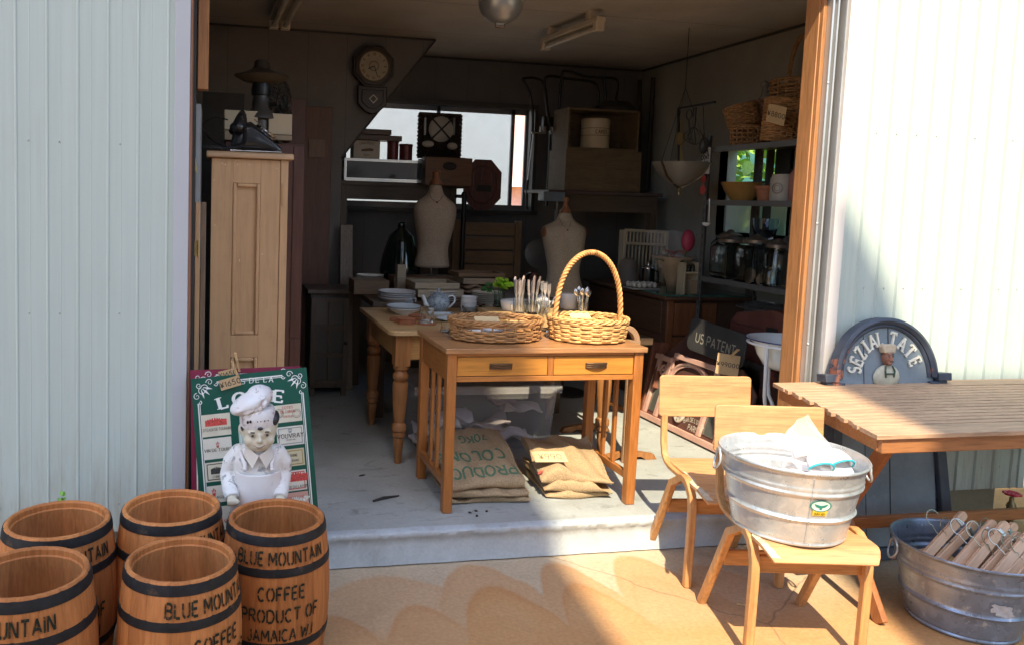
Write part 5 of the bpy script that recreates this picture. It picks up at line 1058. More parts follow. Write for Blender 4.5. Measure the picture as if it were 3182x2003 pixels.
# ----------------------------------------------------------------- crockery
def lathe_thing(name, label, cat, prof, p, m, seg=36, group=None, fn=None, sm=50):
    return MB().lathe(prof, p, seg, fn=fn).build(name, m, None, label, cat, group, smooth=sm)
BLUEW = plain('pale_blue_china', (.55, .64, .70), .15, 0, .04, 3, 0, .6); EDGE = plain('cream_china', (.66, .64, .58), .2)
def plate(r, h=.02): return [(.001, 0), (r*.55, 0), (r*.6, .004), (r*.96, h*.85), (r, h), (r*.985, h+.003), (r*.93, h), (r*.6, .010), (.001, .008)]
def bowl(r, h): return [(.001, 0), (r*.5, 0), (r*.52, .006), (r*.85, h*.6), (r*.97, h*.97), (r, h), (r*.985, h+.002), (r*.8, h*.62), (r*.45, .012), (.001, .010)]
p = Tz(290, 360); p.z = ZP
for i in range(5): lathe_thing('pasta_bowl', 'white rimmed bowl, one of five stacked at the left of the pine table', 'bowl', bowl(.128, .042 if i else .05), (p.x, p.y, ZP+.001+i*.0125), CHINA, group='stack of white bowls')
p = Tz(352, 440); 
for i in range(2): lathe_thing('soup_plate', ('lower of two wide white soup plates in front of the bowl stack', 'pale blue soup plate on top in front of the bowl stack')[i], 'plate', bowl(.108, .038), (p.x, p.y, ZP+.001+i*.013), (CHINA, BLUEW)[i])
def marbled(name, a, b_):
    m, N, L, bs = mat(name); v = coords(N, L, (1, 1, 1)); n = noise(N, L, v, 38, 7, .75, 1.6); L.new(ramp(N, L, n, [(.38, a), (.52, mul(b_, .8)), (.64, b_)]), bs.inputs['Base Color']); bs.inputs['Roughness'].default_value = .16; return m
CHZ = marbled('blue_chintz', (.10, .16, .24), (.42, .50, .57)); CHW = plain('chintz_white', (.66, .70, .72), .16, 0, .04)
p = Tz(655, 424); p.z = ZP+.001; t = T('teapot', 'round teapot with blue marbled pattern and white spout', 'teapot', p)
MB().lathe([(.001, 0), (.04, 0), (.045, .006), (.07, .03), (.083, .07), (.078, .11), (.055, .138), (.035, .145), (.001, .146)], p, 40).build('body', CHZ, t, smooth=50)
l_ = MB(); l_.lathe([(.036, .145), (.036, .150), (.018, .160), (.008, .163), (.007, .168), (.013, .176), (.011, .186), (.001, .190)], p, 24); l_.build('lid', CHZ, t, smooth=50)
MB().tube([p+V((-.065, -.0, .045)), p+V((-.098, -.005, .065)), p+V((-.108, -.005, .105)), p+V((-.122, -.006, .135))], [.024, .018, .014, .011], 14).build('spout', CHW, t, smooth=60)
MB().tube([p+V((.066, 0, .12)), p+V((.10, 0, .132)), p+V((.122, 0, .115)), p+V((.12, 0, .08)), p+V((.095, 0, .05)), p+V((.07, 0, .035))], .0075, 10).build('handle', CHW, t, smooth=60)
t.scale = (.88, .88, .80)
p = Tz(378, 372); p.z = ZP+.001; t = T('creamer', 'small blue marbled milk jug in front of the bowl stack', 'jug', p)
MB().lathe([(.001, 0), (.028, 0), (.044, .02), (.046, .035), (.036, .055), (.032, .062), (.030, .060), (.03, .05), (.001, .01)], p, 28).build('body', CHZ, t, smooth=50); MB().tube([p+V((-.028, 0, .05)), p+V((-.045, 0, .066)), p+V((-.054, 0, .064))], [.014, .010, .005], 8).build('spout', CHZ, t, smooth=60); MB().tube([p+V((.036, 0, .05)), p+V((.062, 0, .048)), p+V((.06, 0, .018)), p+V((.043, 0, .012))], .0045, 8).build('handle', CHW, t, smooth=60)
p = Tz(770, 370)
for i in range(6): lathe_thing('dinner_plate', 'white dinner plate, one of six stacked behind the blue teapot', 'plate', plate(.12), (p.x-.05, p.y+.1, ZP+.001+i*.0145), CHINA, group='plates behind the teapot')
p = Tz(922, 420)
for i in range(3): lathe_thing('ramekin', 'straight sided white ramekin, one of three stacked beside the teapot', 'ramekin', [(.001, 0), (.046, 0), (.050, .003), (.051, .030), (.053, .032), (.053, .036), (.048, .036), (.046, .006), (.001, .005)], (p.x, p.y, ZP+.001+i*.031), CHINA, group='stack of white ramekins')
p = Tz(1120, 385)
for i in range(7): lathe_thing('side_plate', 'dark edged plate, one of seven stacked behind the leafy vase', 'plate', plate(.105), (p.x, p.y+.08, ZP+.001+i*.0125), EDGE, group='plates behind the vase')
TC = plain('terracotta', (.38, .15, .075), .75, 0, .2, 40, .3)
cst = [(.001, 0), (.050, 0), (.053, .003), (.053, .006), (.050, .008), (.046, .007), (.001, .007)]
for (x, y), n_, lb in (((372, 525), 4, 'terracotta coaster, one of four in the nearest stack on the pine table'), ((470, 485), 3, 'terracotta coaster, one of three stacked behind the tumbler'), ((310, 500), 2, 'terracotta coaster, one of two peeping from behind the nearest coaster stack')):
    p = Tz(x, y)
    for i in range(n_): lathe_thing('coaster', lb, 'coaster', cst, (p.x+random.uniform(-.003, .003), p.y+random.uniform(-.003, .003), ZP+.001+i*.0085), TC, 28, group='terracotta coasters '+str(n_))
p = Tz(555, 530); lathe_thing('coaster', 'single terracotta coaster under the cut glass tumbler', 'coaster', cst, (p.x, p.y, ZP+.001), TC, 28)
GL = glass('clear_glass', (.97, .99, .99)); GLT = glass('greenish_glass', (.80, .92, .90))
def tumbler(name, label, p, r, h, m=None, cut=24, tap=.85, fl=.004, cat='glass', group=None):
    def fn(a, z): return 1+.035*abs(sin(cut*a/2))*(1 if z < h*.8 else 0)
    return MB().lathe([(.001, 0), (r*tap, 0)]+[(r*(tap+(1-tap)*k/8), h*k/8) for k in range(1, 9)]+[(r-.0025, h)]+[(r*(tap+(1-tap)*k/8)-.0035, h*k/8) for k in range(7, 0, -1)]+[(.001, .008)], p, 72, fn=fn).build(name, m or GL, None, label, cat, group, smooth=30)
p.z = ZP+.0105; tumbler('tumbler', 'cut glass tumbler standing on a terracotta coaster', p, .040, .088)
p = Tz(690, 455); t = T('serving_dish', 'pale blue square dish at the left behind the oval basket', 'dish', p)
m_ = MB(); m_.add([(p.x+a*.075*(1 if z else .75), p.y+b_*.05*(1 if z else .75), ZP+.001+z*.016) for z in (0, 1) for a, b_ in ((-1, -1), (1, -1), (1, 1), (-1, 1))]+[(p.x+a*.07, p.y+b_*.045, ZP+.0165) for a, b_ in ((-1, -1), (1, -1), (1, 1), (-1, 1))]+[(p.x+a*.055, p.y+b_*.035, ZP+.006) for a, b_ in ((-1, -1), (1, -1), (1, 1), (-1, 1))], [(3, 2, 1, 0)]+[(k*4+i, k*4+(i+1) % 4, k*4+4+(i+1) % 4, k*4+4+i) for k in range(3) for i in range(4)]+[(12, 13, 14, 15)]); m_.build('tray', BLUEW, t, bev=.003)
p = Tz(730, 500); lathe_thing('saucer', 'pale saucer in front of the square dish beside the oval basket', 'saucer', plate(.07, .014), (p.x+.01, p.y, ZP+.001), BLUEW)
p = Tz(745, 600, .932); tumbler('ribbed_glass', 'short ribbed glass at the left of the oval basket on the desk', (p.x, p.y, .9335), .040, .046, None, 40, .95)
# vase with a green sprig
p = Tz(1188, 415); p.z = ZP+.001; t = T('glass_vase', 'straight glass vase holding a bright green sprig', 'vase', p)
MB().lathe([(.001, 0), (.030, 0), (.034, .004), (.034, .125), (.032, .125), (.032, .012), (.001, .010)], p, 36).build('glass', GLT, t, smooth=40)
MB().lathe([(.001, .0125), (.0312, .0125), (.0312, .07), (.001, .07)], p, 30).build('water', glass('water', (.9, .95, .9), 0, 1.33), t, smooth=40)
SPR = plain('sprig_green', (.40, .68, .05), .5, 0, .3, 20); SPR2 = plain('sprig_dark', (.05, .17, .04), .5, 0, .3, 20)
t = T('green_sprig', 'bright lime green leafy sprig standing in the glass vase', 'plant', p+V((0, 0, .02)))
random.seed(6); s_ = MB(); lf = MB(); lf2 = MB()
for dx, dy, hh in ((.012, 0, .20), (-.004, .01, .17), (.03, -.01, .185), (-.05, .01, .165), (-.075, .005, .15)):
    tip = p+V((dx*1.1, dy, hh)); s_.tube([p+V((dx*.2, dy*.3, .02)), p+V((dx*.4, dy*.5, .10)), tip], .002, 6)
    for k in range(6 if dx > -.03 else 7):
        a = random.uniform(0, 6.28); q = tip+V((0, 0, -.022*random.random())); (leaf(lf if dx > -.03 else lf2, q, (cos(a), sin(a)*.8-.2, random.uniform(-.1, .7)), (random.uniform(-.4, .4), -.6, .8), random.uniform(.06, .08) if dx > -.03 else .045, .054 if dx > -.03 else .034, .25))
s_.build('stem', SPR2, t, smooth=60); lf.build('leaf', SPR, t, smooth=60); lf2.build('leaf', SPR2, t, smooth=60)
for (x, y), lb in (((1105, 425), 'low clear glass bowl left of the leafy vase'), ((940, 430), 'low clear glass bowl before the ramekins'), ((1290, 428), 'low clear glass bowl right of the leafy vase')):
    p = Tz(x, y); p.z = ZP+.001; tumbler('glass_bowl', lb, p, .055, .045, None, 30, .8, cat='bowl')
MB().bx(1.62, 2.12, 4.22, 4.74, ZP+.001, .9495).build('riser_board', PN, None, 'low wooden riser board added under the cutlery jars to bring them into the sun', 'board', bev=.003)  # added support, so the jars stand where sunlight reaches them
# cutlery standing in ribbed jars
ST = plain('bright_steel', (.82, .82, .82), .22, .85, .04)
def cut(kind, label, p, tip, group):
    p, tip = V(p), V(tip); t = T(kind, label, kind, p, 0, group); d = (tip-p); L_ = d.length; d.normalize(); sd = d.cross(V((.2*random.uniform(-1, 1), -1, 0))).normalized(); n_ = sd.cross(d)
    def pr(q, w0=1, b=0): return [p+d*L_*k+sd*x*w0+n_*b for k, x in q]
    def blade(q, th, nm='blade'):
        m_ = MB(); a = pr(q, 1, -th/2); b_ = pr(q, 1, th/2); k = len(q); m_.add(a+b_, [tuple(range(k)), tuple(range(k, 2*k))]+[(i, (i+1) % k, k+(i+1) % k, k+i) for i in range(k)]); m_.build(nm, ST, t)
    if kind == 'knife': blade([(0, -.005), (.5, -.0035), (.52, -.008), (.92, -.008), (1, -.001), (.97, .007), (.52, .006), (.5, .0035), (0, .005)], .002)
    elif kind == 'fork':
        blade([(0, -.005), (.6, -.0028), (.74, -.010), (.76, -.010), (.76, .010), (.74, .010), (.6, .0028), (0, .005)], .002, 'handle')
        for j in range(4): x = -.0085+.0057*j; blade([(.7601, x-.0016), (1, x-.001), (1, x+.001), (.7601, x+.0016)], .002, 'tine')
    else:
        blade([(0, -.005), (.68, -.003), (.68, .003), (0, .005)], .002, 'handle'); R = M((sd, d, n_)).transposed(); MB().ball(p+d*L_*.84, (.0155, L_*.165, .006), 14, 10, R).build('bowl', ST, t, smooth=60)
    return t
random.seed(21)
for (x, y), kind, n_, lean, lb, hh in (((1365, 440), 'knife', 6, .035, 'tall', .235), ((1480, 440), 'knife', 6, .04, 'second', .23), ((1600, 455), 'fork', 5, .025, 'third', .20), ((1925, 430), 'spoon', 8, .05, 'fourth', .158)):
    p = Tz(x, y, .95); p.z = .951
    if kind == 'spoon': p = Tz(1925, 415, .96); p.z = .951; p.y = 4.50; p.x = Tz(1925, 415, None, 4.5).x
    tumbler('cutlery_jar', {'tall': 'ribbed glass jar full of knives nearest the leafy vase', 'second': 'ribbed glass jar of table knives, second from the leafy vase', 'third': 'ribbed glass jar holding forks behind the two baskets', 'fourth': 'ribbed glass jar of spoons behind the handled basket'}[lb], p, .036, .085, None, 30, .9, cat='jar')
    for i in range(n_):
        a = 2*pi*i/n_+.3; q = p+V((.016*cos(a), .016*sin(a), .012)); e = p+V((lean*cos(a)*random.uniform(.6, 1.2), lean*sin(a)*.7, hh*random.uniform(.86, 1.02)))
        cut(kind, 'steel table %s standing in the %s' % (kind, {'tall': 'jar nearest the leafy vase', 'second': 'second cutlery jar', 'third': 'fork jar behind the baskets', 'fourth': 'jar behind the handled basket'}[lb]), q, e, 'cutlery in the '+lb+' jar')
p = Tz(1640, 600, .932); p.z = .9335
tumbler('storage_jar', 'tall ribbed clear jar standing between the two baskets', p+V((0, .03, 0)), .036, .125, None, 24, .95, cat='jar')
def pot(name, label, p, r, h, sp=True):
    t = T(name, label, 'teapot' if sp else 'dish', p); MB().lathe([(.001, 0), (r*.7, 0), (r, h*.35), (r*.95, h*.7), (r*.5, h), (r*.2, h*1.06), (r*.12, h*1.1), (r*.16, h*1.18), (.001, h*1.22)], p, 32).build('body', CHINA, t, smooth=50)
    if sp: MB().tube([p+V((r*.7, 0, h*.4)), p+V((r*1.25, 0, h*.6)), p+V((r*1.5, 0, h*.95))], [r*.22, r*.16, r*.1], 10).build('spout', CHINA, t, smooth=60)
    return t
p = Tz(1575, 440, .95); p.z = .951; pot('white_teapot', 'plain white teapot behind the cutlery jars', p+V((.01, .05, 0)), .058, .10)
p = Tz(1380, 425, .95); p.z = .951; p -= V((.01, .12, 0)); t = T('casserole', 'wide white lidded casserole behind the knife jars', 'dish', p+V((.03, .2, 0))); MB().lathe([(.001, .001), (.085, .001), (.095, .03), (.098, .055), (.09, .065), (.001, .075)], p+V((.03, .2, 0)), 36, 1.2, .9).build('body', CHINA, t, smooth=50)
p = Tz(1395, 430, .95); p.z = .951
for i in range(2): MB().lathe([(.001, 0), (.025, 0), (.036, .02), (.038, .045), (.036, .045), (.034, .02), (.001, .008)], (p.x-.03+i*.17, p.y+.02, .951), 28).build('cup', CHINA, None, ('small white cup between the knife jars', 'small white cup right of the knife jars')[i], 'cup', smooth=50)
p = Tz(1790, 392, .95); p.z = .951; lathe_thing('canister', 'plain white china canister seen through the basket handle', 'canister', [(.001, 0), (.05, 0), (.054, .01), (.054, .085), (.05, .095), (.001, .1)], (p.x, p.y, .951), CHINA)
# ================================================================= burlap sacks
BUR = cloth('burlap', (.42, .315, .195), 520); BUR2 = cloth('burlap_gold', (.42, .30, .175), 520); GINK = plain('sack_green', (.10, .18, .11), .9, 0, .3, 60); RINK = plain('sack_red', (.5, .10, .08), .9, 0, .3, 60)
def sack(label, c, w_, d_, z0f, z0b, th, m, rz=0, seed=1, group=None, sag=.01, writing=None):
    """a folded sack: closed slab with a rounded, wavy front fold"""
    random.seed(seed); ph = [random.uniform(0, 6.28) for _ in range(8)]; t = T('burlap_sack', label, 'sack', c, rad(rz), group)
    def prof(k):        # k 0..1 around the section: top from back to front, round, bottom to back
        if k < .46: return 1-k/.46, 1
        if k < .54: a = (k-.46)/.08*pi; return -.035*sin(a), cos(a)
        return (k-.54)/.46, -1
    def F(u, k):
        yy, tz = prof(k); x = (u-.5)*w_*(1+.02*sin(5*yy+ph[0])+.015*sin(11*yy+ph[5])); z = z0f+(z0b-z0f)*max(0, yy)**.9
        wv = sag*(sin(6*u+ph[1])*(1-yy)+.6*sin(11*u+3*yy+ph[2])+.5*sin(9*yy+ph[3]+2*u)); e = min(1, min(u, 1-u)*16); tt = th/2*(.7+.3*sqrt(e))*(1+.25*sin(7*u+ph[4])*(1-yy))
        if tz > .5 : wv += .004*sin(23*u+ph[6]+9*yy)
        return V((x, yy*d_-d_/2+.012*sin(5*u+ph[7])*(1-yy), z+th/2+wv*(.5+.5*tz)+tz*tt))
    def ring(i, j): return F(i/39, j/63)
    m_ = MB().grid(lambda u, v: F(u, v), 40, 64); n = 64
    o = m_.build('cloth', m, t, w=False, smooth=75)
    e_ = MB(); N2 = 70
    for u in (0.0, 1.0):        # stitched fringe at the side edges
        for i in range(N2):
            k = .05+.42*i/N2; q = F(u, k); s_ = 1 if u else -1; e_.tube([q+V((-s_*.012, 0, .002)), q+V((s_*random.uniform(.001, .007), random.uniform(-.004, .004), random.uniform(-.004, .004)))], .0011, 4)
        e_.tube([F(u, .05+.43*i/40)+V((0, 0, .0)) for i in range(41)], .004, 6)
    e_.build('stitched_edge', m, t, w=False)
    # close the ends
    cl = MB()
    for u in (0., 1.):
        ps = [F(u, j/63) for j in range(64)]; cl.add(ps, [(j, j+1, 62-j, 63-j) for j in range(31)])
    cl.build('edge_fold', m, t, w=False, smooth=75)
    if writing:
        for txt, uu, yy, size, mm, nm in writing:
            l = MB(); text(l, txt, lambda a, b_, h: F(min(1, max(0, uu-a/w_)), .46*(1-(yy-b_/d_)))+V((0, 0, h+.0015)), size, wt=.2, sub=.1, xs=.95, align=0, serif=.4); l.build(nm, mm, t, w=False)
    return t
SG = 'folded burlap sacks under the desk'
sack('bottom burlap sack of the left pile, only its front edge showing', (1.335, 3.79, SZ+.002), .40, .36, 0, .0, .028, BUR, -3, 3, SG, .006)
sack('middle burlap sack of the left pile with a thick rolled fold', (1.325, 3.79, SZ+.034), .395, .37, 0, .03, .03, BUR, -1, 8, SG, .008)
sack('top burlap sack of the left pile, printed upside down in green letters', (1.315, 3.80, SZ+.070), .385, .37, .0, .15, .040, BUR, -1, 14, SG, .007, [('PRODUCTO', .94, .21, .060, GINK, 'green_lettering'), ('COLOMBIA', .88, .52, .066, GINK, 'green_lettering'), ('70KG', .74, .82, .046, GINK, 'green_lettering')])
MB().bx(1.17, 1.46, 3.86, 3.96, SZ+.06, SZ+.185).build('folded_cloth', BUR, None, 'block of folded sacking propping the left pile from behind', 'cloth', bev=.03)
sack('bottom burlap sack of the right pile with red stitching', (1.815, 3.79, SZ+.002), .33, .34, .0, .0, .03, BUR2, -6, 5, SG, .006)
sack('middle burlap sack of the right pile sagging in waves', (1.81, 3.79, SZ+.036), .345, .36, 0, .03, .036, BUR2, -5, 17, SG, .02)
sk_ = sack('top burlap sack of the right pile carrying the 990 yen card', (1.805, 3.80, SZ+.075), .36, .36, .0, .095, .04, BUR2, -6, 25, SG, .02)
MB().bx(1.68, 1.93, 3.88, 3.97, SZ+.07, SZ+.14).build('folded_cloth', BUR2, None, 'block of folded sacking propping the right pile from behind', 'cloth', bev=.03)
p = at(1708, 1417, Y=3.70); card('large kraft card reading 990 yen on the right sack pile', p, (1, .0, -.03), (0, .30, .15), .175, .074, '¥990', .036, .07, plain('pale_card', (.55, .44, .25), .85, 0, .06, 30), jit=.03)
b = MB(); q = at(1690, 1465, Y=3.655)
for dx, dz, rx, rz_ in ((-.02, .0, .016, .008), (0.0, -.012, .018, .007), (.012, -.004, .010, .006)): b.ball(q+V((dx, -.003, dz)), (rx, .004, rz_), 12, 6, M.Rotation(rad(-30), 3, 'Y'))
b.build('red_print', RINK, sk_)
# ================================================================= plastic storage box under the table
p0 = V((1.17, 4.42, SZ)); BXM, N, L, bs = mat('frosted_plastic'); bs.inputs['Base Color'].default_value = (.5, .5, .5, 1); bs.inputs['Roughness'].default_value = .3; bs.inputs['Alpha'].default_value = .3
t = T('storage_box', 'frosted plastic storage box of folded clothes under the pine table', 'box', (1.585, 4.62, SZ))
m_ = MB(); x0, x1, y0, y1 = 1.15, 2.02, 4.38, 4.88
m_.add([(x0+.03*(1-z), y0+.025*(1-z), SZ+.002), (x1-.03*(1-z), y0+.025*(1-z), SZ+.002), (x1-.03*(1-z), y1, SZ+.002), (x0+.03*(1-z), y1, SZ+.002)] if False else [(x0+.03, y0+.03, SZ+.003), (x1-.03, y0+.03, SZ+.003), (x1-.03, y1-.02, SZ+.003), (x0+.03, y1-.02, SZ+.003), (x0, y0, SZ+.37), (x1, y0, SZ+.37), (x1, y1, SZ+.37), (x0, y1, SZ+.37)], [(3, 2, 1, 0), (0, 1, 5, 4), (1, 2, 6, 5), (2, 3, 7, 6), (3, 0, 4, 7)]); m_.build('body', BXM, t, bev=.02)
m_ = MB(); m_.bx(x0-.012, x1+.012, y0-.012, y1+.012, SZ+.371, SZ+.392); m_.bx(x0-.016, x1+.016, y0-.016, y0-.0125, SZ+.345, SZ+.394); m_.build('lid', BXM, t, bev=.004)
random.seed(31); cl_ = [(.68, .66, .68), (.60, .58, .62), (.70, .62, .60), (.62, .50, .48), (.72, .70, .66)]
for i in range(13):
    xx = random.uniform(x0+.12, x1-.12); yy = random.uniform(y0+.10, y0+.25); zz = SZ+.05+.022*(i % 9); b = MB(); a = random.uniform(-.5, .5); ph = random.uniform(0, 6)
    b.grid(lambda u, v: V((xx+(u-.5)*.24*cos(a), yy+(v-.5)*.16, zz+.02*sin(5*u+ph)*cos(4*v+ph)+(u-.5)*.24*sin(a)*.6+.03*sin(9*u+7*v+ph)*.5)), 18, 14); o = b.build('garment', plain('garment_%d' % (i % 5), cl_[i % 5], .9, 0, .08, 12), None, 'crumpled pale garment packed inside the frosted box', 'garment', 'clothes inside the storage box', smooth=80); sd = o.modifiers.new('t', 'SOLIDIFY'); sd.thickness = .012
# ================================================================= left: cabinet, telephone and what is behind
PC = wood('pale_pine', (.60, .38, .205), 'Z', .88, .5, .45, .1, 1.08, .14); PCX = wood('pale_pine', (.58, .37, .21), 'X', .85, .5, .5, .2, 1.1, .2)
YC = 3.86; a = at(658, 475, Y=YC); b_ = at(897, 490, Y=YC); X0, X1, ZTp = a.x, b_.x, 1.80
t = T('pine_cabinet', 'tall narrow stripped pine cabinet with a long panelled door', 'cabinet', ((X0+X1)/2, YC+.2, SZ))
MB().bx(X0, X1, YC+.018, YC+.45, SZ+.001, ZTp-.0305).build('carcass', PC, t)
pts = [(-.022, -.030), (-.022, -.022), (-.016, -.004), (-.006, 0), (.46, 0), (.46, -.030)]
MB().prism([(YC+u, ZTp+v) for u, v in pts], X0-.024, X1+.024, lambda u, v, h: (h, u, v)).build('cornice', PCX, t, bev=.006)
MB().bx(X1-.0355, X1, YC-.002, YC+.0175, SZ+.001, ZTp-.031).build('stile', PC, t, bev=.002)
D = at(715, 0, Y=YC).x; cx0, cx1 = at(723, 600, Y=YC).x, at(810, 600, Y=YC).x; xe = X1-.038
zt1 = at(760, 570, Y=YC).z; zb1 = at(760, 1040, Y=YC).z; zt2 = at(760, 1110, Y=YC).z
m_ = MB(); m_.bx(X0+.001, cx0, YC, YC+.017, SZ+.01, ZTp-.034); m_.bx(cx1, xe, YC+.0005, YC+.017, SZ+.01, ZTp-.034); m_.bx(cx0, cx1, YC+.0003, YC+.017, zt1, ZTp-.034); m_.bx(cx0, cx1, YC+.0003, YC+.017, zt2, zb1); m_.bx(cx0, cx1, YC+.0003, YC+.017, SZ+.01, .33); dr = m_.build('door', PC, t, bev=.0015)
for z0, z1 in ((zb1, zt1), (.33, zt2)):
    MB().bx(cx0, cx1, YC+.0125, YC+.0165, z0, z1).build('panel', PC, dr)
    m_ = MB(); w_ = .019
    for (x0, x1, za, zb_) in ((cx0, cx0+w_, z0, z1), (cx1-w_, cx1, z0, z1), (cx0+w_, cx1-w_, z0, z0+w_), (cx0+w_, cx1-w_, z1-w_, z1)): m_.bx(x0+.001, x1-.001, YC-.004, YC+.0122, za+.001, zb_-.001)
    m_.build('moulding', PC, dr, bev=.005)
nl = MB(); random.seed(12)
for px, py in ((690, 508), (738, 512), (775, 512), (860, 524), (668, 700), (872, 640), (815, 790), (700, 512), (665, 560), (882, 800), (744, 812), (744, 808)): q = at(px, py, Y=YC-.001); nl.ball(q, (.0028, .001, .0028), 7, 4)
nl.build('filled_nail_holes', plain('filler_white', (.72, .62, .48), .7), dr)
for z in (1.66, .75): MB().bx(X1-.031, X1-.021, YC-.0045, YC-.0022, z-.11, z).build('hinge', plain('painted_hinge', (.48, .29, .13), .5), t, bev=.001)
MB().bx(at(720, 0, Y=YC).x, at(720, 0, Y=YC).x+.0015, YC-.0004, YC+.001, zt1, ZTp-.034) if 0 else None
# telephone
tp = V((X0+.195, YC+.16, ZTp+.001)); BKL = plain('bakelite', (.012, .015, .02), .18, 0, .1, 4, 0, .7); CHR = plain('chrome', (.6, .62, .65), .12, 1)
t = T('telephone', 'black bakelite dial telephone with a curly cord on the pine cabinet', 'telephone', tp); phone = t
sec = [(-.09, 0, .075, .015), (-.07, .02, .085, .05), (-.03, .03, .082, .095), (.02, .03, .075, .115), (.06, .02, .06, .118), (.085, .01, .05, .10)]
m_ = MB()       # body: wedge rising away from the dial; the dial side faces right in the photo
vs = []; n = 24
for x, y, wy, h in [(-.085, 0, .085, .055), (-.075, 0, .092, .085), (-.04, 0, .09, .118), (-.01, 0, .085, .125), (.03, 0, .085, .098), (.08, 0, .092, .052), (.105, 0, .092, .030), (.112, 0, .088, .012)]:
    for i in range(n):
        a = 2*pi*i/n; c_, s_ = cos(a), sin(a); k = .55; vs.append(tp+V((x, wy*(abs(c_)**k)*(1 if c_ > 0 else -1)*.9, h/2+h/2*(abs(s_)**k)*(1 if s_ > 0 else -1))))
m_.add(vs, [(i*n+j, i*n+(j+1) % n, (i+1)*n+(j+1) % n, (i+1)*n+j) for i in range(7) for j in range(n)]+[tuple(range(n))[::-1], tuple(7*n+j for j in range(n))]); m_.build('body', BKL, t, smooth=50)
m_ = MB()
for k in range(4): m_.tube([tp+V((.015+.02*k, -.078, .112-.016*k)), tp+V((.03+.02*k, -.03, .118-.016*k)), tp+V((.03+.02*k, .05, .118-.016*k))], .0016, 6)
m_.tube([tp+V((-.09, -.086, .006)), tp+V((.11, -.086, .006))], .0022, 6); m_.tube([tp+V((.0, -.083, .130)), tp+V((.112, -.083, .040))], .0016, 6); m_.build('trim', CHR, t, smooth=60)
R = M.Rotation(rad(32), 3, 'Y'); MB().lathe([(.001, 0), (.045, 0), (.045, .008), (.038, .010), (.001, .010)], tp+V((.048, 0, .087)), 28, R=R).build('dial', CHR, t, smooth=40)
m_ = MB(); hx = tp+V((-.045, 0, .135))
m_.tube([hx+V((-.01, -.095, -.035)), hx+V((-.004, -.09, -.005)), hx+V((0, -.05, .018)), hx+V((0, .05, .018)), hx+V((-.004, .09, -.005)), hx+V((-.01, .095, -.035))], [.030, .022, .013, .013, .022, .030], 16); m_.ball(hx+V((-.015, -.097, -.04)), (.034, .030, .022), 16, 8); m_.ball(hx+V((-.015, .097, -.04)), (.034, .030, .022), 16, 8); m_.build('handset', BKL, t, smooth=60)
for s_ in (-1, 1): MB().tube([tp+V((-.045, s_*.03, .115)), tp+V((-.045, s_*.045, .14)), tp+V((-.03, s_*.05, .15))], .005, 8).build('cradle', BKL, t, smooth=60)
ctrl = [hx+V((-.005, -.105, .0)), hx+V((.01, -.12, -.06)), tp+V((-.04, -.125, .03)), tp+V((-.10, -.13, .012)), tp+V((-.16, -.12, .012)), tp+V((-.22, -.09, .008)), tp+V((-.255, -.02, -.012)), tp+V((-.27, .05, -.035))]
def spl(c, n=20):
    o = []
    for i in range(len(c)-1):
        p0, p1, p2, p3 = c[max(0, i-1)], c[i], c[i+1], c[min(len(c)-1, i+2)]
        for k in range(n): u = k/n; o.append(.5*((2*p1)+(p2-p0)*u+(2*p0-5*p1+4*p2-p3)*u*u+(3*p1-p0-3*p2+p3)*u**3))
    return o+[c[-1]]
sp2 = spl(ctrl, 60); co = []
for i, p in enumerate(sp2[:-1]):
    d = (sp2[i+1]-p).normalized(); x = d.cross(V((0, .3, 1))).normalized(); y = d.cross(x); a = i*.95; co.append(p+(x*cos(a)+y*sin(a))*.0065)
MB().tube(co, .0024, 5).build('curly_cord', plain('cord_black', (.015, .015, .018), .35), t, smooth=60)
MB().tube(spl([tp+V((-.08, .06, .02)), tp+V((-.16, .05, .05)), tp+V((-.20, .0, .10)), tp+V((-.15, -.02, .135)), tp+V((-.10, .0, .13))], 10), .003, 6).build('flex', BKL, t, smooth=60)
phone.scale = (1.22, 1.22, 1.22)
# wardrobe, boards, fan, lamp, boxes behind the cabinet
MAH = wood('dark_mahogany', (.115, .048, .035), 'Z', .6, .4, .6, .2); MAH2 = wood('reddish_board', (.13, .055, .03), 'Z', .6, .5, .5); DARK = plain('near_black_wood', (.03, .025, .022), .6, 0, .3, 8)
a = at(700, 440, Y=4.35); b_ = at(948, 450, Y=4.35)
t = T('wardrobe', 'dark red brown wardrobe standing right behind the pine cabinet', 'wardrobe', ((a.x+b_.x)/2, 4.6, SZ)); MB().bx(a.x, b_.x, 4.35, 4.95, SZ+.001, a.z).build('carcass', MAH, t, bev=.004)
MB().bx(b_.x-.06, b_.x-.004, 4.342, 4.349, SZ+.05, .82).build('front_stile', MAH, t, bev=.002); MB().bx(b_.x-.06, b_.x-.004, 4.342, 4.349, .835, a.z-.01).build('front_stile', MAH, t, bev=.002)
zw = a.z
def slab(name, label, cat, px0, py0, px1, py1, Y, m, th=.03, zb=None):
    a = at(px0, py0, Y=Y); b_ = at(px1, py1, Y=Y); return MB().bx(a.x, b_.x, Y, Y+th, SZ+.002 if zb is None else zb, max(a.z, b_.z)).build(name, m, None, label, cat, bev=.003)
t = T('plank_door', 'reddish brown old door leaning upright on the stair wall below the clock', 'door', at(995, 900, Y=6.1)); a = at(950, 330, Y=6.1); b_ = at(1034, 332, Y=6.1)
MB().bx(a.x, b_.x, 6.1, 6.14, SZ+.002, a.z).build('panel', MAH2, t, bev=.003); MB().bx(a.x+.03, a.x+.15, 6.085, 6.0995, 1.9, 2.03).build('patch', wood('patch_wood', (.17, .09, .05), 'Z'), t)
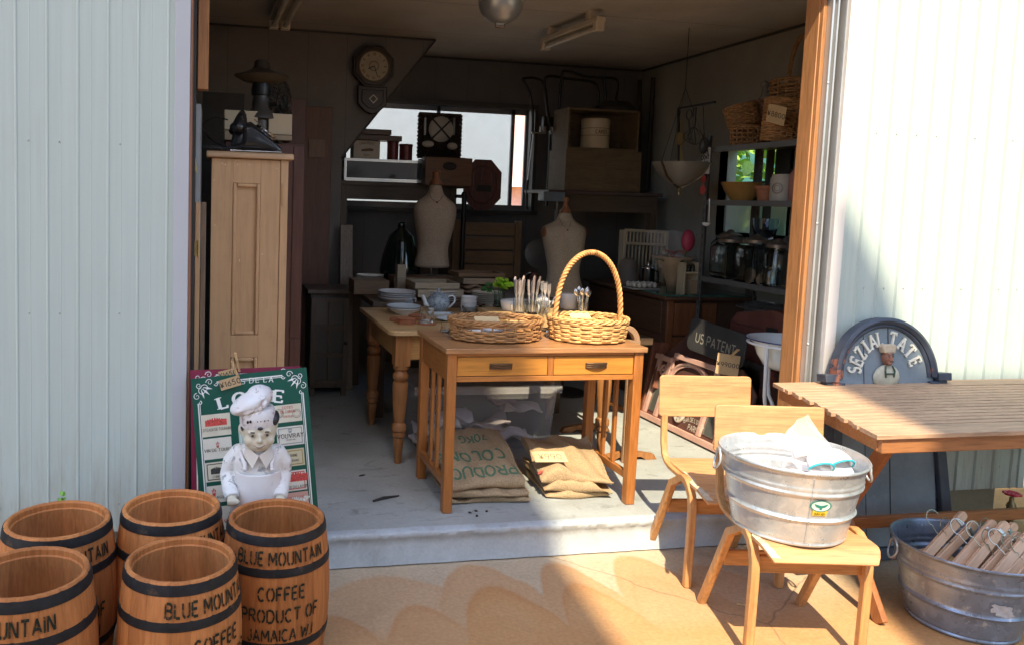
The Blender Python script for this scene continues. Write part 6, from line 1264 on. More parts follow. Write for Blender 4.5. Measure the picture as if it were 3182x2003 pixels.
slab('dark_board', 'near black upright board behind the telephone and fan', 'board', 885, 306, 952, 310, 5.9, MAH); slab('dark_board', 'wide black board at the far left behind the telephone', 'board', 630, 288, 760, 292, 5.6, DARK)
CRM = plain('cream_card', (.62, .52, .37), .75, 0, .06, 4); CRM2 = plain('tan_card', (.40, .31, .21), .8)
for (x0, y0, x1, y1), Y, m, lb in (((697, 341, 800, 405), 4.42, CRM, 'cream carton behind the telephone, left one'), ((835, 352, 907, 418), 4.44, CRM, 'cream carton beside the fan, right one'), ((697, 405, 800, 440), 4.40, CRM2, 'flat tan carton under the left cream one'), ((830, 418, 907, 438), 4.41, CRM2, 'flat tan carton under the right cream one')):
    a = at(x0, y0, Y=Y); b_ = at(x1, y1, Y=Y); MB().bx(a.x, b_.x, Y, Y+.2, max(b_.z, zw+.002) if m is CRM2 else at(x0, 405 if x0 < 800 else 418, Y=4.40).z+.004, a.z if m is CRM else at(x0, y0, Y=4.40).z).build('carton', m, None, lb, 'box', bev=.004)
t = T('electric_fan', 'dark old electric fan seen edge on behind the telephone', 'fan', at(868, 430, Y=4.55)); FN = plain('fan_black', (.02, .02, .02), .35, .3); fc = at(862, 325, Y=4.60); Rf = M.Rotation(rad(90), 3, 'Y') @ M.Rotation(rad(8), 3, 'X')
m_ = MB(); Rf = M.Rotation(rad(62), 3, 'Z') @ M.Rotation(rad(90), 3, 'X')
for i in range(30):
    a = 2*pi*i/30; m_.tube([fc+Rf @ V((r*cos(a+.25*r/.15), r*sin(a+.25*r/.15), z)) for r, z in ((.02, .045), (.08, .047), (.13, .035), (.148, .0), (.13, -.03), (.05, -.04))], .0022, 5)
for r, z in ((.148, 0), (.10, .044), (.05, .046)): m_.tube([fc+Rf @ V((r*cos(a), r*sin(a), z)) for a in [2*pi*i/40 for i in range(40)]], .0032, 6, True)
m_.build('cage', FN, t, smooth=60); m_ = MB()
for i in range(4):
    a = i*pi/2; m_.add([fc+Rf @ V((r*cos(a+b_), r*sin(a+b_), z)) for r, b_, z in ((.02, -.3, -.01), (.12, -.35, -.012), (.13, .0, 0), (.12, .35, .012), (.02, .3, .01))], [(0, 1, 2, 3, 4)])
m_.build('blades', FN, t); MB().ball(fc+Rf @ V((0, 0, -.09)), (.06, .06, .06), 16, 10).build('motor', FN, t, smooth=60); zc_ = zw+.002
MB().lathe([(.075, 0), (.075, .012), (.03, .03), (.018, .05), (.018, fc.z-zc_-.05), (.001, fc.z-zc_-.04)], (fc.x-.03, fc.y+.05, zc_), 24).build('stand', FN, t, smooth=50)
lp = at(812, 300, Y=4.50); t = T('brimmed_lamp', 'dark lamp with a wide brimmed shade and knob top behind the telephone', 'lamp', V((lp.x, 4.5, zw))); sc_ = 1.0
hb = at(812, 240, Y=4.5).z
MB().lathe([(.145, hb), (.147, hb+.004), (.06, hb+.035), (.045, hb+.05), (.042, hb+.075), (.034, hb+.088), (.001, hb+.09)], (lp.x, 4.5, 0), 32).build('brim_shade', plain('lamp_brown', (.04, .03, .022), .5, .2), t, smooth=50); MB().lathe([(.147, hb-.001), (.10, hb-.025), (.05, hb-.035), (.001, hb-.035)], (lp.x, 4.5, 0), 32).build('reflector', plain('lamp_olive', (.10, .08, .05), .5), t, smooth=50)
MB().lathe([(.05, hb-.034), (.055, hb-.075), (.052, hb-.10), (.001, hb-.101)], (lp.x, 4.5, 0), 24).build('socket', FN, t, smooth=50); MB().lathe([(.042, hb-.1015), (.046, hb-.17), (.085, hb-.20), (.09, hb-.225), (.055, hb-.235), (.055, zw+.003), (.001, zw+.002)], (lp.x, 4.5, 0), 28).build('body', plain('lamp_grey', (.09, .085, .08), .4, .3), t, smooth=50)
# door leaf with a brass hinge, by the jamb
a = at(589, 628, Y=3.53); b_ = at(640, 1140, Y=3.53)
t = T('narrow_door_leaf', 'pale wooden door leaf with a brass hinge standing at the left jamb', 'door', (a.x+.03, 3.55, SZ)); MB().bx(-.0755, at(622, 700, Y=3.55).x, 3.55, 3.58, SZ+.002, a.z).build('leaf', PC, t, bev=.002); MB().bx(at(624, 700, Y=3.59).x, at(640, 700, Y=3.59).x, 3.59, 3.63, SZ+.002, a.z).build('second_leaf', wood('grey_pine', (.22, .16, .11), 'Z'), t, bev=.002)
h_ = at(605, 772, Y=3.548); m_ = MB(); m_.bx(h_.x-.020, h_.x+.014, 3.5465, 3.5495, h_.z-.032, h_.z+.032); m_.tube([(h_.x+.016, 3.546, h_.z-.034), (h_.x+.016, 3.546, h_.z+.034)], .004, 8)
for z in (-.02, 0, .02): m_.ball((h_.x-.004+z*.3, 3.546, h_.z+z), (.003, .001, .003), 6, 4)
m_.build('hinge', plain('brass_hinge', (.45, .33, .14), .35, .7, .3, 40), t)
yl = MB(); q = at(597, 490, Y=3.51)
for i in range(6): yl.sweep([q+V((-.010+i*.0035, .004*i, .035)), q+V((-.010+i*.0045, .004*i, -.005)), q+V((-.006+i*.005, .004*i, -.03-.006*i)), q+V((.004+i*.004, .01+.004*i, -.035-.004*i))], (0, 1, 0), .012, .003)
yl.build('yellow_strap', plain('strap_yellow', (.62, .50, .14), .6, 0, .15, 30), None, 'bundle of yellow straps hooked on the grey panel at the left jamb', 'strap')
MB().bar(q+V((-.012, .0, .03)), q+V((-.012, .06, .03)), .006, .006).build('strap_hook', DARK, None, 'dark hook carrying the yellow straps', 'hook')
# ================================================================= wall clock
cY = 6.255; cc = at(1157, 210, Y=cY); t = T('wall_clock', 'dark octagonal pendulum wall clock on the sloping stair wall', 'clock', (cc.x, cY, cc.z-.34)); CLK = wood('clock_case', (.035, .02, .014), 'Z', .6, .35)
def octa(r, ph=22.5): return [(cc.x+r*cos(rad(45*i+ph)), cc.z+r*sin(rad(45*i+ph))) for i in range(8)]
MB().prism(octa(.172), cY-.05, cY).build('case', CLK, t, bev=.006); MB().prism(octa(.155), cY-.062, cY-.0505).build('bezel_board', CLK, t, bev=.006)
zl = cc.z-.15; MB().prism([(cc.x-.115, zl), (cc.x-.115, zl-.135), (cc.x-.055, zl-.195), (cc.x, zl-.215), (cc.x+.055, zl-.195), (cc.x+.115, zl-.135), (cc.x+.115, zl)], cY-.045, cY-.001).build('pendulum_box', CLK, t, bev=.006); MB().prism([(cc.x-.085, zl-.03), (cc.x-.085, zl-.125), (cc.x-.03, zl-.17), (cc.x+.03, zl-.17), (cc.x+.085, zl-.125), (cc.x+.085, zl-.03)], cY-.055, cY-.0455).build('box_door', CLK, t, bev=.004)
pd = MB(); pc = V((cc.x+.005, cY-.058, zl-.098)); 
for i in range(4):
    a = i*pi/2; q = [pc+V((r*cos(a+d), 0, r*sin(a+d)*1.0)) for r, d in ((.036, 0), (.036, pi/2), (.026, pi/2), (.026, 0))]; pd.add(q, [(0, 1, 2, 3)])
pd.build('pendulum_glass', plain('pendulum_rim', (.60, .57, .52), .4), t)
R = M.Rotation(rad(90), 3, 'X')
MB().lathe([(.001, 0), (.112, 0), (.112, .004), (.001, .004)], (cc.x, cY-.0625, cc.z), 40, R=R).build('dial', plain('dial_cream', (.42, .37, .27), .5, 0, .12, 8), t); MB().lathe([(.110, .002), (.112, .010), (.120, .010), (.122, 0)], (cc.x, cY-.0625, cc.z), 40, R=R).build('brass_bezel', plain('dark_brass', (.12, .09, .05), .4, .7), t, smooth=50)
nm = MB()
for i, s_ in enumerate(('XII', 'I', 'II', 'III', 'IV', 'V', 'VI', 'VII', 'VIII', 'IX', 'X', 'XI')):
    a = rad(90-30*i); text(nm, s_, lambda u, v, h: V((cc.x+(.080+v)*cos(a)+u*sin(a), cY-.0668-h, cc.z+(.080+v)*sin(a)-u*cos(a))), .021, wt=.16, gap=.3, xs=.8)
for r in (.038, .033): nm.tube([(cc.x+r*cos(a), cY-.0675, cc.z+r*sin(a)) for a in [2*pi*i/30 for i in range(30)]], .0012, 4, True)
nm.build('numerals', plain('dial_ink', (.05, .04, .03), .6), t); hd = MB(); hd.bar((cc.x, cY-.071, cc.z), (cc.x-.045, cY-.071, cc.z-.025), .007, .002, (0, 1, 0)); hd.bar((cc.x, cY-.0735, cc.z), (cc.x+.03, cY-.0735, cc.z-.08), .005, .002, (0, 1, 0)); hd.build('hands', DARK, t)
# ================================================================= ceiling lights
FLW = plain('fitting_cream', (.62, .56, .46), .4); TUBE = plain('tube_glass', (.62, .58, .52), .25)
def light(label, p0, p1, tubes, box=1, rz=0):
    p0, p1 = V(p0), V(p1); d = (p1-p0).normalized(); s_ = d.cross(V((0, 0, 1))).normalized(); t = T('fluorescent_light', label, 'ceiling light', (p0+p1)/2, 0, 'ceiling fluorescent fittings'); up = V((0, 0, 1))
    MB().bar(p0, p1, .07*tubes, .036, (0, 0, 1)).build('housing', FLW, t, bev=.006)
    for k in range(tubes):
        o = s_*(.04*(2*k-1) if tubes == 2 else 0)-up*.048
        MB().tube([p0+d*.06+o, p1-d*.05+o], .018, 12).build('tube', TUBE, t, smooth=60)
        for e in (p0+d*.035, p1-d*.025): MB().box(e+o+up*.012, (.05, .065, .075), atan2(d.y, d.x)).build('lamp_holder', FLW, t, bev=.008)
    if box: MB().bar(p0+d*.12+up*.02, p0+d*.12+up*.075, .07, .05).build('mount', FLW, t); MB().bar(p1-d*.12+up*.02, p1-d*.12+up*.075, .07, .05).build('mount', FLW, t)
    return t
zf = 2.80
light('cream single tube fluorescent fitting hanging under the ceiling at the right', at(1870, 60, Z=zf), at(1690, 128, Z=zf), 1)
light('twin tube fluorescent fitting at the top left of the ceiling', at(925, -60, Z=zf+.02), at(868, 62, Z=zf+.02), 2)
p = at(1557, 12, Y=4.2); t = T('pendant_lamp', 'grey metal pendant lamp shade hanging at the top of the doorway', 'lamp', p); TIN = plain('grey_tin', (.33, .35, .37), .35, .6, .08, 6)
Rr = M.Rotation(rad(0), 3, 'X'); r_ = .118
MB().lathe([(r_*sin(rad(a)), -r_*.92*(1-0)*cos(rad(a))+0) for a in range(88, 20, -6)][::-1]+[(r_+.004, .004), (r_+.004, .010)], p, 40).build('shade', TIN, t, smooth=60)
MB().tube([p+V((r_*cos(a), r_*sin(a), .004)) for a in [2*pi*i/48 for i in range(48)]], .005, 8, True).build('rim', plain('tin_rim', (.55, .56, .57), .3, .7), t, smooth=60)
MB().lathe([(.04, -.093), (.042, -.098), (.03, -.104), (.001, -.105)], p, 24).build('cap', TIN, t, smooth=50); MB().tube([p+V((-.028, 0, -.10)), p+V((-.024, -.0, -.125)), p+V((.022, 0, -.128)), p+V((.028, 0, -.10))], .004, 8).build('loop_handle', plain('bronze_pull', (.15, .09, .05)), t, smooth=60)
MB().tube([p+V((0, 0, .0)), p+V((0, 0, 2.868-p.z))], .004, 6).build('cord', DARK, t)
# ================================================================= back of the shop
def pbox(name, label, cat, px0, py0, px1, py1, Y, dep, m, bev=.004, grp=None, zb=None):
    a = at(px0, (py0+py1)/2, Y=Y); b_ = at(px1, (py0+py1)/2, Y=Y); zt = at((px0+px1)/2, py0, Y=Y).z; z0 = at((px0+px1)/2, py1, Y=Y).z if zb is None else zb
    return MB().bx(a.x, b_.x, Y, Y+dep, z0, zt).build(name, m, None, label, cat, grp, bev=bev)
BRN = wood('brown_board', (.20, .12, .065), 'X', .65, .6); BRNZ = wood('brown_board', (.20, .12, .065), 'Z', .65, .6); DRK = wood('dark_table', (.10, .065, .04), 'X', .6, .5); DRKZ = wood('dark_table', (.10, .065, .04), 'Z', .6, .5); CRTM = wood('crate_wood', (.15, .10, .055), 'X', .7, .7, 1, .3); PALE = wood('pale_edge', (.45, .37, .26), 'X', .8, .6)
t = T('display_table', 'long dark wooden table behind the pine table piled with trays', 'table', (1.7, 5.6, SZ))
MB().bx(1.03, 2.42, 5.12, 6.2, .895, .93).build('top', DRK, t, bev=.004); MB().bx(1.08, 2.37, 5.16, 5.18, .80, .8945).build('apron', DRK, t)
for x in (1.07, 2.33):
    for y in (5.16, 6.1): MB().bx(x, x+.06, y, y+.06, SZ+.001, .8945).build('leg', DRKZ, t)
ZD = .931
# glazed cabinet in the dark left of the table
GC = wood('grey_brown_frame', (.13, .10, .075), 'Z', .7, .6)
gY = 5.75; a = at(962, 1000, Y=gY); b_ = at(1088, 1000, Y=gY); zt_ = at(1020, 900, Y=gY).z
t = T('glazed_cabinet', 'low dim cabinet with a six pane door in the dark beside the pine table', 'cabinet', ((a.x+b_.x)/2, gY+.15, SZ)); MB().bx(a.x+.01, b_.x-.01, gY+.03, gY+.35, SZ+.06, zt_-.03).build('carcass', GC, t)
MB().bx(a.x-.02, b_.x+.02, gY-.02, gY+.36, zt_-.0295, zt_).build('top', GC, t, bev=.004); m_ = MB(); xs = (a.x+.012, (a.x+b_.x)/2-.008, b_.x-.047)
for x, w_ in zip(xs, (.035, .016, .035)): m_.bx(x, x+w_, gY, gY+.022, SZ+.09, zt_-.06)
for k in range(4): z = SZ+.09+(zt_-.06-SZ-.12)*k/3; m_.bx(a.x+.0125, b_.x-.0125, gY-.001, gY+.0215, z, z+.03)
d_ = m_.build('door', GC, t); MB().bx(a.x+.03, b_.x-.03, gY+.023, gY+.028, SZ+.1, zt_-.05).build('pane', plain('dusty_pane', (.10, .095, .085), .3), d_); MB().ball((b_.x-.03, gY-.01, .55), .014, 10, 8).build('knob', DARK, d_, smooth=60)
for x in (a.x+.015, b_.x-.05): MB().bx(x, x+.035, gY+.02, gY+.06, SZ+.001, SZ+.0595).build('leg', GC, t)
# dress forms
def form(label, name_cat, Y, rows, m, dep=.62, capz=None, seg=36, yc=0):
    ps = [(at(c_-hw, y, Y=Y), at(c_+hw, y, Y=Y), k) for y, c_, hw, k in rows]; bx0 = (ps[-1][0]+ps[-1][1])/2
    t = T('dress_form', label, 'dress form', (bx0.x, Y, ps[-1][0].z)); vs = []
    for l, r_, k in ps:
        c_ = (l+r_)/2; w_ = (r_.x-l.x)/2
        for i in range(seg):
            an = 2*pi*i/seg; bu = 1+k[1]*max(0, -sin(an))*(abs(cos(an))**.8)*1.6; vs.append(V((c_.x+w_*cos(an), Y+w_*k[0]*sin(an)*bu, c_.z)))
    n = len(ps); MB().add(vs, [(i*seg+j, i*seg+(j+1) % seg, (i+1)*seg+(j+1) % seg, (i+1)*seg+j) for i in range(n-1) for j in range(seg)]+[tuple(range(seg)), tuple((n-1)*seg+j for j in range(seg))]).build('torso', m, t, smooth=70, sub=1)
    return t, ps
LIN = cloth('linen_form', (.42, .34, .26), 700, .08, .15); LIN2 = cloth('linen_form_pale', (.46, .38, .29), 700, .08, .15); WCAP = wood('turned_cap', (.28, .11, .045), 'Z', .7, .4)
k0 = (.62, 0)
t, ps = form('beige linen dress form bust on a thin rod, hung with a fine necklace', '', 5.75, [(572, 1354, 19, (.9, 0)), (590, 1354, 20, (.9, 0)), (606, 1353, 26, (.85, 0)), (620, 1353, 45, (.6, 0)), (632, 1352, 62, (.55, 0)), (648, 1352, 68, (.58, 0)), (680, 1351, 64, (.68, .05)), (715, 1350, 58, (.75, .12)), (745, 1348, 50, (.75, .06)), (765, 1346, 46, (.75, 0)), (790, 1343, 48, (.75, 0)), (826, 1341, 55, (.75, 0)), (832, 1341, 54, (.75, 0))], LIN)
q = at(1355, 572, Y=5.75); MB().lathe([(.047, -.004), (.047, .012), (.030, .03), (.026, .06), (.034, .085), (.024, .10), (.001, .105)], q, 20).build('neck_cap', WCAP, t, smooth=50)
q = at(1340, 832, Y=5.75); MB().tube([q, V((q.x, q.y, ZD+.12))], .007, 8).build('rod', plain('chrome', (.6, .62, .65)), t, smooth=60); MB().lathe([(.11, 0), (.11, .01), (.02, .02), (.001, .02)], (q.x, q.y, ZD+.1005), 24).build('foot', DARK, t, smooth=50)
nk = MB(); nk.tube([at(x, y, Y=5.75+d) for x, y, d in ((1334, 598, -.03), (1338, 612, -.075), (1346, 624, -.09), (1358, 628, -.095), (1368, 622, -.09), (1376, 608, -.07))], .0016, 5); nk.ball(at(1358, 629, Y=5.65), (.008, .004, .006), 8, 6); nk.build('necklace', plain('necklace_dark', (.06, .05, .04), .4, .5), None, 'thin dark necklace round the neck of the left bust', 'necklace')
t2, ps = form('pale full length female dress form behind the handled basket', '', 5.75, [(658, 1756, 19, (.9, 0)), (676, 1756, 20, (.9, 0)), (690, 1756, 32, (.7, 0)), (700, 1754, 56, (.55, 0)), (712, 1752, 70, (.55, 0)), (735, 1751, 66, (.6, .05)), (765, 1752, 61, (.7, .30)), (790, 1752, 56, (.75, .12)), (825, 1750, 48, (.75, 0)), (850, 1750, 46, (.75, 0)), (885, 1751, 54, (.75, 0)), (915, 1752, 61, (.78, 0)), (960, 1754, 60, (.78, 0)), (1000, 1755, 56, (.75, 0))], LIN2)
q = at(1757, 660, Y=5.75); MB().lathe([(.044, -.004), (.044, .012), (.026, .03), (.018, .05), (.016, .075), (.022, .10), (.014, .115), (.001, .118)], q, 20).build('neck_cap', WCAP, t2, smooth=50)
for x in (1690, 1814): q = at(x, 722, Y=5.75); MB().ball(q, (.016, .045, .045), 14, 10).build('arm_cap', WCAP, t2, smooth=60)
q = at(1755, 1000, Y=5.75); MB().tube([V((q.x, q.y, q.z)), V((q.x, q.y, SZ+.03))], .016, 10).build('pole', DARK, t2); MB().lathe([(.19, 0), (.19, .012), (.03, .03), (.001, .03)], (q.x, q.y, SZ+.001), 24).build('foot', DARK, t2, smooth=50)
nk = MB(); nk.tube([at(x, y, Y=5.75+d) for x, y, d in ((1738, 680, -.03), (1748, 700, -.08), (1763, 712, -.09), (1772, 700, -.085), (1776, 682, -.04))], .0014, 5); nk.ball(at(1764, 715, Y=5.65), (.006, .005, .008), 8, 6); nk.build('necklace', plain('necklace_dark', (.06, .05, .04)), None, 'thin dark necklace with a small bead on the pale dress form', 'necklace')
# things on the dark table
def tray(label, px0, px1, y_top, y_bot, Y, dep, m, z0):
    a = at(px0, y_bot, Y=Y); b_ = at(px1, y_bot, Y=Y); h = at(px0, y_top, Y=Y).z-a.z; t = T('wooden_tray', label, 'tray', ((a.x+b_.x)/2, Y+dep/2, z0))
    MB().bx(a.x, b_.x, Y, Y+.012, z0, z0+h).build('front_rail', m, t, bev=.002); MB().bx(a.x+.0125, b_.x-.0125, Y+.0125, Y+dep, z0, z0+.008).build('base', BRN, t)
    for x in (a.x, b_.x-.012): MB().bx(x, x+.012, Y+.0125, Y+dep, z0, z0+h).build('side_rail', m, t)
    MB().bx(a.x+.0125, b_.x-.0125, Y+dep-.012, Y+dep, z0+.0085, z0+h).build('back_rail', m, t); return z0+h
z_ = tray('pale edged wooden tray, lower of two behind the teapot', 1298, 1440, 901, 925, 5.2, .3, PALE, ZD+.021); MB().bx(1.38, 1.66, 5.22, 5.5, ZD+.001, ZD+.0205).build('base_plank', BRN, None, 'dark plank under the two pale edged trays', 'plank'); z_ = tray('pale edged wooden tray, upper of two behind the teapot', 1290, 1428, 882, 900, 5.22, .28, PALE, z_+.003)
z_ = tray('flat wooden tray lying on the pile right of the vase', 1440, 1580, 866, 884, 5.35, .26, wood('tray_brown', (.30, .22, .15), 'X'), ZD+.097); tray('dark wooden tray on top of the pile right of the vase', 1425, 1570, 852, 864, 5.42, .24, BRN, z_+.003)
random.seed(8)
for i in range(4):
    a = at(1418+8*i, 925-9*i, Y=5.27+.02*i); b_ = at(1545+5*i, 928-9*i, Y=5.27); m_ = MB().grid(lambda u, v: V((a.x+(b_.x-a.x)*u, 5.25+.02*i+.25*v+.01*sin(8*u+i), ZD+.012+.020*i+.008*sin(7*u+i*2)+.006*sin(15*u+i))), 30, 6); o = m_.build('driftwood_board', wood('driftwood', (.24, .16, .11), 'X', .6, .8), None, 'wavy edged old board in the pile right of the vase', 'board', 'wavy boards piled on the dark table', smooth=60); sd = o.modifiers.new('t', 'SOLIDIFY'); sd.thickness = .014
for (x0, y0, x1, y1), Y, lb in (((1100, 872, 1210, 890), 5.5, 'low dark box at the far left of the dark table'), ((1225, 862, 1420, 880), 5.6, 'slatted brown board lying in front of the bust\'s rod')): pbox('flat_board', lb, 'board', x0, y0, x1, y1, Y, .22, BRN, .003, None, ZD+.001)
q = at(1150, 862, Y=5.85)
for i in range(5): lathe_thing('china_plate', 'white edged plate, one of five stacked at the dark left end of the table', 'plate', plate(.105), (q.x, q.y, ZD+.03+i*.014), EDGE, 28, 'plates at the dark left end')
pbox('plate_stand', 'small dark stand under the white edged plate stack', 'stand', 1115, 868, 1185, 880, 5.8, .16, DRK, .002, None, ZD+.001)
q = at(1245, 790, Y=5.95); t = T('demijohn', 'large dark green glass demijohn beside the left bust', 'bottle', (q.x, 5.95, ZD)); DJ = plain('demijohn_glass', (.008, .02, .016), .06, 0, .1, 3, 0, .8); zt_ = at(1245, 690, Y=5.95).z
MB().lathe([(.001, 0), (.11, 0), (.145, .04), (.155, .14), (.14, .24), (.09, zt_-ZD-.10), (.03, zt_-ZD-.05), (.026, zt_-ZD-.01), (.034, zt_-ZD-.005), (.03, zt_-ZD), (.001, zt_-ZD)], (q.x, 5.95, ZD+.001), 36).build('glass', DJ, t, smooth=60)
q = at(1246, 860, Y=5.6); t = T('candle_stand', 'tall dark candle on a pale wooden block in front of the demijohn', 'candle', (q.x, 5.6, ZD)); zt_ = at(1246, 822, Y=5.6).z; MB().bx(q.x-.032, q.x+.032, 5.58, 5.64, ZD+.001, zt_).build('block', PALE, t, bev=.003); MB().lathe([(.032, 0), (.032, .16), (.012, .19), (.001, .19)], (q.x, 5.61, zt_+.001), 18, cap=1).build('candle', DJ, t, smooth=50)
for i, (x0, x1, lb) in enumerate(((1062, 1074, 'narrow pale board leaning at the stair wall edge'), (1080, 1094, 'second narrow pale board leaning at the stair wall edge'))):
    a = at(x1, 860, Y=5.95); b_ = at(x0+6, 700, Y=6.2); MB().bar((a.x, a.y, SZ+.002), b_, .05, .015, (0, 1, 0)).build('leaning_board', wood('grey_pine', (.30, .25, .19), 'Z'), None, lb, 'board', bev=.002)
# brown bench back and chairs behind the bust
t = T('wooden_bench', 'brown wooden bench with a boarded back under the back window', 'bench', (2.05, 6.5, SZ)); a = at(1408, 690, Y=6.5); b_ = at(1622, 690, Y=6.5); zb_ = at(1500, 868, Y=6.5).z
for k in range(4): z1 = a.z-(a.z-zb_)*k/4; MB().bx(a.x+.06, b_.x-.06, 6.5, 6.52, z1-(a.z-zb_)/4+.014, z1).build('back_board', wood('bench_brown', (.24, .15, .08), 'X', .65, .6), t, bev=.003)
for x in (a.x, b_.x-.055): MB().bx(x, x+.055, 6.49, 6.535, SZ+.001, a.z+.02).build('post', wood('bench_brown', (.24, .15, .08), 'Z', .65, .6), t, bev=.003)
MB().bx(a.x, b_.x, 6.2, 6.488, .55, .58).build('seat', wood('bench_brown', (.24, .15, .08), 'X', .65, .6), t)
# shelf, showcase and its load in front of the window
ys = 6.5; a = at(1068, 560, Y=ys); b_ = at(1440, 575, Y=ys)
t = T('wall_shelf', 'dark plank shelf across the lower window carrying tins and a hamper', 'shelf', ((a.x+b_.x)/2, ys+.15, 1.4)); zs_ = at(1200, 565, Y=ys).z; MB().bx(1.0, b_.x+.02, ys, ys+.3, zs_-.035, zs_).build('board', DRK, t)
MB().bx(1.0, b_.x-.06, ys+.03, ys+.06, zs_-.15, zs_-.0355).build('apron', DRK, t)
for x in (1.02, b_.x-.10): MB().bx(x, x+.05, ys+.02, ys+.3, SZ+.001, zs_-.0355).build('upright', DRKZ, t)
TINM = plain('showcase_metal', (.55, .55, .54), .3, .9, .1, 8)
a = at(1070, 492, Y=ys); b_ = at(1318, 505, Y=ys); t = T('showcase', 'shallow metal edged glass showcase on the window shelf', 'showcase', ((a.x+b_.x)/2, ys+.1, zs_)); zt_ = at(1190, 496, Y=ys).z; m_ = MB()
for z in (zs_+.002, zt_-.018): m_.bx(a.x, b_.x, ys-.012, ys+.004, z, z+.018)
for x in (a.x, b_.x-.016): m_.bx(x, x+.016, ys-.011, ys+.003, zs_+.021, zt_-.0185)
m_.bx(a.x, b_.x, ys+.005, ys+.25, zt_-.012, zt_-.002); m_.build('frame', TINM, t); MB().bx(a.x+.02, b_.x-.02, ys-.004, ys, zs_+.022, zt_-.02).build('pane', plain('dark_glass', (.09, .10, .10), .06, 0, .05, 4, 0, .8), t)
zt_ += .001
q = at(1140, 470, Y=ys+.08); t = T('printed_tin', 'cream printed tin with a curved title on the showcase', 'tin', (q.x, ys+.1, zt_)); a = at(1098, 470, Y=ys+.04); b_ = at(1181, 470, Y=ys+.04); zz = at(1140, 437, Y=ys+.04).z; MB().bx(a.x, b_.x, ys+.04, ys+.2, zt_, zz).build('body', plain('tin_cream', (.50, .43, .33), .4, 0, .12, 14), t, bev=.006)
l = MB(); xc = (a.x+b_.x)/2; text(l, 'CONIAN DROUSTE', lambda u, v, h: V((xc+(.3+v)*sin(u/.3), ys+.0385-h, zz-.33+(.3+v)*cos(u/.3))), .018, wt=.2, xs=.55, serif=.4); text(l, 'BISCUITS', lambda u, v, h: V((xc+u, ys+.0385-h, zt_+.025+v)), .013, wt=.18, xs=.6); l.add([V((xc+x, ys+.0385, zt_+.06+z)) for x, z in ((-.05, 0), (.05, .004), (.06, .02), (.03, .028), (-.04, .018))], [(0, 1, 2, 3, 4)]); l.build('print', plain('print_brown', (.16, .08, .05), .6), t)
for x0, x1, y0, lb in ((1203, 1238, 436, 'taller red tin can on the showcase'), (1241, 1281, 448, 'shorter red tin can on the showcase')):
    q = at((x0+x1)/2, 470, Y=ys+.1); r_ = (at(x1, 470, Y=ys+.1).x-at(x0, 470, Y=ys+.1).x)/2; h = at(x0, y0, Y=ys+.1).z-zt_; MB().lathe([(.001, 0), (r_, 0), (r_, h*.16), (r_+.002, h*.165), (r_, h*.17), (r_, h*.86), (r_+.003, h*.87), (r_+.003, h-.004), (r_, h), (.001, h)], (q.x, q.y, zt_), 28).build('tin_can', plain('can_red', (.16, .03, .03), .35, .2, .3, 20), None, lb, 'can', smooth=40)
zz += .004
for i, (x0, x1, lb) in enumerate(((1112, 1248, 'longer dark plank lying across the tins'), (1105, 1215, 'shorter dark plank on top of the longer one'))): a = at(x0, 420, Y=ys+.05); b_ = at(x1, 420, Y=ys+.05); MB().bx(a.x, b_.x, ys+.03, ys+.2, zz+.0+i*.047, zz+.043+i*.047).build('plank', wood('dusky_plank', (.14, .09, .07), 'X'), None, lb, 'plank', bev=.003)
# hamper with strapped plates
hy = 6.62; a = at(1303, 420, Y=hy); b_ = at(1433, 420, Y=hy); z0 = zs_+.11; z1 = at(1368, 355, Y=hy).z; cx_ = (a.x+b_.x)/2; HMP = plain('dark_wicker', (.05, .035, .025), .6, 0, .3, 30)
t = T('picnic_hamper', 'open dark wicker picnic hamper with a white plate strapped in its lid', 'hamper', (cx_, hy, zs_)); m_ = MB()
for i in range(22): z = z0+.12+(z1-z0-.12)*i/21; m_.tube([V((a.x+(b_.x-a.x)*k/26, hy+.03+.006*cos(pi*k+pi*i), z)) for k in range(27)], .0075, 5)
for x in (a.x, b_.x): m_.tube([V((x+.006*sin(k*2.4), hy+.02, z0+.1+(z1-z0-.1)*k/30)) for k in range(31)], .012, 6)
m_.tube([V((a.x, hy+.02, z1)), V((b_.x, hy+.02, z1))], .012, 6); m_.bx(a.x+.005, b_.x-.005, hy+.04, hy+.05, z0+.1, z1); m_.build('lid', HMP, t)
m_ = MB()
for i in range(9): z = z0-.1+.2*i/8; m_.tube([V((a.x+(b_.x-a.x)*k/20, hy-.14+.006*cos(pi*k+pi*i), z)) for k in range(21)], .010, 5)
m_.bx(a.x, b_.x, hy-.13, hy+.015, zs_+.002, z0+.09); m_.build('case', HMP, t)
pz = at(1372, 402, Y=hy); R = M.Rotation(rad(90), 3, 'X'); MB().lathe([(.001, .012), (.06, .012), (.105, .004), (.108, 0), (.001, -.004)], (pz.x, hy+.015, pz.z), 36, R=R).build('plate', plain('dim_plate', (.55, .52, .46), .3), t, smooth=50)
for sa in (1, -1): MB().bar((pz.x-.10, hy-.004+.002*sa, pz.z+.10*sa), (pz.x+.10, hy-.004+.002*sa, pz.z-.10*sa), .014, .004, (0, 1, 0)).build('strap', DARK, t)
m_ = MB()
for x in (1322, 1412): q = at(x, 395, Y=hy); m_.bx(q.x-.012, q.x+.012, hy+.01, hy+.02, q.z-.07, q.z+.08)
m_.build('cutlery', plain('dull_steel', (.25, .25, .24), .35, .8), t, bev=.005); m_ = MB(); q = at(1330, 448, Y=hy-.15); m_.ball(q, (.05, .03, .028), 14, 8); q = at(1405, 455, Y=hy-.15); m_.ball(q, (.045, .03, .03), 14, 8); m_.build('cups', plain('dim_plate', (.55, .52, .46)), t, smooth=60)
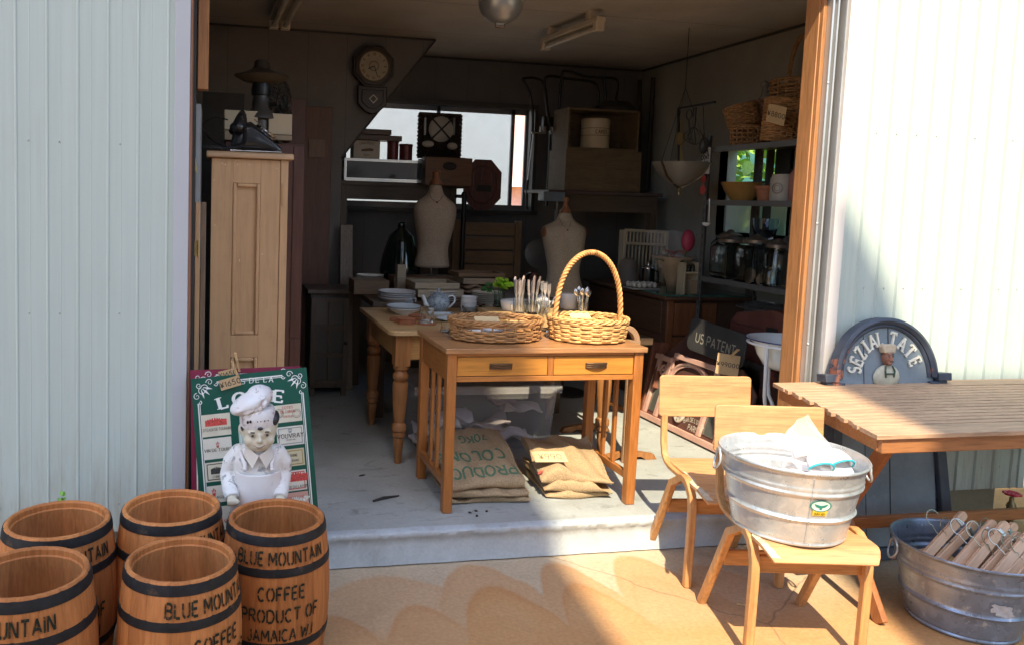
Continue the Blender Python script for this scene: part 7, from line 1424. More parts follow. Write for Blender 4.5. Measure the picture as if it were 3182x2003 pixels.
t = T('wooden_case', 'brown wooden case with a dark oval handle hole on the window shelf', 'case', (at(1395, 520, Y=6.46).x, 6.4, zs_)); a = at(1322, 520, Y=6.36); b_ = at(1468, 520, Y=6.36); z1 = at(1395, 490, Y=6.36).z; MB().bx(a.x, b_.x, 6.36, 6.47, zs_-.02, z1).build('box', wood('case_brown', (.20, .10, .05), 'X', .65, .5), t, bev=.006); q = at(1398, 517, Y=6.357); m_ = MB(); m_.tube([q+V((.05*cos(a), 0, .026*sin(a))) for a in [2*pi*i/24 for i in range(24)]], .008, 8, True); m_.ball(q, (.04, .003, .018), 16, 8); m_.build('handle_ring', DARK, t, smooth=60)
# octagonal red clock board hung in front of the window
q = at(1500, 575, Y=6.55); t = T('octagon_board', 'reddish octagonal wooden clock board with bright slits in front of the window', 'clock board', (q.x, 6.55, q.z-.2)); RC = wood('red_case', (.13, .045, .035), 'Z', .6, .5); rx, rz_ = .165, .212; xs = [-rx, -.085, -.082, -.012, -.009, .072, .075, rx]
for i in range(0, 8, 2):
    def lim(x): x = abs(x); return rz_ if x < .07 else rz_-(x-.07)*(rz_-.11)/(rx-.07)
    pl = [(xs[i], -lim(xs[i])), (xs[i], lim(xs[i]))]; mid = [x for x in (-.07, .07) if xs[i] < x < xs[i+1]]; pl += [(x, lim(x)) for x in mid]+[(xs[i+1], lim(xs[i+1])), (xs[i+1], -lim(xs[i+1]))]+[(x, -lim(x)) for x in mid[::-1]]
    MB().prism(pl, 6.55, 6.57, lambda u, v, h: (q.x+u, h, q.z+v)).build('plank', RC, t)
MB().lathe([(.118, 0), (.122, .006), (.130, .006), (.134, 0)], (q.x, 6.5495, q.z), 36, 1, 1.25, R=M.Rotation(rad(90), 3, 'X')).build('dial_ring', RC, t, smooth=50); MB().box((q.x, 6.543, q.z+.03), (.12, .006, .02)).build('batten', RC, t); MB().box((q.x+.01, 6.543, q.z-.03), (.13, .006, .055)).build('plaque', DARK, t)
t = T('pipe_stand', 'black iron pipe stand with a side tap behind the left bust', 'stand', at(1443, 860, Y=6.2)); a = at(1443, 605, Y=6.2); m_ = MB().tube([V((a.x, 6.2, SZ)), a], .02, 10); m_.tube([at(1415, 610, Y=6.2), at(1452, 612, Y=6.2)], .014, 8); m_.ball(a, .026, 10, 8); m_.build('pipe', FN, t, smooth=60)
q = at(1675, 790, Y=6.3); MB().lathe([(.001, .02), (.10, .015), (.125, 0), (.12, -.01), (.001, -.012)], q, 32, R=M.Rotation(rad(80), 3, 'X')).build('round_tray', plain('dull_pewter', (.16, .15, .14), .5, .3), None, 'dull grey round tray propped behind the pale dress form', 'tray', smooth=60)
q = at(1652, 850, Y=5.9); MB().ball(V((q.x, 5.9, ZD+.07)), (.07, .07, .07), 18, 12).build('black_pot', BKL, None, 'glossy black round pot left of the pale dress form', 'pot', smooth=60); q = at(1655, 870, Y=5.7); MB().tube([V((q.x, 5.72, ZD+.002)), at(1662, 850, Y=5.7)], [.04, .028], 14).build('red_bottle', plain('dark_red', (.12, .04, .03), .5), None, 'short dark red rounded post in front of the black pot', 'bottle', smooth=60)
# ----------------------------------------------------------------- hanging tubular chair frames and crates, back right
def tubes(name, label, cat, lines, Y, r, m=None, group=None):
    t = MB()
    for ln in lines: t.tube(spl([at(x, y, Y=Y+(d[0] if d else 0)) for x, y, *d in ln], 8), r, 7)
    return t.build(name, m or FN, None, label, cat, group, smooth=60)
tubes('chair_frame', 'black bent tube chair frame hanging leftmost beside the window', 'chair frame', [[(1622, 245), (1660, 243), (1690, 262), (1700, 330), (1710, 420), (1698, 640)], [(1622, 245), (1640, 275), (1652, 320), (1655, 400), (1640, 560), (1636, 650)]], 6.7, .012)
tubes('chair_frame', 'black bent tube chair frame hanging second from the window', 'chair frame', [[(1705, 380), (1692, 270), (1702, 238), (1760, 245), (1840, 256), (1858, 280), (1860, 330)], [(1705, 380), (1720, 430), (1715, 560)]], 6.6, .012)
tubes('chair_frame', 'black bent tube chair frame hanging above the crates', 'chair frame', [[(1735, 380), (1745, 240), (1762, 222), (1820, 238), (1870, 242), (1912, 246), (1920, 270), (1912, 320)], [(1878, 244), (1882, 320)]], 6.5, .012)
for i, (x0, y0, x1, y1, lb) in enumerate(((2030, 242, 2012, 590, 'dark pole leaning in the back right corner, right one'), (1988, 250, 1985, 480, 'dark pole standing behind the crates, left one'))): MB().tube([at(x0, y0, Y=6.75), at(x1, y1, Y=6.6)], .02, 10).build('leaning_pole', DARK, None, lb, 'pole', smooth=60)
q = at(1700, 395, Y=6.6); t = T('wall_lantern', 'small dark lantern with two glass cups hanging by the window', 'lantern', q); MB().box(q+V((.02, .03, .03)), (.10, .05, .12)).build('bracket', FN, t, bev=.004)
for dx in (-.04, .05): MB().lathe([(.022, 0), (.03, .02), (.028, .06), (.024, .06), (.001, .004)], q+V((dx, -.01, -.06)), 16).build('glass_cup', plain('dim_glass', (.20, .19, .19), .1, 0, .1, 3, 0, .8), t, smooth=50)
tubes('metal_bracket', 'pale metal bracket frame leaning beside the window', 'bracket', [[(1652, 413), (1695, 414)], [(1658, 416), (1640, 560)]], 6.55, .008, TINM)
cY = 6.25; zsh = at(1880, 596, Y=cY).z
t = T('side_table', 'dark sideboard table in the back right corner carrying two crates', 'table', (at(1900, 600, Y=cY).x, cY+.2, SZ)); a = at(1700, 600, Y=cY); b_ = at(2055, 600, Y=cY); MB().bx(a.x, b_.x, cY-.03, cY+.5, zsh-.03, zsh).build('top', wood('purple_brown', (.10, .06, .055), 'X'), t, bev=.004); MB().bx(a.x+.1, b_.x-.03, cY, cY+.03, zsh-.17, zsh-.0305).build('apron', DRK, t)
for x in (a.x+.1, b_.x-.09): MB().bx(x, x+.06, cY, cY+.06, SZ+.001, zsh-.1705).build('leg', DRKZ, t)
def crate(label, x0, y0, x1, y1, Y, dep, zb, open_):
    a = at(x0, y0, Y=Y); b_ = at(x1, y0, Y=Y); zt = at((x0+x1)/2, y0, Y=Y).z; t = T('wooden_crate', label, 'crate', ((a.x+b_.x)/2, Y+dep/2, zb)); th = .016
    MB().bx(a.x, b_.x, Y, Y+dep, zb, zb+th).build('board', CRTM, t); MB().bx(a.x, b_.x, Y, Y+dep, zt-th, zt).build('board', CRTM, t)
    for x in (a.x, b_.x-th): MB().bx(x, x+th, Y+.001, Y+dep-.001, zb+th+.0005, zt-th-.0005).build('board', CRTM, t)
    MB().bx(a.x+th, b_.x-th, (Y+dep-.02 if open_ else Y+.004), (Y+dep-.005 if open_ else Y+.016), zb+th+.0005, zt-th-.0005).build('panel', CRTM, t); return zt
z_ = crate('closed wooden crate under the open one in the back right corner', 1760, 468, 1995, 588, cY, .34, zsh+.002, 0); zc1 = z_; zc2 = crate('open wooden crate holding the cake tin', 1768, 340, 1990, 468, cY+.01, .3, z_+.002, 1)
q = at(1866, 458, Y=cY+.03); r_ = .118; h = at(1866, 366, Y=cY+.02).z-zc1-.02; t = T('cake_tin', 'round cream enamel tin lettered CAKES inside the open crate', 'tin', (q.x, cY+.14, zc1+.02)); TC_ = plain('tin_enamel', (.52, .43, .30), .35, 0, .06, 4)
MB().lathe([(.001, 0), (r_, 0), (r_+.002, .006), (r_, .01), (r_, h*.80), (r_+.003, h*.805), (r_+.003, h*.96), (r_-.006, h), (.001, h)], (q.x, cY+.14, zc1+.0195), 40).build('body', TC_, t, smooth=40)
m_ = MB()
for k in (.42, .66): m_.tube([V((q.x+(r_+.0008)*cos(a), cY+.14+(r_+.0008)*sin(a), zc1+.02+h*k)) for a in [2*pi*i/40 for i in range(40)]], .0022, 5, True)
text(m_, 'CAKES', lambda u, v, hh: V((q.x+(r_+hh+.001)*sin(u/r_-.0), cY+.14-(r_+hh+.001)*cos(u/r_), zc1+.02+h*.48+v)), .030, wt=.2, serif=.4, xs=.75); m_.build('lettering', plain('tin_brown', (.14, .09, .05), .6), t)
q = at(1918, 318, Y=cY+.15); MB().lathe([(.15, 0), (.16, .02), (.14, .05), (.10, .085), (.001, .09)], (q.x, cY+.17, zc2+.001), 24, 1.2, .8).build('black_hat', DARK, None, 'black rounded hat lying on top of the open crate', 'hat', smooth=60)
pbox('glass_box', 'bluish glass box on the dark corner table', 'box', 1690, 597, 1756, 626, 6.1, .12, plain('blue_grey_glass', (.20, .23, .26), .15), .004)
# ================================================================= right side shelving
SM = plain('shelf_steel', (.15, .15, .15), .45, .35, .08, 5)
XF, XB, YN, YF = 3.43, 3.86, 3.62, 5.16
t = T('steel_shelving', 'grey slotted steel shelving along the right wall', 'shelf', ((XF+XB)/2, (YN+YF)/2, SZ)); ZS_ = (2.035, 1.665, 1.125, .62)
for z in ZS_: m_ = MB().bx(XF, XB, YN, YF, z-.004, z); m_.bx(XF-.002, XF+.001, YN, YF, z-.036, z+.0005); m_.bx(XF, XB, YN, YN+.002, z-.036, z-.0045); m_.build('shelf_board', SM, t)
for x, y in ((XF, YF), (XB, YF), (XF, YN), (XB, YN)):
    s_ = 1 if x == XF else -1; m_ = MB().bx(x-.004, x+.0, y+.001, y+.042, SZ+.001, 2.12); m_.bx(min(x, x+s_*.04), max(x, x+s_*.04), y+.0425, y+.045, SZ+.001, 2.12)
    m_.build('upright', SM, t); sl_ = MB()
    for k in range(30): sl_.bx(x-.0055, x-.0045, y+.012, y+.022, .25+k*.06, .285+k*.06)
    sl_.build('slots', plain('slot_dark', (.06, .06, .06), .6), t)
def onsh(px, py, k): return at(px, py, Z=ZS_[k])
def wbk(label, c, ra, rb, h, m, rows, rz=0, handle=None, flare=1.1): return basket(label, c, ra, rb, h, m, rows, 18, flare, handle, rz, .006, .006, (), .009, 3, None)
WKD = wick('dark_willow', (.17, .085, .05)); WKM = wick('mid_willow', (.30, .16, .07))
zt = ZS_[0]+.002
o = wbk('small square brown basket lying tilted on the top shelf, left one', V((3.56, 4.98, zt+.13)), .10, .085, .13, WKM, 9); o.rotation_euler = (rad(-12), rad(-8), 0)
o = wbk('golden brown basket standing upright behind the 8800 yen card', V((3.55, 4.62, zt)), .11, .095, .26, WK1, 16); o.rotation_euler = (rad(4), rad(3), .3)
o = wbk('small upturned basket frame on the top shelf under the tilted basket', V((3.55, 4.94, zt)), .10, .08, .12, WKM, 4)
wbk('dark lidded basket at the back of the top shelf', V((3.76, 5.02, zt)), .12, .12, .30, WKD, 15)
wbk('tall dark shopping basket with a big hooped handle on the top shelf', V((3.74, 4.70, zt)), .16, .14, .40, WKM, 18, .4, (.52, rad(60)), 1.15)
wbk('dark log basket with a second hooped handle at the near end of the top shelf', V((3.72, 4.42, zt)), .13, .15, .36, WKM, 16, .2, (.60, rad(75)), 1.12)
MB().bx(3.44, 3.456, 3.72, 4.02, zt, zt+.36).build('wicker_mat', WK1, None, 'flat wicker mat on edge at the near end of the top shelf', 'mat'); 
q = at(2412, 357, X=3.41); card('kraft price card reading 8800 yen hung on the golden basket', q, (.25, -1, -.30), (-.1, -.42, .9), .135, .115, '¥8800', .030, .14)
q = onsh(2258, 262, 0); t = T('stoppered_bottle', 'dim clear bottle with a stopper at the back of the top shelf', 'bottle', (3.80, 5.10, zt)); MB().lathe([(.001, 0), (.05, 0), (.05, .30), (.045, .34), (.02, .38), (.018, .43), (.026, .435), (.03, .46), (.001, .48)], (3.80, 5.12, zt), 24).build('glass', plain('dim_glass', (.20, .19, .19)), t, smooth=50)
zt = ZS_[1]+.002
p = at(2306, 600, X=3.62); lathe_thing('mixing_bowl', 'mustard yellow mixing bowl in front of the green window pane', 'bowl', bowl(.145, .125), (3.62, p.y, zt), plain('mustard_glaze', (.42, .23, .07), .25, 0, .15, 6), 40)
p = at(2378, 600, X=3.60); lathe_thing('flower_pot', 'small terracotta pot right of the mustard bowl', 'pot', [(.001, 0), (.045, 0), (.06, .075), (.068, .078), (.068, .10), (.06, .10), (.05, .03), (.001, .02)], (3.60, p.y, zt), TC, 28); 
p = at(2428, 600, X=3.58); t = T('stoneware_jar', 'pale stoneware jar with a printed mark right of the terracotta pot', 'jar', (3.58, p.y, zt)); MB().lathe([(.001, 0), (.066, 0), (.07, .01), (.07, .145), (.062, .155), (.06, .17), (.05, .17), (.05, .15), (.001, .02)], (3.58, p.y, zt), 32).build('body', plain('stoneware', (.46, .42, .36), .4, 0, .08, 8), t, smooth=50)
m_ = MB()
for r_ in (.034, .028, .018): m_.tube([V((3.58-.0715*cos(rad(30)+r_*cos(a)/.07), p.y-.0715*sin(rad(30)+r_*cos(a)/.07), zt+.08+r_*sin(a))) for a in [2*pi*i/28 for i in range(28)]], .0018, 4, True)
m_.build('printed_mark', plain('mark_brown', (.14, .10, .07), .6), t)
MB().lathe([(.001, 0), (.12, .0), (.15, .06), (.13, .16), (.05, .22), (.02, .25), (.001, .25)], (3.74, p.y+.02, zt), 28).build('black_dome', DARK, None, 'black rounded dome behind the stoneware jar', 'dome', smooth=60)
p = at(2482, 600, X=3.56); lathe_thing('pink_bottle', 'dusky pink stoneware bottle nearest the door post', 'bottle', [(.001, 0), (.055, 0), (.06, .02), (.06, .16), (.035, .20), (.025, .22), (.03, .25), (.024, .27), (.001, .27)], (3.56, p.y, zt), plain('dusky_pink', (.34, .15, .12), .5), 28)
zt = ZS_[2]+.002; JG = glass('jar_glass', (.90, .95, .94)); LID = plain('jar_lid', (.18, .14, .11), .4, .5)
def bigjar(label, px, X, r_, h, sq=1, lid=1):
    p = at(px, 850, X=X); t = T('glass_jar', label, 'jar', (X, p.y, zt)); fn = (lambda a, z: 1/max(abs(cos(a)), abs(sin(a)))**.8) if sq else None
    MB().lathe([(.001, 0), (r_*.9, 0), (r_, .012), (r_, h*.82), (r_*.88, h*.9), (r_*.75, h*.94), (r_*.75, h), (r_*.71, h), (r_*.71, h*.93), (r_*.95, h*.8), (r_*.95, .016), (.001, .010)], (X, p.y, zt), 40, fn=fn).build('glass', JG, t, smooth=40)
    if lid: MB().lathe([(r_*.82, 0), (r_*.82, .02), (r_*.6, .03), (.03, .04), (.02, .055), (.001, .06)], (X, p.y, zt+h+.001), 32, cap=1).build('lid', LID, t, smooth=40)
    return p
bigjar('large square glass jar at the left end of the jar shelf', 2268, 3.54, .105, .25); bigjar('large square glass jar second along the jar shelf with a knobbed lid', 2345, 3.53, .105, .26); bigjar('round glass jar third along the jar shelf', 2412, 3.55, .085, .24, 0); bigjar('large glass jar at the back left of the jar shelf', 2262, 3.74, .10, .27); bigjar('small open glass jar in front on the jar shelf', 2395, 3.47, .06, .12, 0, 0)
p = at(2425, 850, X=3.74); bigjar('large glass jar at the back right of the jar shelf', 2440, 3.74, .10, .25)
for i, lb in enumerate(('glass on the near end of the jar shelf, lowest of three', 'glass on the near end of the jar shelf, middle of three', 'glass on the near end of the jar shelf, top of three')): p = at(2473, 870, X=3.50); tumbler('stacked_glass', lb, (3.50, p.y, zt+i*.075), .038, .07, JG, 20, .8)
p = at(2377, 715, X=3.70); lathe_thing('blue_glass_bowl', 'pale blue footed glass bowl standing behind the jars', 'bowl', [(.001, 0), (.05, 0), (.03, .02), (.02, .12), (.06, .16), (.085, .24), (.088, .30), (.083, .30), (.078, .24), (.05, .17), (.001, .15)], (3.77, at(2377, 715, X=3.77).y, zt+.12), glass('lilac_glass', (.75, .8, .95)), 36)
for px, r_ in ((2340, .05), (2372, .035)): p = at(px, 830, X=3.46); MB().lathe([(.001, 0), (r_, 0), (r_+.002, .006), (r_*.8, .01), (r_*.6, .006), (.001, .012)], (3.447, p.y, zt+r_), 24, R=M.Rotation(rad(-80), 3, 'Y')).build('brass_lid', plain('old_lid', (.30, .22, .15), .35, .6), None, 'larger round metal lid leaning on the jars' if r_ > .04 else 'smaller round metal lid leaning on the jars', 'lid', smooth=50)
zt = ZS_[3]+.002
RT = plain('red_trunk', (.16, .055, .04), .55, 0, .25, 8); m_ = MB()
t = T('old_trunk', 'reddish old trunk with a ridged lid under the jar shelf', 'trunk', (3.62, 4.45, zt)); MB().bx(3.46, 3.84, 4.0, 4.85, zt, zt+.22).build('box', RT, t, bev=.006); MB().prism([(4.0, zt+.221), (4.85, zt+.221), (4.78, zt+.30), (4.42, zt+.36), (4.06, zt+.30)], 3.455, 3.845, lambda u, v, h: (h, u, v)).build('lid', RT, t, bev=.006); MB().bx(3.448, 3.4595, 4.37, 4.47, zt+.16, zt+.25).build('clasp', DARK, t)
MB().bx(3.46, 3.84, 3.70, 3.97, zt, zt+.34).build('dark_chest', wood('chest_dark', (.10, .05, .03), 'Y'), None, 'dark brown chest at the near end of the low shelf', 'chest', bev=.005)
MB().bx(3.46, 3.84, 3.75, 4.95, SZ+.002, SZ+.26).build('floor_chest', wood('chest_red', (.15, .06, .035), 'Y'), None, 'long reddish chest on the floor under the shelving', 'chest', bev=.006)
p = at(2315, 900, X=3.6); 
for k, (px, z, lb) in enumerate(((2315, .985, 'upper shallow wire tray between jar shelf and trunk'), (2330, .955, 'lower shallow wire tray between jar shelf and trunk'))):
    p = at(px, 905, X=3.60); m_ = MB()
    for r_ in (.16, .11, .05): m_.tube([V((3.62+r_*cos(a), 4.62+.1*k+r_*sin(a)*1.3, z)) for a in [2*pi*i/36 for i in range(36)]], .0028, 5, True)
    for i in range(8): a = i*pi/8; m_.tube([V((3.62+.16*cos(a), 4.62+.1*k+.208*sin(a), z)), V((3.62-.16*cos(a), 4.62+.1*k-.208*sin(a), z))], .002, 4)
    m_.build('wire_tray', plain('dull_steel', (.25, .25, .24)), None, lb, 'tray', smooth=60)
# apple crate and enamel things under the basin
q = at(2455, 1150, X=3.3); t = T('apple_crate', 'dark printed apple crate behind the wash stand', 'crate', (3.30, 3.95, SZ)); MB().bx(3.22, 3.40, 3.88, 4.20, SZ+.30, SZ+.52).build('box', plain('crate_dark', (.05, .03, .025), .6, 0, .3, 12, .2, .5, (.2, .04, .03), 7, .55, .6), t, bev=.004); l = MB(); text(l, 'APPLES', plane_map((3.30, 3.8785, SZ+.42), (1, 0, 0), (0, 0, 1)), .034, wt=.22, xs=.6); l.build('lettering', plain('crate_white', (.6, .56, .48), .7), t); MB().bx(3.215, 3.405, 3.875, 4.205, SZ+.002, SZ+.2985).build('stand', DRK, t)
# drawer counter with a glass top
CB = wood('counter_brown', (.22, .085, .035), 'Z', .65, .45); CB2 = wood('counter_shaded', (.10, .05, .03), 'Y', .65, .5)  # second wood is a darker copy, with the inner side's shade in its colour
zc = .945; t = T('drawer_counter', 'brown wooden drawer counter with a glass top in front of the side wall', 'counter', (3.5, 5.8, SZ)); MB().bx(3.205, 3.88, 5.22, 6.45, SZ+.001, zc).build('carcass', CB2, t, bev=.004); MB().bx(3.205, 3.255, 5.205, 5.2195, SZ+.001, zc).build('corner_post', CB, t, bev=.003)
for k in range(3): MB().bx(3.262, 3.60, 5.207, 5.2195, SZ+.05+k*.245, SZ+.28+k*.245).build('drawer', CB, t, bev=.003)
for k in range(3): MB().bx(3.195, 3.2045, 5.27, 6.40, SZ+.05+k*.245, SZ+.285+k*.245).build('side_drawer', CB2, t, bev=.003)
MB().bx(3.16, 3.89, 5.17, 6.48, zc+.001, zc+.025).build('top', CB2, t, bev=.003); MB().bx(3.17, 3.88, 5.18, 5.75, zc+.026, zc+.036).build('glass_top', plain('green_glass_edge', (.05, .16, .13), .08, 0, .05, 3, 0, .8), t, bev=.002); ZC = zc+.037
# plate rack, french press, eggs, bouquet, little display box
t = T('plate_rack', 'pale wooden plate rack with two rows of dowels on the counter', 'rack', (3.45, 6.2, ZC)); RK = wood('rack_pale', (.46, .38, .26), 'X', .8, .6); RKZ = wood('rack_pale', (.46, .38, .26), 'Z', .8, .6); rY = 6.15; a = at(1942, 715, Y=rY); b_ = at(2074, 715, Y=rY); z1 = a.z; z2 = at(2000, 757, Y=rY).z; z0 = zc+.026
for z in (z1, z2): MB().bar((a.x, rY, z), (b_.x, rY, z-.01), .02, .022).build('rail', RK, t, bev=.002)
for k in range(12): x = a.x+.02+(b_.x-a.x-.04)*k/11; MB().tube([V((x, rY, z1)), V((x, rY, z2))], .007, 7).build('dowel', RKZ, t, smooth=60)
for k in range(11): x = a.x+.04+(b_.x-a.x-.06)*k/10; MB().tube([V((x, rY+.05, z2)), V((x, rY+.05, z0+.02))], .007, 7).build('dowel', RKZ, t, smooth=60)
for x in (a.x, b_.x): MB().bx(x-.012, x+.012, rY-.01, rY+.07, z0, z1).build('side_post', RKZ, t, bev=.002)
q = at(2012, 880, Y=5.7); t = T('french_press', 'steel coffee press pot on the counter before the plate rack', 'pot', (q.x, 5.7, ZC)); ch_ = plain('chrome', (.6, .62, .65)); MB().lathe([(.001, 0), (.05, 0), (.052, .01), (.05, .15), (.053, .155), (.052, .165), (.03, .18), (.012, .185), (.01, .20), (.016, .212), (.001, .22)], (q.x, 5.7, zc+.026), 28).build('body', ch_, t, smooth=50); MB().tube([V((q.x+.05, 5.7, ZC+.13)), V((q.x+.09, 5.7, ZC+.12)), V((q.x+.09, 5.7, ZC+.04)), V((q.x+.05, 5.7, ZC+.03))], .006, 8).build('handle', BKL, t, smooth=60)
t = T('egg_tray', 'tray of pale eggs lying on the counter by the coffee press', 'tray', (3.28, 5.5, ZC)); q = at(1985, 888, Y=5.6); MB().bx(q.x-.10, q.x+.12, 5.5, 5.66, ZC, ZC+.012).build('tray', plain('tray_grey', (.3, .29, .27), .7), t, bev=.004); m_ = MB()
for i in range(5):
    for j in range(3): MB().ball((q.x-.08+.042*i, 5.525+.045*j, ZC+.034), (.018, .018, .022), 12, 8).build('egg', plain('egg_shell', (.50, .47, .43), .5), None, 'pale egg lying on the grey tray by the coffee press', 'egg', 'eggs on the counter tray', smooth=60)
t = T('bouquet', 'paper wrapped bouquet with pink blooms and clear film on the counter', 'bouquet', (3.5, 5.55, ZC)); q = V((3.36, 5.42, ZC)); KP = plain('wrap_paper', (.30, .21, .13), .7, 0, .15, 8)
o = MB().lathe([(.03, 0), (.05, .08), (.10, .20), (.15, .26)], q, 26, fn=lambda a, z: 1+.12*sin(5*a)*z*3).build('paper', KP, t, smooth=60); sd = o.modifiers.new('t', 'SOLIDIFY'); sd.thickness = .003
random.seed(15); pk = MB(); dkp = MB(); gr = MB()
for i in range(16): a = random.uniform(0, 6.28); r_ = random.uniform(0, .11); c_ = q+V((r_*cos(a), r_*sin(a), .22+random.uniform(0, .07))); [leaf((pk, dkp)[i % 2], c_, (cos(b_), sin(b_), .5), (0, 0, 1), .035, .03, -.3) for b_ in (0, 1, 2, 3, 4, 5)]
for i in range(26): a = random.uniform(0, 6.28); leaf(gr, q+V((.08*cos(a), .08*sin(a), .2)), (cos(a), sin(a), .9), (0, 0, 1), .09, .04)
pk.build('bloom', plain('bloom_pink', (.38, .14, .13), .7), t); dkp.build('bloom', plain('bloom_coral', (.42, .18, .10), .7), t); gr.build('leaf', plain('dull_leaf', (.07, .10, .05), .7), t)
w_ = at(2165, 770, X=3.36); b_ = MB().ball(V((3.38, 5.28, 1.37)), (.05, .04, .08), 14, 10); rs_ = T('wrapped_rose', 'single dark pink wrapped rose standing above the bouquet', 'rose', (3.36, 5.40, ZC+.05)); b_.build('bloom', plain('rose_red', (.32, .03, .07), .6), rs_, smooth=60); MB().tube([V((3.38, 5.28, 1.30)), V((3.36, 5.40, ZC+.05))], .004, 6).build('stem', SPR2, rs_)
bag('clear film wrapping fanned out behind the bouquet', ((3.18, 5.40, 1.16), (3.50, 5.34, 1.14), (3.56, 5.42, 1.42), (3.14, 5.46, 1.44)), 14, .012, 4)
t = T('display_box', 'small pale display box with glass vials at the counter edge', 'box', (3.38, 5.26, ZC)); a = at(2118, 898, Y=5.26); b_ = at(2168, 898, Y=5.26); z1 = at(2140, 817, Y=5.26).z; zm = at(2140, 845, Y=5.26).z
for x in (a.x, b_.x-.014): MB().bx(x, x+.014, 5.24, 5.33, ZC, z1).build('side_board', RKZ, t)
MB().bx(a.x+.0145, b_.x-.0145, 5.24, 5.33, zm-.012, zm).build('shelf_board', RK, t); MB().bx(a.x+.0145, b_.x-.0145, 5.32, 5.33, ZC, z1).build('back_board', RK, t); MB().box((b_.x-.035, 5.25, ZC+.055), (.05, .004, .10)).build('paper', plain('wrap_paper', (.30, .21, .13)), t)
for k in range(3): MB().lathe([(.001, 0), (.014, 0), (.014, .045), (.008, .05), (.008, .06), (.001, .06)], (a.x+.03+.03*k, 5.28, zm+.001), 14).build('vial', JG, None, 'tiny glass vial standing in the pale display box', 'vial', 'vials in the display box', smooth=50)
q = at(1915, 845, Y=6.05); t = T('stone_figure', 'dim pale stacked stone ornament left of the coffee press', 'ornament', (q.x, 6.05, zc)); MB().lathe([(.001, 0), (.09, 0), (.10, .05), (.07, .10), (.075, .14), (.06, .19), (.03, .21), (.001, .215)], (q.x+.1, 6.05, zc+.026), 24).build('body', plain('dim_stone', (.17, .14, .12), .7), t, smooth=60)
# hanging lamp bowl, utensil rail, ladle, hang tag on the side
q = V((3.30, at(2118, 500, X=3.30).y, 0)); q = at(2120, 560, Y=5.25); zb_ = at(2127, 590, Y=5.25).z; zt_ = at(2100, 505, Y=5.25).z; t = T('lamp_bowl', 'pale alabaster lamp bowl hung on three brass straps near the utensil rail', 'lamp', (q.x, 5.25, zb_)); AL = plain('alabaster', (.20, .185, .16), .4, 0, .12, 5)
MB().lathe([(.001, zb_+.02), (.07, zb_+.04), (.14, zb_+.10), (.19, zt_-.02), (.20, zt_), (.19, zt_), (.13, zb_+.11), (.06, zb_+.05), (.001, zb_+.03)], (q.x-.02, 5.25, 0), 40).build('bowl', AL, t, smooth=60)
for a in (200, 320, 80): d = V((cos(rad(a)), sin(rad(a)), 0)); MB().sweep([V((q.x-.02, 5.25, zb_+.012))+d*.02, V((q.x-.02, 5.25, zb_+.09))+d*.142, V((q.x-.02, 5.25, zt_))+d*.205], V((0, 0, 1)).cross(d), .016, .005).build('strap', plain('strap_brass', (.12, .085, .05), .4, .6), t)
MB().lathe([(.001, -.045), (.012, -.04), (.014, -.02), (.008, -.01), (.02, .01), (.001, .015)], (q.x-.02, 5.25, zb_), 16).build('finial', plain('old_brass', (.26, .19, .10)), t, smooth=50)
for a in (200, 320, 80): d = V((cos(rad(a)), sin(rad(a)), 0)); MB().tube([V((q.x-.02, 5.25, zt_))+d*.205, V((q.x-.02, 5.25, 2.45))], .002, 5).build('chain', DARK, t)
MB().tube([V((q.x-.02, 5.25, 2.45)), V((q.x-.02, 5.25, 2.868))], .003, 5).build('hanging_wire', DARK, t)
uX = 3.40; A0 = at(2108, 338, X=uX); A1 = at(2222, 318, X=uX); t = T('utensil_rail', 'dark iron utensil rail mounted on the end of the steel shelving', 'rail', A0); m_ = MB().bar(A0, A1, .014, .014); m_.bar(A0, at(2110, 560, X=uX), .014, .014); m_.build('frame', FN, t)
def hang(name, label, px, py0, py1, kind):
    a = at(px, py0, X=uX-.01); b_ = at(px, py1, X=uX-.01); t = T(name, label, name.replace('_', ' '), b_); h = a.z-b_.z; m_ = MB()
    if kind == 'whisk':
        m_.tube([a, a-V((0, 0, h*.5))], .012, 8)
        for i in range(5): w_ = .02+.012*i; an = i*pi/5; m_.tube(spl([a-V((0, 0, h*.5)), a-V((0, 0, h*.78))+V((w_*cos(an), w_*sin(an), 0)), b_, a-V((0, 0, h*.78))-V((w_*cos(an), w_*sin(an), 0)), a-V((0, 0, h*.5))], 6), .0025, 4)
    elif kind == 'opener': m_.tube([a+V((0, .035*cos(k), .035*sin(k)-.04)) for k in [2*pi*i/20 for i in range(20)]], .005, 6, True); m_.tube([a-V((0, 0, .075)), b_+V((0, 0, .05))], .006, 6); m_.tube([b_+V((0, .02*cos(k), .026+.026*sin(k))) for k in [2*pi*i/20 for i in range(20)]], .005, 6, True)
    elif kind == 'skimmer': m_.tube([a, b_+V((0, 0, h*.3))], .004, 6); m_.ball(b_+V((0, 0, .05)), (.012, .055, .06), 14, 8)
    elif kind == 'brush': m_.tube([a, a-V((0, 0, h*.35))], .006, 6); m_.ball(a-V((0, 0, h*.42)), (.03, .04, .05), 12, 8); [m_.tube([a-V((0, 0, h*.45)), b_+V((.0, .05*(i/8-.5), .02*abs(i-4)/4))], .002, 4) for i in range(9)]
    m_.build('body', {'brush': plain('straw_yellow', (.25, .18, .07), .8)}.get(kind, plain('utensil_iron', (.07, .065, .06), .4, .5)), t, smooth=60)
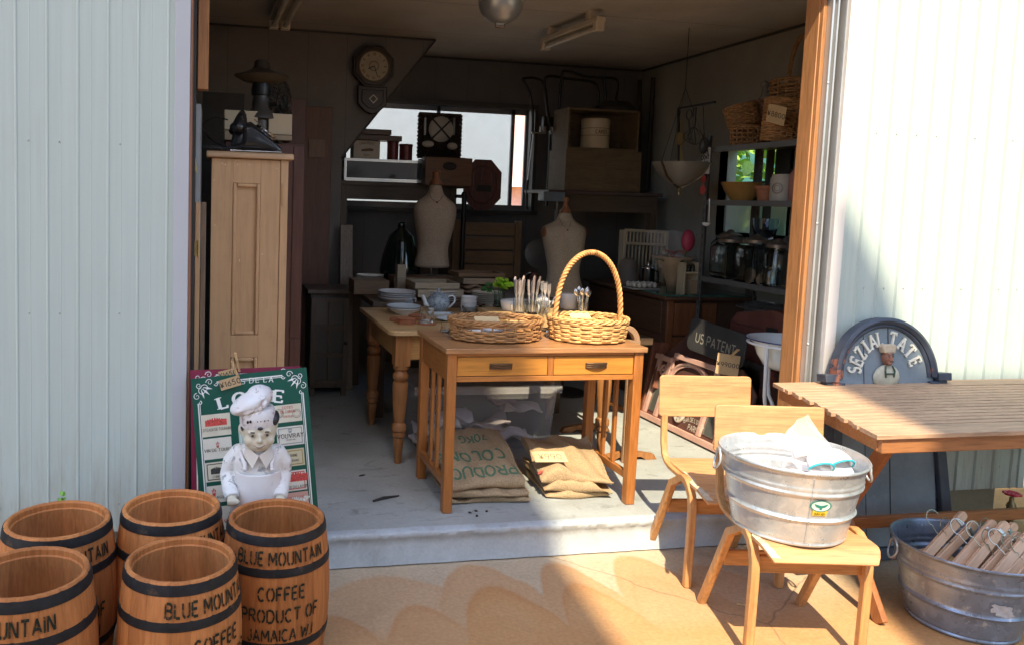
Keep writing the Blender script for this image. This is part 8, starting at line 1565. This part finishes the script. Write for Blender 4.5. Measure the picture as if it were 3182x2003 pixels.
hang('whisk', 'wire whisk hanging on the utensil rail', 2160, 335, 450, 'whisk'); hang('cream_opener', 'iron utensil with a ring end left of the whisk', 2143, 340, 435, 'opener'); hang('skimmer', 'dark skimmer hanging right of the whisk', 2185, 330, 475, 'skimmer'); hang('straw_brush', 'yellowish straw brush at the left end of the utensil rail', 2118, 370, 515, 'brush')
t = T('ladle', 'small white enamel ladle hanging by the shelving upright', 'ladle', at(2197, 700, X=3.41)); a = at(2205, 618, X=3.415); b_ = at(2203, 690, X=3.415); MB().tube([a, b_], .004, 6).build('handle', ENW, t, smooth=60); MB().lathe([(.001, -.022), (.022, -.014), (.03, .004), (.027, .004), (.02, -.01), (.001, -.016)], b_+V((-.02, .0, -.01)), 20).build('cup', ENW, t, smooth=60)
q = at(2193, 500, X=3.40); tg_ = card('white paper hang tag printed with stacked black letters', q, (.1, -1, 0), (0, 0, 1), .085, .185, None, 0, .1, plain('tag_white', (.56, .54, .50), .7), 'hang_tag', 'tag'); m_ = MB(); F_q = plane_map(q+V((-.002, 0, 0)), (.1, -1, 0), (0, 0, 1))
for i, s_ in enumerate(('EYE', 'DONT', 'LAW')): text(m_, s_, lambda u, v, h: F_q(u, v+.045-.036*i, h+.001), .028, wt=.26, xs=.72)
m_.build('tag_lettering', MARK, tg_)
q2 = at(2188, 566, X=3.395)
for k, (dz, nm_) in enumerate(((.02, 'smaller red round sticker on the lower part of the white tag'), (-.055, 'larger red round tag hanging under the white tag'))): MB().lathe([(.001, 0), (.028+.006*k, 0), (.028+.006*k, .003), (.001, .003)], q2+V((-.004, 0, dz)), 24, R=M.Rotation(rad(-90), 3, 'Y')).build('red_disc', plain('disc_red', (.42, .06, .05), .5), None, nm_, 'disc')
# ================================================================= big cafe panel leaning on the shelving, and frames
Qz = lambda x, y, X: at(1950+x/2.527, 850+y/2.527, X=X)
P0 = Qz(118, 1135, 2.955); P1 = Qz(760, 1430, 2.985); uu = (P1-P0); uu.z = 0; LW = .97; uu.normalize(); vv = V((.27, 0, .963)); vv = (vv-uu*vv.dot(uu)).normalized(); nn = uu.cross(vv)
if nn.x > 0: nn = -nn
PO = V((P0.x, P0.y, SZ+.004)); cf = lambda u, v, h=0: PO+uu*u+vv*v+nn*h
ROSE = plain('panel_rose', (.55, .33, .27), .6, 0, .15, 8, .1, .4, (.62, .46, .38), 9, .55, .62); CHOC = plain('panel_chocolate', (.11, .05, .04), .55, 0, .2, 6); IV = plain('panel_ivory', (.62, .58, .50), .5, 0, .06, 8)
t = T('cafe_panel', 'carved cafe wall panel lettered BAR DE L\'OPERA PARIS leaning on the shelving', 'panel', PO+uu*.5)
MB().prism([(0, 0), (LW, 0), (LW, .40), (.80, .52), (.62, .44), (.50, .56), (.30, .60), (.22, .64), (.17, .60), (.13, .545), (.07, .50), (.0, .44)], -.02, 0, cf).build('back_board', CHOC, t, bev=.003)
def strip_(u0, u1, v0, v1, h0, h1, m, nm, bev=.004): MB().prism([(u0, v0), (u1, v0), (u1, v1), (u0, v1)], h0, h1, cf).build(nm, m, t, bev=bev)
strip_(-.02, LW+.02, -.002, .035, .001, .04, ROSE, 'base_moulding'); strip_(-.02, .16, .415, .45, .001, .035, ROSE, 'cornice'); strip_(.18, .62, .455, .49, .001, .035, ROSE, 'cornice'); strip_(.0, .035, .037, .413, .001, .022, ROSE, 'pilaster'); strip_(.13, .165, .037, .413, .001, .022, ROSE, 'pilaster'); strip_(.60, .635, .037, .452, .001, .022, ROSE, 'pilaster'); strip_(.77, .80, .037, .40, .001, .022, ROSE, 'pilaster')
strip_(.04, .125, .06, .30, .001, .006, plain('mirror_grey', (.25, .26, .24), .12, .6), 'mirror'); strip_(.64, .765, .06, .30, .001, .006, plain('mirror_grey', (.25, .26, .24)), 'mirror')
m_ = MB()
for u, v, r_ in ((.145, .40, .03), (.085, .355, .03), (.02, .43, .018), (.15, .43, .018), (.19, .47, .018), (.60, .475, .018)): m_.tube([cf(u+r_*cos(a), v+r_*sin(a), .012) for a in [2*pi*i/24 for i in range(24)]], .009, 7, True); m_.ball(cf(u, v, .01), .012, 8, 6)
m_.build('rosette', ROSE, t, smooth=60)
m_ = MB(); m_.add([cf(.375+.2*cos(a)*k, .33+.12*sin(a)*k, .012) for k in (1, .82) for a in [pi*i/24 for i in range(25)]], [(i, i+1, 26+i, 25+i) for i in range(24)]); m_.tube([cf(.375+.2*cos(a), .33+.12*sin(a), .01) for a in [pi*i/24 for i in range(25)]], .012, 7); m_.build('arch_moulding', ROSE, t, smooth=60)
MB().prism([(.385+.055*cos(a), .135+.072*sin(a)) for a in [2*pi*i/32 for i in range(32)]], .001, .018, cf).build('clock_plate', IV, t, bev=.005); m_ = MB()
fl = (lambda u, v, h: cf(u, v, h))
for i, s_ in enumerate(('12', '1', '2', '5', '6', '7', '8', '9')): a = rad(90-45*i); text(m_, s_, lambda u, v, h: cf(.385+.039*cos(a)+u, .135+.052*sin(a)+v-.007, .019+h), .014, wt=.18)
m_.tube([cf(.385+.026*cos(a), .135+.036*sin(a), .0185) for a in [2*pi*i/30 for i in range(30)]], .002, 4, True); m_.build('numerals', plain('dial_ink', (.05, .04, .03)), t)
m_ = MB(); text(m_, "BAR DE L'OPERA", lambda u, v, h: cf(.535+(.16+v)*sin(u/.16)*1.05, -.055+(.16+v)*cos(u/.16), .002+h), .026, wt=.18, xs=.62, serif=.4); text(m_, 'PARIS', lambda u, v, h: cf(.54+u, .05+v, .002+h), .034, wt=.17, xs=.72, serif=.4); text(m_, 'CAFE DU', lambda u, v, h: cf(.255+u*.8, .115+v-u*.6, .002+h), .026, wt=.17, xs=.62, serif=.4)
m_.build('painted_lettering', plain('painted_cream', (.56, .50, .42), .6), t)
UX = 3.09; c_ = at(1950+690/2.527, 850+535/2.527, X=UX); ud = V((.16, -1, -.09)).normalized(); t = T('patent_board', 'dark rounded board lettered US PATENT above the cafe panel', 'board', c_-V((0, 0, .12))); pm = plane_map(c_, ud, V((.12, -.02, 1))); 
r_ = .045; q = []
for sx, sy, a0 in ((1, 1, 0), (-1, 1, 90), (-1, -1, 180), (1, -1, 270)): q += [(sx*(.24-r_)+r_*cos(rad(a0+k*22.5)), sy*(.105-r_)+r_*sin(rad(a0+k*22.5))) for k in range(5)]
MB().prism(q, -.015, 0, pm).build('board', plain('slate_board', (.04, .04, .042), .6, 0, .2, 6), t, bev=.003); m_ = MB(); text(m_, 'US PATENT', lambda u, v, h: pm(u, v-.04, h), .058, wt=.15, xs=.72, jit=.01); m_.build('lettering', plain('chalk_cream', (.30, .28, .23), .7), t)
c_ = at(1950+787/2.527, 850+712/2.527, X=3.03); card('kraft card reading 99000 yen clipped at the top of the cafe panel', c_, (.8, -.62, -.07), (.08, .0, 1), .125, .125, '¥99000', .024, .14)
peg('reddish clothes peg holding the 99000 yen card', at(2295, 1084, X=3.02), at(2270, 1106, X=3.02))
RW = wood('red_wood_frame', (.22, .08, .045), 'Z', .65, .45)
for (x0, y0, x1, y1), X_, lb in (((228, 540, 118, 1125), 2.95, 'long red brown frame bar leaning left of the cafe panel, outer one'), ((290, 545, 215, 900), 3.0, 'red brown frame bar leaning left of the cafe panel, inner one')):
    a = Qz(x0, y0, 3.12); b_ = Qz(x1, y1, X_); MB().bar(V((b_.x, b_.y, max(b_.z, SZ+.006))), a, .035, .05, (1, 0, 0)).build('frame_bar', RW, None, lb, 'frame bar', bev=.004)
pbox('toolbox', 'small dark box on the floor right of the desk', 'box', 1992, 1050, 2030, 1072, 4.7, .15, DRK)
for (x, y, r_), lb in (((2190, 1660, .012), 'small wood splinter lying on the ground behind the front chair'),): q = at(2290, 1873, Z=.004); MB().bar(q, q+V((.03, -.035, .006)), .008, .006).build('wood_splinter', PEG, None, lb, 'splinter')
q0 = at(1160, 1555, Z=SZ+.006); q1 = at(1240, 1538, Z=SZ+.006); m_ = MB().tube([q0, q0.lerp(q1, .4)+V((0, .006, .002)), q1], [.006, .008, .003], 6); m_.build('black_stick', DARK, None, 'short black stick lying on the concrete floor left of the desk', 'stick', smooth=60)
random.seed(77)
for k, (px, py, lb) in enumerate(((1479, 1585, 'dark crumb on the floor left of the sack pile, rear one'), (1482, 1600, 'dark crumb on the floor just in front of the left sacks'), (1512, 1586, 'dark crumb on the floor in front of the sacks, right one'), (1460, 1590, 'dark crumb on the floor nearest the desk leg'), (1125, 1475, 'dark leaf scrap on the floor near the pine table leg'))):
    q = at(px, py, Z=SZ+.004); MB().ball(q, (.009 if k < 4 else .022, .006, .004), 8, 5, M.Rotation(random.uniform(0, 3), 3, 'Z')).build('floor_crumb', DARK, None, lb, 'crumb')
